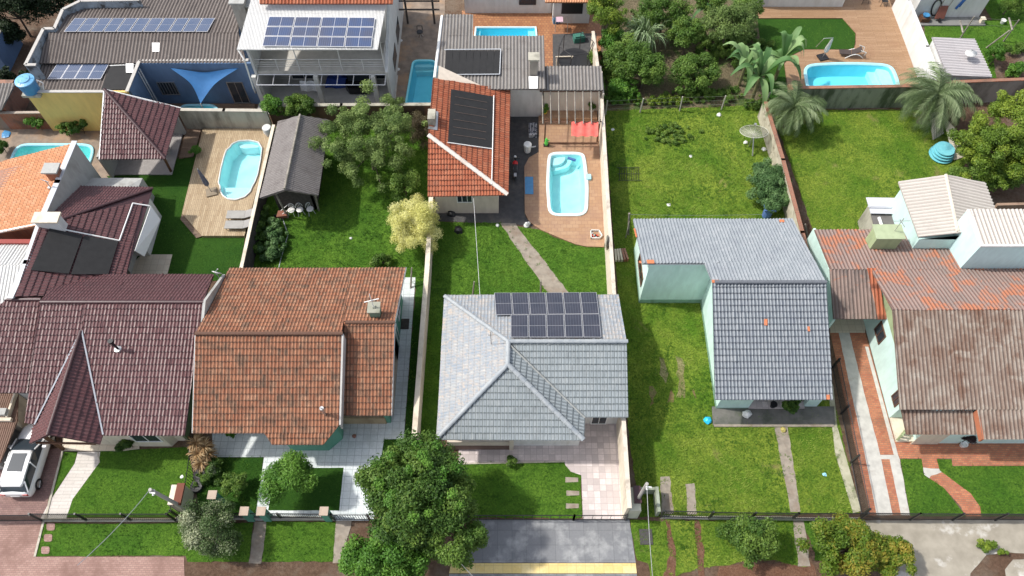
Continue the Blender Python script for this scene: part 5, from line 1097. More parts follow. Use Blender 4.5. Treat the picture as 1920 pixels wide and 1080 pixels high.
# concrete wire fence posts and wires
def poles_line(name, label, cat, pxs, hgt, rad, matp, wires=2, zs=None, lean=0):
    B_ = [P(a, b) for a, b in pxs]; t = thing(name, label, cat, B_[0]); T_ = []
    for p in B_:
        tp_ = p + Vector((random.uniform(-.05, .1), lean, hgt)); T_.append(tp_); m = MB(); m.tube(p, tp_, rad, rad * .85, n=5); build('post', m, matp, t)
    m = MB()
    for k in range(wires):
        f = .95 - .28 * k
        for a, b, c, d in zip(B_, T_, B_[1:], T_[1:]): m.tube(a.lerp(b, f), c.lerp(d, f), .012, n=3)
    if wires: build('wire', m, STEEL, t)
    return t
poles_line('wire_fence', 'wire fence on pale concrete posts along the wild garden edge', 'fence', [(1135, 215), (1200, 211), (1274, 208), (1352, 206), (1432, 200)], 1.5, .06, W('pale_post', (.45, .42, .36)), 3)
poles_line('clothes_line', 'timber clothes line posts with two wires behind the light grey roofed shed', 'clothes line', [(1800, 72), (1881, 78)], 2.2, .06, WOODG, 2)
tt = C.objects['clothes_line']
for px_, py_ in ((1803, 50), (1895, 45)): m = MB(); q = P(px_, py_, 2.1); m.tube(q + Vector((-.1, -.7, 0)), q + Vector((.1, .7, 0)), .07, n=5); build('crossbar', m, WOODG, tt)
m = MB(); m.tube(P(1849, 90), P(1893, 57, 2), .06, n=5); build('brace', m, WOODG, tt)

# ---------------------------------------------------------------- railings
def railing(name, label, pts, hgt=1.35, zb=.35, mat=IRON, gap=.11, postgap=2.6, wallm=None, cat='fence', r=.016, posts=None, postm=None, pw=.05, lean=0):
    Q = [P(a, b) for a, b in pts]; t = thing(name, label, cat, Q[0]); bars = MB(); rails = MB(); cw = MB()
    for a, b in zip(Q, Q[1:]):
        d = (b - a); L = d.length; dn = d.normalized(); s_ = Vector((-dn.y, dn.x, 0))
        for i in range(int(L / gap)):
            p = a + dn * (i * gap + .03); bars.obox((p.x, p.y), .022, .022, zb, hgt - .03, 0)
        for zz in (zb + .05, hgt): rails.tube(a + Vector((0, 0, zz)), b + Vector((0, 0, zz)), .026, n=4)
        np_ = max(1, round(L / postgap))
        for i in range(np_ + 1):
            p = a + d * (i / np_); m = MB(); m.obox((p.x, p.y), pw * 2, pw * 2, 0, hgt + .08, math.atan2(d.y, d.x)); build('post', m, postm or mat, t)
        if wallm and zb > .1:
            s2 = s_ * .08; cw.prism([(a.x - s2.x, a.y - s2.y), (b.x - s2.x, b.y - s2.y), (b.x + s2.x, b.y + s2.y), (a.x + s2.x, a.y + s2.y)], 0, zb)
    build('bars', bars, mat, t); build('rail', rails, mat, t)
    if wallm and cw.v: build('low_wall', cw, wallm, t)
    return t
LW = W('low_wall_grey', (.36, .34, .3), (.2, .18, .16))
railing('iron_railing', 'black railing along the front lawn of the maroon tiled house', [(80, 976), (330, 976), (337, 970)], 1.4, .12, wallm=CONC)
railing('sliding_gate', 'dark gate rail across the driveway with the white car', [(-20, 978), (80, 977)], 1.3, .1, gap=.09, cat='gate', wallm=DGREY)
railing('iron_railing', 'short railing stub beside the leaning service pole and red capped meter wall', [(337, 970), (340, 925)], 1.4, .1, wallm=CREAM)
railing('iron_railing', 'railing between the maroon house lawn and the tyre planters', [(360, 925), (370, 860)], 1.2, .1, gap=.16)
railing('iron_railing', 'low railing between green pillars of the white tiled yard', [(430, 972), (628, 974)], 1.1, .3, wallm=LW)
railing('sliding_gate', 'thin gate rail across the white tiled driveway behind the big tree', [(628, 975), (760, 975)], 1.1, .1, gap=.14, cat='gate')
railing('sliding_gate', 'thin black gate rail in front of the pale tiled driveway', [(880, 975), (1075, 975), (1172, 975)], 1.0, .06, gap=.5, cat='gate', postgap=5)
railing('iron_railing', 'black railing in front of the twin concrete driveway strips', [(1238, 970), (1328, 972)], 1.35, .12, gap=.13, wallm=LW)
railing('iron_railing', 'long black railing on low grey wall along the mint house lot', [(1328, 972), (1484, 974)], 1.3, .3, gap=.1, wallm=W('mossy_low_wall', (.26, .28, .22), (.12, .14, .1)))
railing('iron_railing', 'short black railing across the narrow path left of the brick driveway', [(1484, 974), (1610, 974)], 1.3, .14, gap=.1, wallm=LW)
railing('iron_railing', 'black railing along the right hand brick driveway and lawn', [(1610, 974), (1705, 975), (1945, 976)], 1.35, .1, gap=.1, wallm=DGREY)
railing('iron_railing', 'receding dark railing beside the brick driveway of the rusty roofed house', [(1560, 690), (1614, 966)], 1.3, .1, gap=.11, wallm=LW)
# green pillars, meter walls, service poles
def pillar(px_, py_, h_, w_, label, mt=GREEN, cap=W('tan_cap', (.42, .33, .26)), top=None):
    q = P(px_, py_); t = thing('gate_pillar', label, 'pillar', q, 'green gate pillars'); m = MB(); m.box(q.x - w_/2, q.x + w_/2, q.y - w_/2, q.y + w_/2, 0, h_); build('shaft', m, mt, t)
    m = MB(); m.box(q.x - w_/2 - .05, q.x + w_/2 + .05, q.y - w_/2 - .05, q.y + w_/2 + .05, h_, h_ + .08); build('cap', m, cap, t)
pillar(417, 944, 1.7, .38, 'green pillar nearest the tyre planters'); pillar(473, 972, 1.5, .38, 'green pillar left of the white path'); pillar(504, 972, 1.5, .38, 'green pillar right of the white path'); pillar(618, 972, 1.5, .38, 'green pillar beside the white tiled driveway')
def service_pole(label, b, tpx, h_, mat):
    q = P(*b); t = thing('service_pole', label, 'utility pole', q); tp_ = P(*tpx, h_); m = MB(); m.tube(q, tp_, .11, .09, n=8); build('shaft', m, mat, t)
    m = MB(); m.tube(tp_ + Vector((-.05, -.1, -.15)), tp_ + Vector((.25, -.15, -.15)), .05); m.tube(tp_ + Vector((.05, -.2, -.4)), tp_ + Vector((.05, .1, -.3)), .06); build('insulator', m, PLW, t); return tp_
sp1 = service_pole('leaning grey service pole by the red capped meter wall', (354, 957), (281, 918), 5.0, W('pole_concrete', (.42, .4, .37)))
sp2 = service_pole('grey service pole between pale tiled driveway and mint lot', (1189, 948), (1213, 907), 4.5, W('pole_concrete2', (.36, .34, .32)))
def wire(label, pts, sag=.3, r=.018):
    t = MB(); a, b = pts
    Q = [a.lerp(b, i / 12) - Vector((0, 0, 4 * sag * (i / 12) * (1 - i / 12))) for i in range(13)]; t.path(Q, r, n=4)
    o = build('overhead_wire', t, STEEL if 'silver' not in label else W('pale_wire', (.6, .6, .6)), origin=a); tag(o, label, 'wire')
wire('pale service wire running down from the leaning left pole to the street', (sp1, P(145, 1060, 5.2)), .25)
wire('twisted service wire hanging from the pole beside the mint lot', (sp2, P(1224, 1085, 4.6)), .2)
wire('thin silver wire from the red clay house window to the pale grey roof', (P(888, 372, 2.9), P(900, 556, 3.2)), .1, .014)
wire('thin wire crossing the dark slate pavement from the big tree', (P(800, 985, 3.5), P(900, 1095, 4.5)), .15)
wire('faint wire crossing the lawn behind the slate grey roof', (P(1180, 402, 2.2), P(1430, 402, 2.2)), .1, .012)
t = bld('meter_wall', 'cream meter wall with red tile cap beside the leaning service pole', 'meter wall', (352, 960)); m = MB()
a = P(345, 960); m.box(a.x - .35, a.x + .35, a.y, a.y + 1.1, 0, 1.55); build('wall', m, CREAM, t); m = MB(); m.box(a.x + .0, a.x + .42, a.y - .05, a.y + 1.15, 1.56, 1.7); build('tile_cap', m, T_RED, t)
t = bld('meter_wall', 'meter wall with dark red cap at the corner of the pale tiled driveway', 'meter wall', (1188, 958)); m = MB(); a = P(1184, 962); m.box(a.x - .35, a.x + .3, a.y - .3, a.y + 1.0, 0, 1.6); build('wall', m, W('greenish_cream', (.5, .5, .4)), t)
m = MB(); m.box(a.x - .05, a.x + .35, a.y + .1, a.y + 1.05, 1.61, 1.75); build('tile_cap', m, T_MAR, t)
t = bld('low_wall', 'low grey green wall box around the grass gap by the second service pole', 'wall', (1215, 950)); m = MB(); a = P(1196, 930); b = P(1232, 968); m.box(a.x, b.x - .1, a.y + .1, a.y + .25, 0, .9); m.box(b.x - .12, b.x + .05, b.y, a.y + .25, 0, 1.0); build('wall', m, W('green_grey', (.3, .33, .26), (.16, .18, .13)), t)
o = build('drain_grate', MB().box(*(lambda q: (q.x - .35, q.x + .35, q.y - .42, q.y + .42))(P(1211, 1007)), 0, .08), Mglossy('grate_iron', (.05, .045, .045), .6), origin=P(1211, 1007)); tag(o, 'dark square drain grate in the grass beside the slate pavement', 'drain')

# ---------------------------------------------------------------- vegetation
def pxm(px, py, z):                                      # metres per photo pixel at a point
    p = P(px, py, z) - Vector((0, 0, H)); return p.dot(Vector((0, CS, -SN))) / F
def unit(v): return v / np.maximum(np.linalg.norm(v, axis=1, keepdims=True), 1e-6)
def leaves(cen, dirs, n_out, size, asp=.5, rng=RNG, bend=.3):
    """folded leaf quads at cen; n_out rough normals"""
    n = len(cen); nr = unit(n_out + rng.normal(0, .55, (n, 3))); a = unit(np.cross(nr, rng.normal(0, 1, (n, 3)))); b = np.cross(nr, a)
    s = size * rng.uniform(.6, 1.35, (n, 1)); la = a * s * .5; lb = b * s * .5 * asp
    V = np.empty((n, 4, 3)); V[:, 0] = cen - la; V[:, 1] = cen + lb + nr * s * bend * .15; V[:, 2] = cen + la - nr * s * bend * .3; V[:, 3] = cen - lb + nr * s * bend * .15
    return V.reshape(-1, 3), np.arange(n * 4).reshape(-1, 4)
def crown(par, mat, c, rad, n, leaf, clumps=40, crad=.3, seed=1, asp=.5, inner=.45, squash=.8, low=-.5, tb=.0, noise_amp=.18, name='crown'):
    n = int(n * 1.75); leaf *= .84; g = np.random.default_rng(seed); c = np.array(c, float); rad = np.array(rad, float)
    d = unit(g.normal(0, 1, (clumps * 3, 3))); d = d[d[:, 2] > low][:clumps]; k = len(d)
    rr = g.uniform(inner, 1.0, (k, 1)) ** .6 * (1 + g.normal(0, noise_amp, (k, 1))); cc = c + d * rad * rr * (1 - crad * .6)
    cr = crad * rad.mean() * g.uniform(.6, 1.35, k); ct = g.uniform(0, 1, k)
    w_ = cr ** 2; idx = g.choice(k, n, p=w_ / w_.sum()); dd = unit(g.normal(0, 1, (n, 3)) + np.array([0, 0, .35]))
    pos = cc[idx] + dd * (cr[idx] * g.uniform(.45, 1.1, n))[:, None] * np.array([1, 1, squash])
    pos[:, 2] = np.maximum(pos[:, 2], .05)
    V, Fq = leaves(pos, dd, dd * .8 + np.array([0, 0, .5]), leaf, asp, g)
    tint = np.clip(.5 * ct[idx] + .35 * g.uniform(0, 1, n) + .15 * (dd[:, 2] * .5 + .5) + tb, 0, 1)
    return build_np(name, V, Fq, mat, par, tint=tint), cc
BARK = M('bark', (.13, .1, .075), (.08, .06, .045), 6, .9)
def tree(name, label, cat, cpx, zc, rpx, rz, mat, n, leaf, clumps=40, crad=.3, seed=1, trunk=.12, group=None, **k):
    c = P(cpx[0], cpx[1], zc); s = pxm(cpx[0], cpx[1], zc); r = (rpx[0] * s, rpx[1] * s, rz)
    t = thing(name, label, cat, (c.x, c.y, 0), group); o, cc = crown(t, mat, c, r, n, leaf, clumps, crad, seed, **k)
    if trunk:
        m = MB(); base = Vector((c.x, c.y, 0)); fork = Vector((c.x + .1, c.y, max(.2, zc - rz * .55))); m.tube(base, fork, trunk, trunk * .7, n=7)
        for q in cc[:: max(1, len(cc) // 14)]: m.tube(fork, fork.lerp(Vector(q), .92), trunk * .42, trunk * .12, n=5)
        build('trunk', m, BARK, t)
    return t
LF_D = Mleaf('leaf_dark_green', (.018, .05, .01), (.065, .14, .022), (.19, .29, .05), .35)
LF_M = Mleaf('leaf_mid_green', (.035, .09, .014), (.1, .19, .03), (.22, .32, .06), .35)
LF_B = Mleaf('leaf_bright_green', (.03, .1, .012), (.075, .19, .02), (.17, .32, .045))
LF_G = Mleaf('leaf_grey_green', (.05, .1, .025), (.14, .215, .055), (.29, .38, .12), .35)
LF_Y = Mleaf('leaf_yellow_green', (.05, .1, .012), (.12, .2, .02), (.27, .34, .04))
LF_YW = Mleaf('leaf_pale_yellow', (.5, .5, .12), (.74, .72, .27), (.84, .82, .45), .4)
LF_SV = Mleaf('leaf_silver_edge', (.02, .06, .012), (.075, .125, .035), (.55, .57, .38))
LF_OR = Mleaf('leaf_orange_tips', (.03, .085, .01), (.13, .21, .02), (.42, .3, .05), .35)
LF_BR = Mleaf('leaf_straw_orange', (.22, .12, .05), (.38, .24, .11), (.55, .42, .24))
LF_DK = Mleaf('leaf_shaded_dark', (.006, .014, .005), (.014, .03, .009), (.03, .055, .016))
LF_VN = Mleaf('leaf_vine', (.03, .075, .02), (.07, .15, .045), (.17, .28, .1))
tree('shade_tree', 'big dense green tree over the front gate of the white tiled yard', 'tree', (775, 925), 4.2, (114, 96), 2.3, LF_D, 38000, .19, 130, .23, 11, .22, noise_amp=.15, inner=.35, squash=.65)
sh_ = C.objects['shade_tree']; crown(sh_, LF_B, P(720, 1050, 2.6), (2.5, 1.8, 1.6), 16000, .18, 70, .25, 12, name='lower_crown'); crown(sh_, LF_M, P(840, 1010, 3.4), (2.0, 1.6, 1.5), 9000, .18, 40, .26, 13, name='side_crown')
crown(sh_, LF_B, P(790, 900, 5.4), (3.0, 2.4, .9), 2600, .16, 30, .16, 14, name='light_tips')
tree('loose_tree', 'loose grey green tree with upright sprays beside the timber shed', 'tree', (688, 262), 3.2, (98, 96), 2.5, LF_G, 22000, .15, 150, .13, 21, .14, inner=.15, noise_amp=.25)
tree('bush', 'glossy round citrus bush just in front of the grey green tree', 'bush', (757, 345), 1.4, (34, 34), 1.2, LF_M, 5000, .16, 22, .35, 22, .07)
tree('yellow_shrub', 'pale yellow feathery shrub leaning over the cream wall', 'shrub', (775, 424), 1.8, (52, 60), 1.6, LF_YW, 23000, .15, 90, .24, 23, .07, asp=.25, inner=.2)
tree('rounded_shrub', 'silvery white flecked round shrub on the verge by the left service pole', 'shrub', (396, 990), 1.5, (57, 52), 1.45, LF_SV, 13000, .12, 60, .3, 24, .09, asp=.6)
tree('small_tree', 'clumped bright green small tree inside the square lawn', 'tree', (540, 898), 2.2, (53, 44), 1.3, LF_B, 12000, .17, 18, .42, 25, .09, asp=.35)
tree('small_shrub', 'sparse low shrub on the dark lawn left of the white path', 'shrub', (437, 905), .9, (30, 26), .6, LF_M, 2200, .13, 22, .3, 26, .04)
tree('verge_shrub', 'dark green shrub on the grass verge outside the mint lot', 'shrub', (1410, 1010), 1.4, (48, 42), 1.2, LF_D, 6500, .17, 34, .32, 27, .08, tb=.12)
tree('verge_tree', 'orange tipped spreading shrub on the verge beside the worn concrete', 'tree', (1595, 1025), 1.8, (80, 52), 1.3, LF_OR, 13000, .18, 50, .28, 28, .12, tb=-.05)
crown(C.objects['verge_tree'], LF_OR, P(1680, 1050, 1.3), (1.3, 1.1, 1.0), 5000, .17, 18, .35, 29, name='side_crown')
tree('weed_shrub', 'small yellow weed shrub growing from the cracked concrete', 'shrub', (1850, 1024), .35, (19, 14), .35, LF_Y, 900, .12, 9, .4, 30, 0, group=None)
tree('weed_shrub', 'tiny yellow weed tuft nearest the bottom right corner', 'shrub', (1882, 1038), .25, (13, 9), .25, LF_Y, 450, .11, 6, .4, 31, 0)
tree('spreading_tree', 'large yellow green tree at the right edge behind the beige gable roof', 'tree', (1868, 285), 2.8, (82, 64), 2.0, LF_Y, 30000, .17, 170, .16, 32, .2, noise_amp=.25)
crown(C.objects['spreading_tree'], LF_Y, P(1920, 215, 3.2), (2.6, 2.0, 1.6), 12000, .17, 40, .26, 33, name='upper_crown'); crown(C.objects['spreading_tree'], LF_M, P(1855, 325, 1.5), (3.2, 1.6, 1.2), 9000, .17, 30, .28, 34, name='lower_crown')
wild = [((1183, 112), 2.0, (40, 34), 1.6, LF_M, 6000, 'yellowish green garden tree below the arching grass clump'), ((1208, 130), 1.9, (36, 30), 1.5, LF_D, 5500, 'dark round garden tree left of the dirt strip'), ((1302, 135), 1.6, (40, 33), 1.4, LF_D, 7500, 'dense dark bush just right of the dirt strip'),
 ((1290, 62), 2.2, (36, 24), 1.3, LF_M, 5200, 'bright broad leaved bush in the middle of the wild garden'), ((1365, 45), 2.6, (46, 38), 1.6, LF_G, 7500, 'olive brown feathery tree right of the banana shoot'), ((1245, 22), 2.6, (42, 26), 1.5, LF_D, 6000, 'dark bush at the top edge of the wild garden'),
 ((1135, 25), 2.9, (32, 32), 1.7, LF_Y, 5200, 'yellow green tree overhanging the orange mosaic yard'), ((1150, 75), 1.4, (22, 24), 1.0, LF_B, 2600, 'low green bush beside the trampoline yard wall'), ((1165, 165), .8, (26, 18), .7, LF_B, 2200, 'low leafy bush beside the pergola roof'),
 ((1400, 20), 2.0, (26, 20), 1.3, LF_M, 3200, 'mid green bush by the deck corner at the top'), ((1330, 8), 2.0, (26, 16), 1.2, LF_M, 2600, 'small bush at the top edge right of the banana shoot')]
for i, (c, z, r, rz, mt, n, lb) in enumerate(wild): tree('garden_tree', lb, 'tree', c, z, (r[0] * 1.22, r[1] * 1.22), rz, {LF_D: LF_M}.get(mt, mt), n, .18, 44, .26, 40 + i, .1, 'trees of the wild garden')
tree('hedge_shrub', 'feathery green shrub behind the timber shed at the wall', 'shrub', (513, 203), 1.6, (17, 22), 1.1, LF_B, 3000, .15, 18, .35, 60, .06)
tree('hedge_shrub', 'wide yellow green shrub at the wall behind the shed roof', 'shrub', (558, 203), 1.8, (36, 18), 1.2, LF_M, 5200, .15, 28, .3, 61, .07)
tree('garden_plant', 'thin green sapling beside the dark brick wall', 'plant', (735, 205), 1.6, (22, 20), 1.3, LF_G, 1600, .15, 16, .3, 62, .05)
tree('wall_shrub', 'dry brown thicket behind the red clay roof', 'shrub', (782, 240), .9, (24, 45), 1.0, Mleaf('leaf_dry', (.05, .04, .025), (.1, .08, .045), (.17, .15, .08)), 3500, .18, 30, .3, 63, .05, asp=.25)
tree('ivy_shrub', 'dense leafy vine mound against the leaning stained wall', 'shrub', (1442, 345), 1.0, (40, 58), .9, LF_VN, 15000, .15, 80, .22, 64, .05, low=-.1, inner=.2)
crown(C.objects['ivy_shrub'], LF_VN, P(1449, 378, .8), (1.15, 1.0, .8), 5500, .15, 34, .25, 641, name='lower_growth', low=-.1)
tree('low_bush', 'small dark bush at the back of the orange house lawn', 'shrub', (716, 489), .5, (26, 12), .5, LF_M, 1800, .14, 14, .35, 65, .03)
tree('vegetable_bed', 'tangled green plants in the bed below the timber shed', 'plants', (512, 455), .35, (26, 50), .5, LF_VN, 6500, .17, 50, .2, 66, 0, low=-.1)
tree('vegetable_bed', 'leafy plants along the foot of the dark board wall', 'plants', (490, 430), .4, (12, 52), .5, LF_D, 3000, .16, 30, .2, 67, 0, low=-.1)
tree('potted_bush', 'small fluffy bush at the deck step by the pavilion', 'shrub', (365, 285), .6, (11, 11), .5, LF_B, 1100, .12, 10, .45, 68, 0)
for i, (c, r, mt, lb) in enumerate([((70, 232), 22, LF_B, 'bright leafy plant second from the left along the brick wall'), ((125, 240), 20, LF_M, 'low plant in the middle of the brick wall'), ((150, 238), 18, LF_D, 'dark plant nearest the pavilion along the brick wall'), ((2, 275), 12, LF_D, 'dark plant at the left edge beside the green tinted pool')]):
    tree('wall_plant', lb, 'plant', c, .7, (r, 14), .6, mt, 1500, .15, 14, .35, 70 + i, .03, 'plants along the brick wall')
for i, (c, z, r, rz) in enumerate([((20, 12), 3.0, (70, 34), 2.2), ((100, -8), 3.0, (60, 26), 2.2), ((10, 62), 1.6, (40, 22), 1.4), ((12, 150), 1.2, (22, 20), 1.0), ((50, 145), .6, (20, 14), .5), ((200, -14), 2.4, (50, 14), 1.6)]):
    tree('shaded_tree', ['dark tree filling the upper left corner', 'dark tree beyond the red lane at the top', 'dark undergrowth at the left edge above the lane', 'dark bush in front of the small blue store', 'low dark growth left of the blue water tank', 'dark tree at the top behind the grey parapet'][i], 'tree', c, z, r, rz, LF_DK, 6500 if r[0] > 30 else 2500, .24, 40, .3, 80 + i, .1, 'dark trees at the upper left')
tree('corner_shrub', 'spiky green shrub in the upper right corner', 'shrub', (1895, 5), 1.2, (26, 20), 1.2, LF_M, 2500, .2, 18, .35, 90, .06, asp=.2)
tree('garden_shrub', 'green fountain shrub right of the light grey roofed shed', 'shrub', (1867, 105), .9, (18, 22), .9, LF_B, 2600, .2, 18, .3, 91, .05, asp=.2)
tree('garden_shrub', 'leafy bush by the weathered wall at the right edge', 'shrub', (1905, 132), .7, (22, 14), .7, LF_B, 2400, .16, 16, .35, 92, .04)
tree('garden_shrub', 'straggly plants behind the clothes line soil bed', 'shrub', (1902, 92), .4, (28, 14), .4, LF_M, 1500, .15, 16, .3, 93, 0)
tree('porch_plant', 'dark leafy potted plant at the end of the mint house porch', 'plant', (1487, 757), .9, (22, 14), .5, LF_D, 900, .26, 8, .45, 94, .03, tb=.15)
tree('porch_plant', 'dark shrub beside the maroon house front door', 'plant', (240, 832), .7, (18, 14), .6, LF_D, 1300, .2, 10, .4, 95, .03, asp=.3)
tree('porch_plant', 'dark purple potted bush against the rusty house front wall', 'plant', (1812, 822), .9, (16, 13), .5, Mleaf('leaf_purple', (.02, .012, .014), (.05, .03, .032), (.11, .07, .06)), 1600, .17, 12, .4, 96, .03, asp=.2)
tree('yard_plant', 'small dark plant beside the brown porch pillar of the pale grey house', 'plant', (958, 864), .5, (11, 9), .4, LF_M, 600, .14, 6, .45, 97, 0)
tree('border_plants', 'mixed dark plants around the tyre planters', 'plants', (398, 880), .5, (18, 30), .5, LF_D, 2200, .15, 20, .3, 98, 0)
tree('border_plants', 'silvery small plant below the straw coloured spiky bush', 'plants', (395, 880), .8, (10, 10), .4, LF_SV, 500, .14, 6, .4, 99, 0)
tree('weed_patch', 'darker rough weed patch in the grassy lot behind the slate roof', 'weeds', (1258, 252), .12, (55, 26), .16, LF_D, 5200, .14, 70, .12, 100, 0, low=-.1, tb=.2)
tree('climbing_plant', 'green plant against the trampoline yard wall', 'plant', (1112, 105), .8, (8, 20), .8, LF_M, 1200, .14, 12, .35, 101, 0)
tree('potted_plant', 'green plant in a yellow pot at the pergola corner', 'plant', (1023, 204), 1.0, (8, 8), .35, LF_B, 350, .14, 6, .4, 102, 0)
tree('potted_plant', 'small green plant in a pale pot under the pergola', 'plant', (1108, 200), 1.0, (9, 9), .35, LF_M, 350, .14, 6, .4, 103, 0)
tree('potted_plant', 'leafy plant under the orange house porch eave', 'plant', (429, 816), .6, (10, 8), .3, LF_B, 350, .15, 6, .4, 104, 0)

def ribbons(par, name, mat, specs, seg=8, tb=0.):
    """arching leaf ribbons: (base, direction xy, rise, reach, droop, width, tint)"""
    V = []; Fq = []; T = []
    for (b, az, up, reach, droop, wd, ti) in specs:
        d = np.array([math.cos(az), math.sin(az), 0]); s_ = np.array([-d[1], d[0], 0]); n0 = len(V)
        for i in range(seg + 1):
            t = i / seg; p = np.array(b) + d * reach * t + np.array([0, 0, up * math.sin(min(1, t * 1.15) * math.pi * .5) - droop * t * t * t])
            w_ = wd * (math.sin(math.pi * min(1, t * .92 + .06)) ** .6) * .5
            V += [p - s_ * w_, p + np.array([0, 0, -w_ * .35]), p + s_ * w_]
        for i in range(seg):
            a = n0 + i * 3; Fq += [[a, a + 1, a + 4, a + 3], [a + 1, a + 2, a + 5, a + 4]]; T += [ti, min(1, ti + .12)]
    return build_np(name, np.array(V), np.array(Fq), mat, par, tint=np.array(T))
def plume(par, name, mat, b, nf, L, g, leaflet=.34, nl=32, wd=.045, up0=.9, tb=0., droop=1.0):
    """feather palm head: arching ribs with drooping leaflets"""
    V = []; Fq = []; T = []
    for k in range(nf):
        az = 2.399 * k + g.uniform(-.2, .2); el = g.uniform(-.1, 1.35) * up0; LL = L * g.uniform(.8, 1.1); ti = g.uniform(.1, .8)
        d = np.array([math.cos(az), math.sin(az), 0]); s_ = np.array([-d[1], d[0], 0]); p = np.array(b, float); e = el; pts = []
        for i in range(nl):
            e -= (1.9 * droop) / nl; p = p + (d * math.cos(e) + np.array([0, 0, math.sin(e)])) * LL / nl; pts.append((p.copy(), e))
        for i, (q, e) in enumerate(pts):
            t = i / nl; ll = leaflet * L * (math.sin(math.pi * min(1, .12 + t * .85)) ** .7) * .8
            f = d * math.cos(e) + np.array([0, 0, math.sin(e)])
            for sg in (-1, 1):
                a = unit((s_ * sg * .8 + f * .75 + np.array([0, 0, -.28 + g.uniform(-.15, .25)]))[None])[0]; tip = q + a * ll * g.uniform(.8, 1.1) - np.array([0, 0, .1 * ll]); wv = f * wd
                n0 = len(V); V += [q - wv * .5, q + wv * .5, q * .45 + tip * .55 + wv * .45 + np.array([0, 0, .03]), tip]; Fq.append([n0, n0 + 1, n0 + 2, n0 + 3]); T.append(min(1, max(0, ti + g.uniform(-.2, .25) + tb)))
    return build_np(name, np.array(V), np.array(Fq), mat, par, tint=np.array(T))
LF_P = Mleaf('leaf_palm_grey', (.06, .1, .035), (.14, .2, .085), (.3, .37, .2), .3); LF_BA = Mleaf('leaf_banana', (.05, .13, .04), (.12, .24, .08), (.27, .4, .17), .35); LF_CL = Mleaf('leaf_cane', (.06, .12, .035), (.13, .2, .08), (.32, .42, .24))
def palm(label, cpx, zc, L, nf, seed):
    c = P(*cpx, zc); t = thing('feather_palm', label, 'palm tree', (c.x, c.y, 0), 'grey green palms by the mossy wall'); plume(t, 'crown', LF_P, c, int(nf * 1.35), L * 1.05, np.random.default_rng(seed), wd=.055)
    m = MB(); m.tube((c.x, c.y, 0), c - Vector((0, 0, .1)), .22, .17, n=9); build('trunk', m, BARK, t)
palm('grey green palm at the upper end of the leaning stained wall', (1489, 200), 2.2, 2.5, 34, 1)
palm('larger grey green palm between mossy wall and blue paddling pools', (1757, 178), 2.9, 3.2, 44, 2)
def banana(label, base, leaves_, seed, sc_=1.0, hgt=1.6):
    g = random.Random(seed); q = P(*base); t = thing('banana_plant', label, 'banana plant', q, 'banana plants'); sp = []
    for k in range(leaves_): sp.append(((q.x, q.y, hgt * sc_), 2.399 * k + g.uniform(-.3, .3), g.uniform(.3, 2.0) * sc_, g.uniform(.5, 1.9) * sc_, g.uniform(.1, 1.6) * sc_, g.uniform(.28, .42) * sc_, g.uniform(.1, 1)))
    ribbons(t, 'leaf_crown', LF_BA, sp, 10); m = MB(); m.tube(q, q + Vector((0, 0, hgt * sc_)), .12 * sc_, .08 * sc_, n=7); build('stem', m, M('banana_stem', (.2, .2, .09), (.12, .1, .05), 3, .7), t)
banana('tallest banana plant beside the upper end of the leaning wall', (1408, 190), 17, 1, 1.35, 1.9); banana('banana plant left of the tallest one', (1385, 160), 12, 2, 1.2); banana('banana plant by the warm wood deck corner', (1452, 150), 12, 3, 1.3, 1.7)
banana('young banana shoot near the top of the wild garden', (1322, 42), 8, 4, 1.1, 1.3)
def canes(label, base, n, L, seed):
    g = random.Random(seed); q = P(*base); t = thing('grass_clump', label, 'grass clump', q, 'arching grass clumps')
    ribbons(t, 'blades', LF_CL, [((q.x + g.uniform(-.2, .2), q.y + g.uniform(-.2, .2), 0), g.uniform(0, 6.3), L * g.uniform(.8, 1.3), L * g.uniform(.3, .9), L * g.uniform(.2, .9), .09, g.uniform(.3, 1)) for _ in range(n)], 8)
canes('large arching pale grass clump at the top of the dirt strip', (1203, 92), 230, 2.5, 5); canes('smaller arching grass clump above the broad leaved bush', (1264, 72), 110, 2.2, 6)
t = bld('spiky_bush', 'straw orange spiky bush at the corner of the white tiled terrace', 'bush', (378, 858)); g = random.Random(3)
for (cx_, cy_, z_) in ((368, 830, 1.5), (384, 838, 1.3), (372, 852, 1.2), (390, 850, .9), (378, 868, .7)):
    q = P(cx_, cy_, z_); V = [(tuple(q), g.uniform(0, 6.3), g.uniform(-.1, .5), g.uniform(.35, .65), g.uniform(0, .35), .05, g.random()) for _ in range(85)]; ribbons(t, 'rosette', LF_BR, V, 4)
m = MB(); q = P(374, 845, 0)
for a in ((368, 830, 1.5), (384, 838, 1.3), (378, 868, .7)): m.tube((q.x, q.y - .3, 0), P(*a), .05, n=5)
build('stem', m, BARK, t)

# undergrowth of the wild garden
for i, (a, b, rx_, ry_, n, mt) in enumerate(((1150, 130, 30, 80, 8500, LF_M), (1330, 176, 75, 20, 5000, LF_M), (1170, 186, 50, 16, 4200, LF_B), (1400, 90, 45, 80, 9500, LF_M), (1250, 190, 60, 12, 2500, LF_Y), (1345, 85, 60, 55, 9500, LF_M), (1210, 40, 40, 40, 4500, LF_G), (1420, 195, 30, 14, 1800, LF_M))):
    q = P(a, b, .25); s_ = pxm(a, b, .25); o = crown(None, mt, q, (rx_ * s_, ry_ * s_, .5), n, .16, 80, .13, 300 + i, low=-.1, inner=.1, name='undergrowth')[0]
    o.location = (0, 0, 0); tag(o, 'low weedy undergrowth between the shrubs of the wild garden', 'undergrowth', kind='stuff')
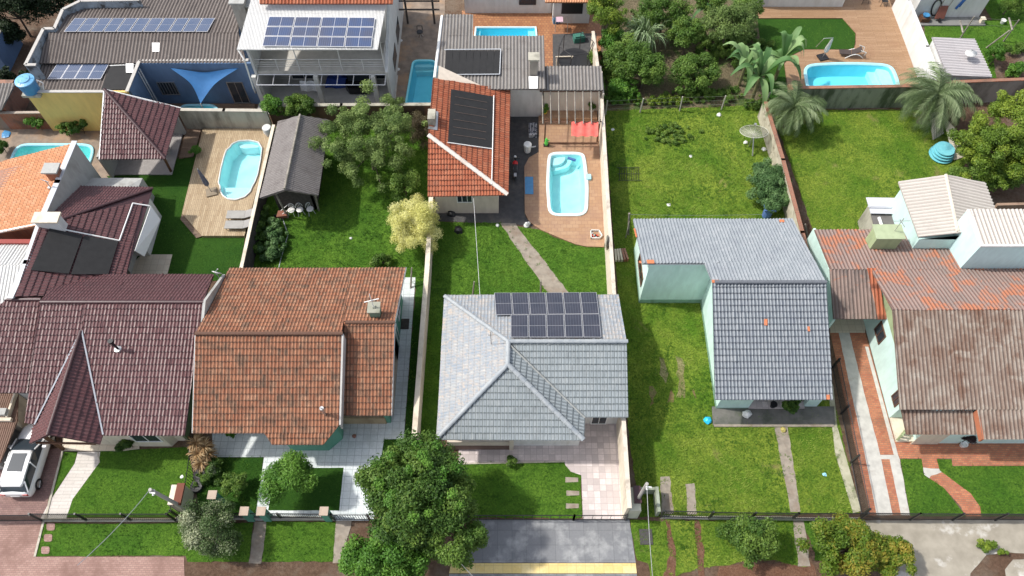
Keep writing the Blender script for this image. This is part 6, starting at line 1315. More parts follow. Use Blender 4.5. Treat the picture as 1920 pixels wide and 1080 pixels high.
# grass blades on the lawns (nobody could count them)
def inside(pts, x, y):
    r = np.zeros(len(x), bool); n = len(pts)
    for i in range(n):
        a, b = pts[i], pts[(i + 1) % n]
        cnd = ((a.y > y) != (b.y > y)) & (x < (b.x - a.x) * (y - a.y) / ((b.y - a.y) if abs(b.y - a.y) > 1e-9 else 1e-9) + a.x); r ^= cnd
    return r
def vnoise(p, seed):                                     # smooth value noise on xy
    T_ = np.random.default_rng(seed).uniform(0, 1, (256, 256)); i = np.floor(p).astype(int); f = p - i; f = f * f * (3 - 2 * f); a, b = i[:, 0] % 256, i[:, 1] % 256
    return (T_[a, b] * (1 - f[:, 0]) + T_[(a + 1) % 256, b] * f[:, 0]) * (1 - f[:, 1]) + (T_[a, (b + 1) % 256] * (1 - f[:, 0]) + T_[(a + 1) % 256, (b + 1) % 256] * f[:, 0]) * f[:, 1]
GR = [Mleaf('grass_green', (.025, .08, .008), (.065, .17, .015), (.15, .28, .035), .28, .7), Mleaf('grass_yellow_green', (.04, .12, .01), (.12, .225, .02), (.31, .39, .07), .25, .7)]
for tone in (0, 1):
    Cn = []; Hh = []
    for pts, dens, hh, tn in LAWNS:
        if tn != tone: continue
        x0, x1 = min(p.x for p in pts), max(p.x for p in pts); y0, y1 = min(p.y for p in pts), max(p.y for p in pts); n = int((x1 - x0) * (y1 - y0) * dens)
        x = RNG.uniform(x0, x1, n); y = RNG.uniform(y0, y1, n); k = inside(pts, x, y)
        for cp, pr in COVER:
            if min(p.x for p in cp) < x1 and max(p.x for p in cp) > x0 and min(p.y for p in cp) < y1 and max(p.y for p in cp) > y0: k &= ~(inside(cp, x, y) & (RNG.uniform(0, 1, n) < pr))
        Cn.append(np.stack([x[k], y[k], np.full(k.sum(), .02)], 1)); Hh.append(np.full(k.sum(), hh))
    cen = np.concatenate(Cn); hh = np.concatenate(Hh); K_ = 4; n = len(cen); cen = np.repeat(cen, K_, 0) + np.concatenate([RNG.normal(0, .05, (n * K_, 2)), np.zeros((n * K_, 1))], 1); hh = np.repeat(hh, K_) * RNG.uniform(.6, 1.5, n * K_)
    az = RNG.uniform(0, 6.28, n * K_); d = np.stack([np.cos(az), np.sin(az), np.zeros(n * K_)], 1); s_ = np.stack([-d[:, 1], d[:, 0], d[:, 2]], 1)
    V = np.empty((n * K_, 3, 3)); V[:, 0] = cen - s_ * .016; V[:, 1] = cen + s_ * .016; V[:, 2] = cen + d * hh[:, None] * .9 + np.array([0, 0, 1]) * hh[:, None]
    lo = np.repeat(np.clip((vnoise(cen[::K_, :2] / 1.9, 3) * .55 + vnoise(cen[::K_, :2] / .55, 4) * .45 - .5) * 2.4 + .5, 0, 1), K_)
    o = build_np('grass', V.reshape(-1, 3), np.arange(n * K_ * 3).reshape(-1, 3), GR[tone], origin=(0, 0, 0), tint=np.clip(lo * .7 + RNG.uniform(0, .3, n * K_), 0, 1)); tag(o, 'fine green grass of the lawns' if tone == 0 else 'rough yellowish grass of the two open lots', 'grass', kind='stuff')

# ---------------------------------------------------------------- things in the yards
# white car, rear towards the street
t = bld('parked_car', 'white hatchback with dark sunroof parked half under the maroon porch roof', 'car', (45, 870)); X0 = P(72, 905, .32).x - .86; Y0 = P(72, 905, .32).y - .86
def loft(secs, closed=True):
    m = MB(); n = len(secs[0]); m.add([v for s in secs for v in s], [[k * n + i, k * n + (i + 1) % n, (k + 1) * n + (i + 1) % n, (k + 1) * n + i] for k in range(len(secs) - 1) for i in range(n)] + [list(range(n))[::-1], [(len(secs) - 1) * n + i for i in range(n)]]); return m
secs = []
for s, hw, zl, zh in ((.0, .68, .42, .78), (.06, .8, .32, .92), (.3, .87, .24, .98), (.9, .9, .2, .96), (2.0, .9, .2, .94), (3.0, .9, .2, .95), (3.6, .88, .22, .9), (4.0, .82, .26, .82), (4.25, .7, .34, .7), (4.35, .55, .42, .6)):
    y = Y0 + s; secs.append([(X0 + hw * .92, y, zl), (X0 + hw, y, zl + .2), (X0 + hw, y, (zl + zh) / 2 + .08), (X0 + hw * .93, y, zh - .04), (X0 + hw * .75, y, zh + .02), (X0, y, zh + .05), (X0 - hw * .75, y, zh + .02), (X0 - hw * .93, y, zh - .04), (X0 - hw, y, (zl + zh) / 2 + .08), (X0 - hw, y, zl + .2), (X0 - hw * .92, y, zl)])
bd = build('body', loft(secs), CARW, t, smooth=True)
gs = []
for s, hw, z in ((.12, .7, .95), (.45, .69, 1.32), (1.0, .7, 1.42), (1.9, .7, 1.44), (2.45, .66, 1.38), (3.25, .72, .96)):
    y = Y0 + s; gs.append([(X0 + .84, y, .93), (X0 + hw, y, z - .04), (X0 + hw * .8, y, z), (X0 - hw * .8, y, z), (X0 - hw, y, z - .04), (X0 - .84, y, .93)])
build('window_glass', loft(gs), GLASSD, t, smooth=False)
rs = []
for s, hw, z in ((.34, .6, 1.29), (.5, .67, 1.36), (1.0, .69, 1.45), (1.9, .69, 1.47), (2.4, .64, 1.42)):
    y = Y0 + s; rs.append([(X0 + hw, y, z - .05), (X0 + hw * .8, y, z + .01), (X0, y, z + .03), (X0 - hw * .8, y, z + .01), (X0 - hw, y, z - .05), (X0, y, z - .06)])
rf_ = build('roof_panel', loft(rs), CARW, t, smooth=True)
m = MB(); m.slab([Vector((X0 - .42, Y0 + 1.15, 1.502)), Vector((X0 + .42, Y0 + 1.15, 1.502)), Vector((X0 + .4, Y0 + 2.2, 1.502)), Vector((X0 - .4, Y0 + 2.2, 1.502))], .02); build('sunroof', m, GLASSD, rf_)
for sg in (-1, 1):
    m = MB(); m.path([(X0 + sg * .63, Y0 + .5, 1.44), (X0 + sg * .63, Y0 + 2.3, 1.46)], .018); build('roof_rail', m, CARW, rf_)
    m = MB()
    for (s0, s1) in ((.15, .62), (1.55, 1.7), (2.5, 3.25)):
        m = MB()
        za, zb_ = {.15: (.93, 1.36), 1.55: (.95, 1.42), 2.5: (1.38, .95)}[s0]; m.tube((X0 + sg * (.83 if za < 1 else .69), Y0 + s0, za), (X0 + sg * (.7 if zb_ > 1 else .82), Y0 + s1, zb_), .045, n=5); build('window_pillar', m, CARW, t)
    m = MB(); m.box(X0 + sg * .62 - .14, X0 + sg * .62 + .14, Y0 - .01, Y0 + .2, .68, .86); build('tail_light', m, Mglossy('tail_lamp_red', (.35, .01, .015), .2), t)
    m = MB(); m.obox((X0 + sg * 1.0, Y0 + 2.75), .22, .12, .96, 1.1, 0); build('side_mirror', m, CARW, t)
    for yy_ in (.78, 3.4):
        c_ = Vector((X0 + sg * .82, Y0 + yy_, .32)); m = MB(); m.tube(c_ - Vector((.1, 0, 0)), c_ + Vector((.1, 0, 0)), .32, n=20); wl_ = build('wheel', m, BLACK, t)
        m = MB(); e = Vector((sg, 0, 0)); m.tube(c_ + e * .1, c_ + e * .112, .2, n=16)
        for k in range(5):
            a = k * 1.2566; v_ = Vector((0, math.cos(a), math.sin(a))); m.tube(c_ + e * .118, c_ + e * .118 + v_ * .2, .03, n=4)
        build('rim', m, STEEL, wl_)
m = MB(); m.box(X0 - .26, X0 + .26, Y0 - .03, Y0 + .05, .55, .67); build('number_plate', m, PLW, t)

# dishes
def dish(label, px, z, r, face, mat, mast=1.0, arm=True, cat='satellite dish', mast_to=None, group=None):
    c = P(*px, z); t = thing('satellite_dish', label, cat, c, group); f = Vector(face).normalized(); q = f.to_track_quat('Z', 'Y'); m = MB()
    m.lathe(c, [(0.001, 0), (r * .35, r * .03), (r * .7, r * .12), (r, r * .25), (r * 1.01, r * .27)], 22, q); build('reflector', m, mat, t, smooth=True)
    if arm: m = MB(); m.tube(c + q @ Vector((0, r, r * .25)), c + f * r * .95, .02, n=4); m.tube(c + f * r * .85, c + f * r * 1.05, .05, n=6); build('feed_arm', m, STEEL, t)
    m = MB(); m.tube(c - f * .02, c + Vector((0, 0, -mast)) if mast_to is None else mast_to, .035, n=5); build('mast', m, STEEL, t); return t
dish('small white dish on the gable between maroon and orange roofs', (406, 513), 3.9, .3, (.25, .75, .5), PLW, .7)
dish('white dish on the light grey shed roof', (1820, 102), 2.9, .42, (-.15, .1, .9), PLW, .5)
dish('beige dish hanging on the long cream wall near the tan deck', (1135, 455), 2.3, .5, (.85, -.2, .25), W('dish_beige', (.5, .46, .36)), .5, False)
c = P(1413, 252, 1.3); t = thing('mesh_dish', 'large mesh satellite dish standing in grass by the leaning wall', 'satellite dish', (c.x, c.y, 0)); f = Vector((-.05, .38, 1)).normalized(); q = f.to_track_quat('Z', 'Y')
MESH = newmat('dish_mesh'); mm_, n_, b_ = MESH; b_.inputs['Base Color'].default_value = (.42, .42, .33, 1); b_.inputs['Roughness'].default_value = .7; tr = nd(n_, 'BsdfTransparent'); ms = nd(n_, 'MixShader'); ms.inputs[0].default_value = .38; lk(n_, tr.outputs[0], ms.inputs[1]); lk(n_, b_.outputs[0], ms.inputs[2]); lk(n_, ms.outputs[0], n_.nodes['Material Output'].inputs[0])
r = 1.0; prof = [(0.05, 0), (r * .35, .03), (r * .7, .11), (r, .24)]; m = MB(); m.lathe(c, prof, 28, q); build('reflector', m, mm_, t, smooth=True); m = MB()
for k in range(12):
    a = k * math.pi / 6; m.path([c + q @ Vector((rr * math.cos(a), rr * math.sin(a), z + .01)) for rr, z in prof], .016, n=4)
m.path([c + q @ Vector((r * math.cos(a * math.pi / 14), r * math.sin(a * math.pi / 14), .24)) for a in range(29)], .02, n=4); build('rib', m, W('dish_rib', (.5, .5, .42)), t)
m = MB(); m.tube(c, P(1411, 292, .1), .05); m.tube(c, (c.x, c.y, 0), .06); m.lathe(c + f * .75, [(.1, 0), (.1, .12)], 8); build('mast', m, STEEL, t)

# seats by the shed
def garden_chair(loc, rz, label, first=None):
    if first: return copy_tree(first, loc, rz, label)
    t = thing('garden_chair', label, 'chair', loc, 'white garden chairs beside the timber shed'); o = Vector(loc); m = MB(); m.lathe(o + Vector((0, 0, .43)), [(.23, 0), (.25, .03), (.2, .05)], 12); build('seat', m, PLW, t)
    m = MB(); pts = [o + Vector((.23 * math.cos(a), .2 + .02 * math.sin(a), .5 + .42 * math.sin(a))) for a in [i * math.pi / 8 for i in range(9)]]; m.path(pts, .022, n=5)
    for xx in (-.1, 0, .1): m.tube(o + Vector((xx, .2, .46)), o + Vector((xx, .21, .88)), .016, n=4)
    build('backrest', m, PLW, t)
    for sx_ in (-1, 1):
        for sy_ in (-1, 1): m = MB(); m.tube(o + Vector((sx_ * .16, sy_ * .16, .44)), o + Vector((sx_ * .24, sy_ * .24, 0)), .018, n=4); build('leg', m, PLW, t)
    return t
g0 = garden_chair(P(565, 400), R(20), 'white garden chair in the middle of the three by the shed'); g0.rotation_euler.z = R(20)
garden_chair(P(584, 399), R(25), 'white garden chair farthest right by the shed', g0); garden_chair(P(549, 401), R(-10), 'yellowed white garden chair nearest the wheelbarrow', g0)
t = bld('wheelbarrow', 'rusty brown wheelbarrow with pale handles leaning by the shed', 'wheelbarrow', (532, 408)); q = P(532, 408); m = MB(); m.prism([(q.x - .35, q.y - .3), (q.x + .35, q.y - .2), (q.x + .3, q.y + .25), (q.x - .3, q.y + .25)], .25, .5); build('tray', m, W('rust', (.22, .08, .05)), t)
m = MB(); m.tube(q + Vector((-.3, .1, .4)), q + Vector((.5, .7, .75)), .025); m.tube(q + Vector((-.2, -.2, .4)), q + Vector((.8, .4, .75)), .025); m.tube(q + Vector((.3, .2, .3)), q + Vector((.35, .2, 0)), .025); build('handle', m, PLW, t); m = MB(); m.tube(q + Vector((-.5, -.05, .17)), q + Vector((-.5, .03, .17)), .17, n=12); build('wheel', m, BLACK, t)
o = MB().path([P(530, 410, .05), P(540, 440, .03), P(528, 480, .03), P(522, 505, .03)], .03); o = build('garden_hose', o, PIPE, origin=P(530, 440)); tag(o, 'pale hose running down from the shed across the lawn edge', 'hose')
# loungers and umbrella on the timber deck
def lounger(px, label, z=.25, first=None, rz=0):
    if first: return copy_tree(first, P(*px, z), rz, label)
    o = P(*px, z); t = thing('sun_lounger', label, 'sun lounger', o, 'grey loungers on the timber deck'); m = MB(); m.slab([o + Vector(v) for v in ((-.9, -.33, .33), (.35, -.33, .33), (.35, .33, .33), (-.9, .33, .33))], .05); build('seat', m, W('grey_sling', (.33, .32, .3)), t)
    m = MB(); m.slab([o + Vector(v) for v in ((.36, -.33, .33), (.98, -.33, .6), (.98, .33, .6), (.36, .33, .33))], .05); build('backrest', m, W('grey_sling2', (.3, .29, .28)), t)
    for sx_ in (-.8, .8):
        for sy_ in (-.28, .28): m = MB(); m.tube(o + Vector((sx_, sy_, .32)), o + Vector((sx_, sy_, 0)), .022, n=4); build('leg', m, WOODK, t)
    return t
l0 = lounger((452, 407), 'grey lounger nearer the pool on the timber deck'); lounger((449, 426), 'grey lounger at the lower end of the timber deck', first=l0)
def parasol(label, base, top, z0, h_, cloth, bm_):
    q = P(*base, z0); tp_ = P(*top, h_); t = thing('parasol', label, 'parasol', q); m = MB(); m.obox((q.x, q.y), .75, .7, z0, z0 + .1, .3); build('base', m, bm_, t); m = MB(); m.tube(q, tp_, .035); build('pole', m, STEEL, t)
    a = q.lerp(tp_, .28); b = q.lerp(tp_, .97); m = MB(); n = 10; d = (b - a); qq = d.to_track_quat('Z', 'Y'); vs = []; pr = [(.06, 0), (.17, .08), (.19, .25), (.13, .6), (.08, .9), (.03, 1)]
    for rr, s in pr:
        for i in range(n * 2): an = math.pi * i / n; r_ = rr * (1 if i % 2 else .6); vs.append(a + d * s + qq @ Vector((r_ * math.cos(an), r_ * math.sin(an), 0)))
    N2 = n * 2; m.add(vs, [[k * N2 + i, k * N2 + (i + 1) % N2, (k + 1) * N2 + (i + 1) % N2, (k + 1) * N2 + i] for k in range(len(pr) - 1) for i in range(N2)]); build('folded_canopy', m, cloth, t); return t, q, tp_
parasol('closed grey parasol on a square base beside the notched pool', (397, 361), (370, 316), .25, 2.3, M('grey_cloth', (.2, .2, .24), (.14, .14, .17), 4, .9), W('tan_base', (.25, .2, .14)))
tt, q, tp_ = parasol('closed white cantilever parasol on black base by the blue pool', (1542, 108), (1562, 71), .09, 2.3, M('white_cloth', (.72, .71, .68), (.6, .59, .56), 4, .9), BLACK); m = MB(); m.path([tp_, P(1545, 72, 2.2), P(1530, 88, .9)], .025); build('arm', m, STEEL, tt)
t = bld('reclining_chair', 'dark brown reclining chair with curved white frame on the warm wood deck', 'lounge chair', (1592, 102), .09); o = P(1594, 104, .09); m = MB()
m.slab([o + Vector(v) for v in ((-.95, -.1, .3), (-.1, -.3, .38), (0, .2, .38), (-.9, .4, .3))], .06); m.slab([o + Vector(v) for v in ((-.08, -.3, .38), (.65, -.3, .75), (.7, .25, .75), (.02, .2, .38))], .06); build('seat', m, W('brown_sling', (.055, .04, .035)), t)
for sy_ in (-.34, .3): m = MB(); m.path([o + Vector((-.5 + i * .18, sy_, .02 + .4 * math.sin(i * math.pi / 8))) for i in range(9)], .03); m.path([o + Vector((.5, sy_, .8)), o + Vector((1.0, sy_, .6)), o + Vector((1.0, sy_ * .5, .1))], .025); build('frame', m, TRIM, t)
# chairs at the top deck edge
for i, (a, b, lb) in enumerate(((1655, 8, 'dark metal chair at the top edge of the warm wood deck'), (1620, 4, 'dark stool at the top edge left of the metal chair'))):
    q = P(a, b, .09); t = thing('patio_chair', lb, 'chair', q); m = MB(); m.box(q.x - .25, q.x + .25, q.y - .25, q.y + .25, .5, .54); build('seat', m, IRON, t)
    for sx_ in (-.22, .22):
        for sy_ in (-.22, .22): m = MB(); m.tube(q + Vector((sx_, sy_, .42)), q + Vector((sx_ * 1.2, sy_ * 1.2, 0)), .02, n=4); build('leg', m, IRON, t)
    m = MB(); m.box(q.x - .25, q.x + .25, q.y + .22, q.y + .26, .6, .95); build('backrest', m, IRON, t)
# centre deck things
t = bld('motorcycle', 'red and black motorcycle parked beside the red clay tile house', 'motorcycle', (966, 322)); q = P(966, 322)
for dy in (-.62, .68): 
    c = q + Vector((0, dy, .3)); m = MB(); m.tube(c - Vector((.06, 0, 0)), c + Vector((.06, 0, 0)), .3, n=16); w_ = build('wheel', m, BLACK, t); m = MB(); m.tube(c - Vector((.065, 0, 0)), c + Vector((.065, 0, 0)), .17, n=12); build('rim', m, STEEL, w_)
m = MB(); m.lathe(q + Vector((0, .18, .62)), [(.02, 0), (.17, .04), (.2, .14), (.14, .26), (.02, .3)], 10); build('fuel_tank', m, Mglossy('red_enamel', (.5, .015, .02), .25), t)
m = MB(); m.prism([(q.x - .13, q.y - .65), (q.x + .13, q.y - .65), (q.x + .12, q.y + .05), (q.x - .12, q.y + .05)], .7, .82); build('saddle', m, BLACK, t)
m = MB(); m.box(q.x - .14, q.x + .14, q.y - .25, q.y + .25, .22, .6); build('engine', m, STEEL, t); m = MB(); m.path([q + Vector((-.36, .38, .98)), q + Vector((0, .5, .95)), q + Vector((.36, .38, .98))], .025); m.tube(q + Vector((0, .5, .95)), q + Vector((0, .72, .3)), .04); build('handlebar', m, IRON, t)
m = MB(); m.lathe(q + Vector((0, .6, .85)), [(.02, 0), (.1, .05), (.09, .16)], 8); build('headlight', m, PLW, t); m = MB(); m.box(q.x - .1, q.x + .1, q.y - .95, q.y - .66, .62, .7); build('rear_fender', m, W('plate_white', (.5, .5, .52)), t)
o = MB(); q = P(992, 348, .12); o.obox((q.x, q.y), .6, 1.55, .12, .16, 0); o = build('foam_mat', o, PLB, origin=q); tag(o, 'bright blue rectangular mat lying on the tan tiled deck', 'mat')
t = bld('washing_tub', 'white round portable washing tub on the tan deck corner', 'washing machine', (989, 282), .12); q = P(989, 283, .12); m = MB(); m.lathe(q, [(.24, 0), (.26, .5), (.3, .62), (.3, .72)], 16); build('tub', m, PLW, t); m = MB(); m.lathe(q + Vector((0, 0, .72)), [(.3, 0), (.27, .05), (0.001, .08)], 16); build('lid', m, PLW, t); m = MB(); m.tube(q + Vector((.2, .1, .3)), q + Vector((.6, .35, .1)), .05); build('hose', m, PIPE, t)
t = bld('drying_rack', 'small white clothes rack with dark items on the yard paving', 'rack', (999, 245)); q = P(999, 247); m = MB(); m.box(q.x - .3, q.x + .3, q.y - .6, q.y + .6, .0, .35); build('basket', m, M('rack_white', (.6, .6, .62), (.4, .4, .42), 20, .6, (.05, .06, .08), 3, (.5, .54)), t); m = MB()
for i in range(5): m.tube(q + Vector((-.24 + i * .12, -.5, .38)), q + Vector((-.24 + i * .12, .4, .38)), .03, n=4)
build('items', m, Mglossy('dark_items', (.04, .04, .06), .5), t)
t = bld('garden_ornament', 'small bright green upright ornament on a dark stand at the deck step', 'ornament', (1024, 270), .12); q = P(1024, 273, .12); m = MB(); m.box(q.x - .2, q.x + .2, q.y - .12, q.y + .12, .12, .2); build('stand', m, BLACK, t); m = MB(); m.lathe(q + Vector((0, 0, .08)), [(.1, 0), (.15, .2), (.1, .45), (.12, .55), (.05, .72)], 10); m.tube(q + Vector((.1, 0, .5)), q + Vector((.24, .05, .6)), .04); build('figure', m, Mglossy('toy_green', (.1, .55, .08), .4), t)
for (a, b, mt, lb) in ((1022, 212, Mglossy('yellow_pot', (.7, .5, .05), .5), 'yellow plant pot at the pergola corner'), (1110, 208, PLW, 'pale plant pot under the pergola rafters'), (1448, 762, BLACK, 'small dark planter on the mint house porch'), (1803, 836, PLW, 'white plant pot by the rusty house front wall'), (1878, 44, PLW, 'white pot on the grass by the tool hung outbuilding')):
    q = P(a, b); z = .45 if b in (212, 208) else (.22 if b == 762 else 0); q = P(a, b, z); o = MB(); o.lathe(q, [(.13, 0), (.2, .32), (.22, .36), (.18, .36), (.17, .3)], 12); o = build('plant_pot', o, mt, origin=q); tag(o, lb, 'plant pot')
t = bld('tool_crate', 'white framed open crate of red and dark items at the deck corner', 'crate', (1118, 441), .12); q = P(1118, 441, .12); m = MB()
pts = [(-.4, -.35), (.2, -.35), (.42, -.12), (.2, .35), (-.4, .35)]; n = 5
for i in range(n): a, b = Vector((*pts[i], 0)), Vector((*pts[(i + 1) % n], 0)); d = (b - a).normalized(); s_ = Vector((-d.y, d.x, 0)) * .05; m.prism([(q.x + v.x, q.y + v.y) for v in (a, b, b + s_, a + s_)], .12, .3)
build('frame', m, PLW, t)
for i in range(9): m = MB(); m.obox((q.x - .28 + .11 * (i % 4), q.y - .24 + .17 * (i // 4)), .09, .15, .12, .24, i); build('item', m, [BLACK, Mglossy('red_item', (.5, .06, .03), .5), GREYW][i % 3], t)
o = MB(); q = P(987, 424); o.lathe(q, [(.18, 0), (.2, .12), (.1, .25), (.12, .34), (.05, .42)], 10); o.lathe(q + Vector((.15, .1, 0)), [(.1, 0), (.14, .2), (.05, .35)], 8); o = build('garden_statue', o, PLW, origin=q); tag(o, 'small white lumpy statue on the grass below the tan deck', 'statue')
o = MB(); q = P(1072, 299, .1); q.z = .13; o.tube(q + Vector((-.28, .12, 0)), q + Vector((.28, -.12, 0)), .1, n=8); o = build('pool_float', o, Mglossy('navy_float', (.03, .1, .3), .4), origin=q); tag(o, 'dark blue roll floating at the steps of the tan deck pool', 'pool float')
# trampoline and yard clutter
t = bld('trampoline', 'round black trampoline with net frame in the yard behind the corrugated roof', 'trampoline', (1075, 112)); c = P(1078, 112, .7); m = MB(); m.lathe((c.x, c.y, .7), [(.001, 0), (1.1, 0), (1.3, .02), (1.3, -.04)], 24); build('jumping_mat', m, BLACK, t); m = MB(); T_ = []
for k in range(6):
    a = k * math.pi / 3 + .2; p = Vector((c.x + 1.35 * math.cos(a), c.y + 1.35 * math.sin(a), 0)); m.tube(p, p + Vector((0, 0, 2.3)), .03, n=5); T_.append(p + Vector((0, 0, 2.3)))
m.path(T_ + [T_[0]], .03, n=5); build('net_frame', m, IRON, t)
o = build('trampoline_badge', MB().lathe((c.x, c.y - 1.15, .73), [(.001, 0), (.26, .0), (.26, .015)], 14), PLW); o.parent = t; o.location = (0, 0, 0); 
for v in o.data.vertices: v.co -= Vector(t.location)
q = P(1052, 55); t = thing('drying_rack', 'folding rack with pink cloths by the white cottage', 'rack', q); m = MB()
for i in range(5): m.tube(q + Vector((-.5 + i * .25, -.4, 1.0)), q + Vector((-.5 + i * .25, .4, 1.0)), .02, n=4)
for sx_ in (-.5, .5): m.tube(q + Vector((sx_, -.4, 0)), q + Vector((sx_, .3, 1.0)), .02, n=4); m.tube(q + Vector((sx_, .4, 0)), q + Vector((sx_, -.3, 1.0)), .02, n=4)
build('frame', m, STEEL, t); m = MB(); m.slab([q + Vector(v) for v in ((-.45, -.3, 1.03), (.1, -.3, 1.03), (.1, .3, 1.03), (-.45, .3, 1.03))], .04); build('cloth', m, W('pink_cloth', (.6, .42, .5)), t)
for (a, b, dims, mt, nm, lb, cat) in ((1043, 41, (.6, .5, .5), PLB, 'storage_box', 'blue and white box by the cottage wall', 'box'), (1085, 76, (.9, .6, .5), W('green_cover', (.04, .16, .12)), 'covered_barbecue', 'dark green covered item at the trampoline yard', 'cover'), (570, 178, (0, 0, 0), None, None, None, None)):
    if nm: q = P(a, b); m = MB(); m.obox((q.x, q.y), dims[0], dims[1], 0, dims[2], .2); m.obox((q.x, q.y), dims[0] * .8, dims[1] * .8, dims[2], dims[2] + .12, .2); tag(build(nm, m, mt, origin=q), lb, cat)
t = bld('clothes_rail', 'pale wooden saw horse in front of the trampoline', 'saw horse', (1058, 120)); q = P(1057, 121); m = MB(); m.tube(q + Vector((-.7, 0, .8)), q + Vector((.7, .05, .8)), .05); build('top_bar', m, CREAM, t)
for sx_ in (-.6, .6): m = MB(); m.tube(q + Vector((sx_, 0, .8)), q + Vector((sx_, .25, 0)), .035, n=4); m.tube(q + Vector((sx_, 0, .8)), q + Vector((sx_, -.25, 0)), .035, n=4); build('leg', m, CREAM, t)
# stone yard bits
t = bld('pergola', 'dark timber pergola at the top of the brown stone yard', 'pergola', (780, 20)); m = MB()
for yy_ in (2, 18): m.tube(P(748, yy_, 2.4), P(824, yy_, 2.4), .09, n=4)
build('beam', m, WOODK, t)
for a, b in ((765, 44), (815, 44)): m = MB(); q = P(a, b); m.tube(q, q + Vector((0, 0, 2.4)), .09, n=5); build('post', m, WOODK, t)
q = P(788, 68); t = thing('patio_chair', 'small dark swivel chair alone on the brown stone yard', 'chair', q); m = MB(); m.lathe(q + Vector((0, 0, .42)), [(.25, 0), (.26, .06)], 12); build('seat', m, BLACK, t); m = MB(); m.path([q + Vector((-.22, .2, .5)), q + Vector((-.2, .25, .85)), q + Vector((.2, .25, .85)), q + Vector((.22, .2, .5))], .03); build('backrest', m, BLACK, t); m = MB()
for k in range(5): m.tube(q + Vector((0, 0, .42)), q + Vector((.28 * math.cos(k * 1.257), .28 * math.sin(k * 1.257), 0)), .02, n=4)
build('leg_frame', m, STEEL, t)
for i, (a, b) in enumerate(((751, 76), (746, 130))):
    o = build('drain_cover', MB().lathe(P(a, b, .018), [(.001, .02), (.16, .02), (.17, 0)][::-1], 12), PLW, origin=P(a, b)); tag(o, ['upper round white lid on the brown stone yard', 'lower round white lid beside the big blue pool'][i], 'lid')
o = build('water_drum', MB().lathe(P(505, 252, .25), [(.26, 0), (.34, .3), (.34, .75), (.3, .8), (.001, .82)], 14), PLW, origin=P(505, 252)); tag(o, 'white plastic drum at the corner of the timber deck', 'drum')
# paddling pool stack, metal sheet
t = bld('pool_stack', 'stack of round turquoise paddling pools on the grass under the palm', 'paddling pools', (1764, 288)); q = P(1763, 292)
for i, (r, z) in enumerate(((.88, .0), (.82, .2), (.76, .38), (.68, .54))): m = MB(); m.lathe(q + Vector((.02 * i, .03 * i, z)), [(r * .86, 0), (r, .12), (r, .17), (r * .93, .17), (.001, .15)], 22); build('pool_shell', m, M('turquoise_plastic', (.18, .52, .58), (.14, .46, .54), 3, .4), t)
pl_ = Pl(P(1740, 215, 1.2), P(1765, 213, 1.2), P(1752, 262, .1)); m = MB(); roof_sheet(m, [pl_.hit(1743, 210), pl_.hit(1762, 210), pl_.hit(1770, 250), pl_.hit(1750, 262)], pl_, style='corr', tw=.18, tl=3, step=.005); o = build('metal_sheet', m, T_BEI, origin=P(1752, 250)); tag(o, 'loose corrugated sheet leaning below the larger palm', 'metal sheet')
m = MB(); m.slab([P(1768, 215, 1.5), P(1790, 240, 1.3), P(1812, 292, .1), P(1790, 300, .1)], .08); o = build('leaning_slab', m, CREAM, origin=P(1795, 280)); tag(o, 'pale flat slab leaning beside the paddling pool stack', 'slab')
# tyre planters, pallet, small things
for i, (a, b) in enumerate(((377, 893), (371, 914))):
    q = P(a, b); t = thing('tyre_planter', ['black tyre planter nearer the spiky bush', 'black tyre planter nearer the green pillar'][i], 'tyre planter', q); m = MB(); m.lathe(q, [(.22, .28), (.34, .3), (.38, .15), (.34, 0), (.22, .0)], 16); build('tyre', m, BLACK, t); crown(t, LF_M, q + Vector((0, 0, .3)), (.2, .2, .15), 120, .12, 4, .5, 200 + i, name='foliage')
t = bld('slatted_grille', 'old dark slatted metal frame lying in the grass beside the long cream wall', 'frame', (1178, 328)); q = P(1178, 328); m = MB()
for i in range(9): m.tube(q + Vector((-.7 + i * .17, -.6, .12)), q + Vector((-.6 + i * .17, .6, .16)), .018, n=4)
for dy in (-.6, 0, .6): m.tube(q + Vector((-.8, dy, .13)), q + Vector((.9, dy, .13)), .022, n=4)
build('slats', m, IRON, t)
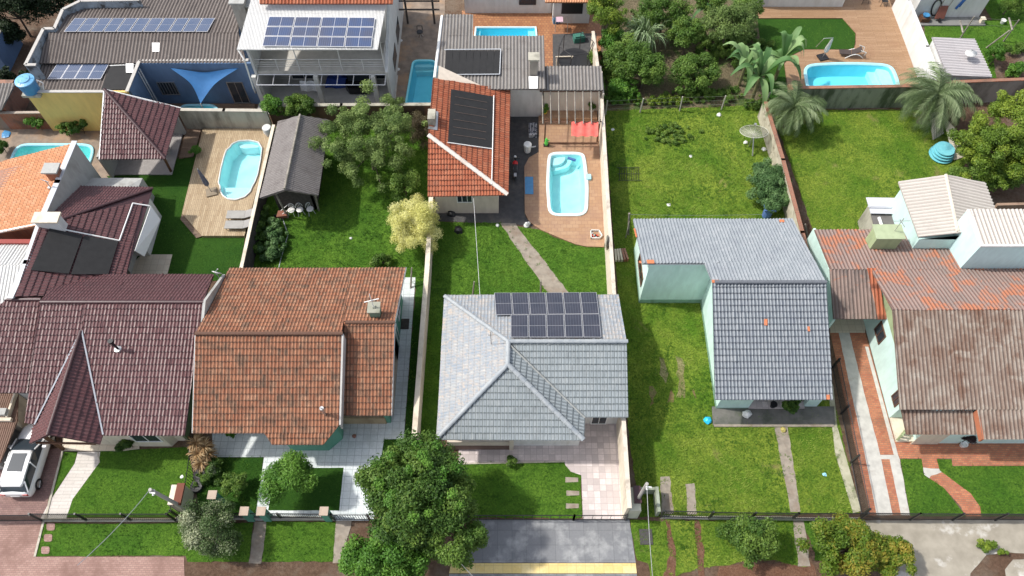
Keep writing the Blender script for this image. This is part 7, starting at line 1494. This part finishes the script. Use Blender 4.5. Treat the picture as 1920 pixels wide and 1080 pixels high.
for (a, b, r, mt, nm, lb, cat) in ((1326, 789, .22, Mglossy('sky_blue_bag', (.02, .45, .7), .4), 'plastic_bag', 'bright blue bag on the grass beside the porch slab', 'bag'), (1400, 777, .25, PLW, 'plastic_bag', 'crumpled white bag on the damp porch slab', 'bag'), (1546, 890, .11, Mglossy('pale_blue', (.3, .6, .8), .5), 'paper_scrap', 'pale blue scrap on the lawn left of the brick driveway', 'litter'),
    (1254, 384, .13, PLW, 'paper_scrap', 'white scrap on the grass behind the slate roof', 'litter'), (1295, 293, .12, PLW, 'paper_scrap', 'white scrap in the middle of the open grassy lot', 'litter'), (1348, 216, .16, PLW, 'stone', 'pale stone at the foot of the wire fence', 'stone'), (1398, 268, .15, PLW, 'stone', 'white stone just below the large mesh dish', 'stone'), (1432, 281, .17, PLW, 'stone', 'white stone pair against the leaning wall', 'stone'), (1149, 243, .12, PLW, 'paper_scrap', 'white scrap beside the pergola wall in the shaded grass', 'litter'),
    (860, 433, .28, BLACK, 'rubbish_bag', 'black bag on the grass below the red clay house', 'bag'), (846, 402, .26, BLACK, 'rubbish_bag', 'black bag against the beige wall under the window', 'bag'), (1468, 806, .16, W('straw_ball', (.4, .34, .1)), 'toy_ball', 'yellow ball at the head of the garden path', 'ball'), (341, 894, .1, PLW, 'paper_scrap', 'white scrap on the lawn near the straw coloured bush', 'litter'), (658, 447, .09, PLW, 'tap_post', 'small white tap post in the orange house back lawn', 'tap'), (664, 818, .12, W('terracotta', (.3, .14, .1)), 'tap_post', 'small red brown post on the white tiles', 'tap'), (933, 423, .12, PLW, 'tap_post', 'white marker at the head of the diagonal path', 'tap'), (12, 252, .35, PLB, 'kickboard', 'light blue board on the paving above the green tinted pool', 'board')):
    q = P(a, b, .1 if b in (777,) else 0.02); m = MB(); g = random.Random(a); k = 7; fl2 = nm in ('paper_scrap', 'kickboard')
    prof = [(r, 0), (r * 1.05, r * (.12 if fl2 else .5)), (r * .7, r * (.2 if fl2 else 1.0)), (.001, r * (.22 if fl2 else 1.3))]; m.lathe(q, prof, 9)
    m.v = [(v[0] + g.uniform(-.2, .2) * r, v[1] + g.uniform(-.2, .2) * r, v[2]) for v in m.v]; tag(build(nm, m, mt, origin=q), lb, cat)
t = bld('water_barrel', 'blue plastic barrel table behind the slate grey roof', 'barrel', (1437, 408)); q = P(1437, 410, 0); m = MB(); m.prism([(q.x - .4, q.y - .1), (q.x + .4, q.y - .1), (q.x + .35, q.y + .5), (q.x - .35, q.y + .5)], .9, 1.05); build('lid', m, M('dull_blue_plastic', (.1, .18, .42), None, 3, .5), t); m = MB(); m.lathe(q + Vector((0, .2, 0)), [(.3, 0), (.32, .5), (.3, .9)], 12); build('drum', m, M('dull_blue_plastic', (.1, .18, .42)), t)
t = bld('rubble_pile', 'pile of cream sheet scraps between long cream wall and mint wing', 'rubble', (1160, 482)); q = P(1162, 482)
for i in range(5): m = MB(); m.obox((q.x - .3 + .17 * i, q.y), .13, .9, .1, .32 + .03 * i, .05 * i); build('scrap', m, CREAM if i < 3 else BRICK, t)
t = bld('line_post', 'grey timber post with brace at the rear corner of the slate roof', 'post', (1180, 455)); m = MB(); q = P(1178, 440); m.tube(q, P(1180, 400, 2.3), .07); m.tube(P(1173, 446), P(1180, 415, 1.6), .03); build('shaft', m, WOODG, t)
for i, (a, b, c_, d, lb) in enumerate(((770, 540, 772, 502, 'gnarled grey branch post at the end of the white tiled alley'), (886, 556, 889, 528, 'short stake behind the pale grey house left of the solar array'), (1014, 556, 1014, 527, 'short stake beside the diagonal path end'), (1515, 452, 1510, 420, 'forked dry stick at the corner of the slate roof'))):
    m = MB(); q = P(a, b); m.tube(q, P(c_, d, 1.5), .07, .05); o = build('timber_stake', m, WOODG, origin=q); tag(o, lb, 'stake')
# tools on the white outbuilding
def onwall(x, z): return Vector((x, wy - .06, z))
x_ = X_(1768, 20, 1); t = thing('wheelbarrow', 'brown wheelbarrow standing upright against the white outbuilding', 'wheelbarrow', (x_, wy - .3, .12)); m = MB(); m.slab([Vector((x_ - .4, wy - .5, .35)), Vector((x_ + .35, wy - .5, .35)), Vector((x_ + .4, wy - .1, 1.3)), Vector((x_ - .3, wy - .1, 1.3))], .12); build('tray', m, W('rust_brown', (.2, .07, .05)), t); m = MB(); m.tube((x_ - .3, wy - .15, .5), (x_ - .25, wy - .08, 2.1), .03); m.tube((x_ + .3, wy - .15, .5), (x_ + .5, wy - .08, 2.1), .03); build('handle', m, WOODG, t); m = MB(); m.tube((x_ - .08, wy - .6, .3), (x_ + .02, wy - .6, .3), .17, n=12); build('wheel', m, BLACK, t)
x_ = X_(1756, 20, 1); m = MB(); m.path([onwall(x_ + .35 * math.cos(a) - .3 * math.sin(a) * .5, 1.1 + .8 * math.sin(a)) for a in [i * math.pi / 10 for i in range(21)]], .06); o = build('hose_coil', m, BLACK, origin=onwall(x_, 1.1)); tag(o, 'long dark hose coil hanging on the white outbuilding', 'hose')
x_ = X_(1802, 12, 1.6); m = MB(); m.path([onwall(x_, 1.0), onwall(x_ + .12, 1.5), onwall(x_ + .35, 2.3)], .09); m.path([onwall(x_ + .2, 1.2), onwall(x_ + .3, 1.7), onwall(x_ + .5, 2.4)], .05); o = build('blue_hose', m, M('blue_hose_mat', (.03, .12, .38), None, 4, .5), origin=onwall(x_, 1.5)); tag(o, 'blue hose bundle hanging right of the wheelbarrow', 'hose')
x_ = X_(1732, 22, .5); m = MB(); m.lathe((x_, wy - .4, .5), [(.2, 0), (.28, .2), (.24, .2), (.001, .12)], 12); o = build('blue_basin', m, PLB, origin=(x_, wy - .4, .5)); tag(o, 'blue basin on a stand by the white outbuilding', 'basin'); m = MB(); m.box(x_ - .35, x_ + .35, wy - .7, wy - .1, .12, .48); o = build('wooden_bench', m, WOOD, origin=(x_, wy - .4, 0)); tag(o, 'brown stand under the blue basin', 'stand')
m = MB(); q = P(1838, 44); m.obox((q.x, q.y), .28, .35, 0, .5); m.obox((q.x, q.y), .34, .4, .5, .56); o = build('marker_block', m, CREAM, origin=q); tag(o, 'pale block on the grass at the outbuilding corner', 'block')
m = MB(); q = P(765, 608); m.obox((q.x - .2, q.y), .55, .75, .035, .07); m.obox((q.x - .2, q.y), .4, .6, .07, .085); o = build('door_mat', m, WOODK, origin=q); tag(o, 'dark mat on the white tiled alley by the green side door', 'mat')
t = bld('fan_gate', 'small open olive slatted gate at the rusty house porch', 'gate', (1687, 818)); a = P(1680, 826); b = P(1697, 806); m = MB()
for i in range(5): p = a.lerp(b, i / 4); m.obox((p.x, p.y), .1, .1, .05, .95, .9)
build('slat', m, OLIVE, t); m = MB(); m.tube(a + Vector((0, 0, .9)), b + Vector((0, 0, .9)), .04); m.tube(a + Vector((0, 0, .2)), b + Vector((0, 0, .2)), .04); build('rail', m, OLIVE, t)
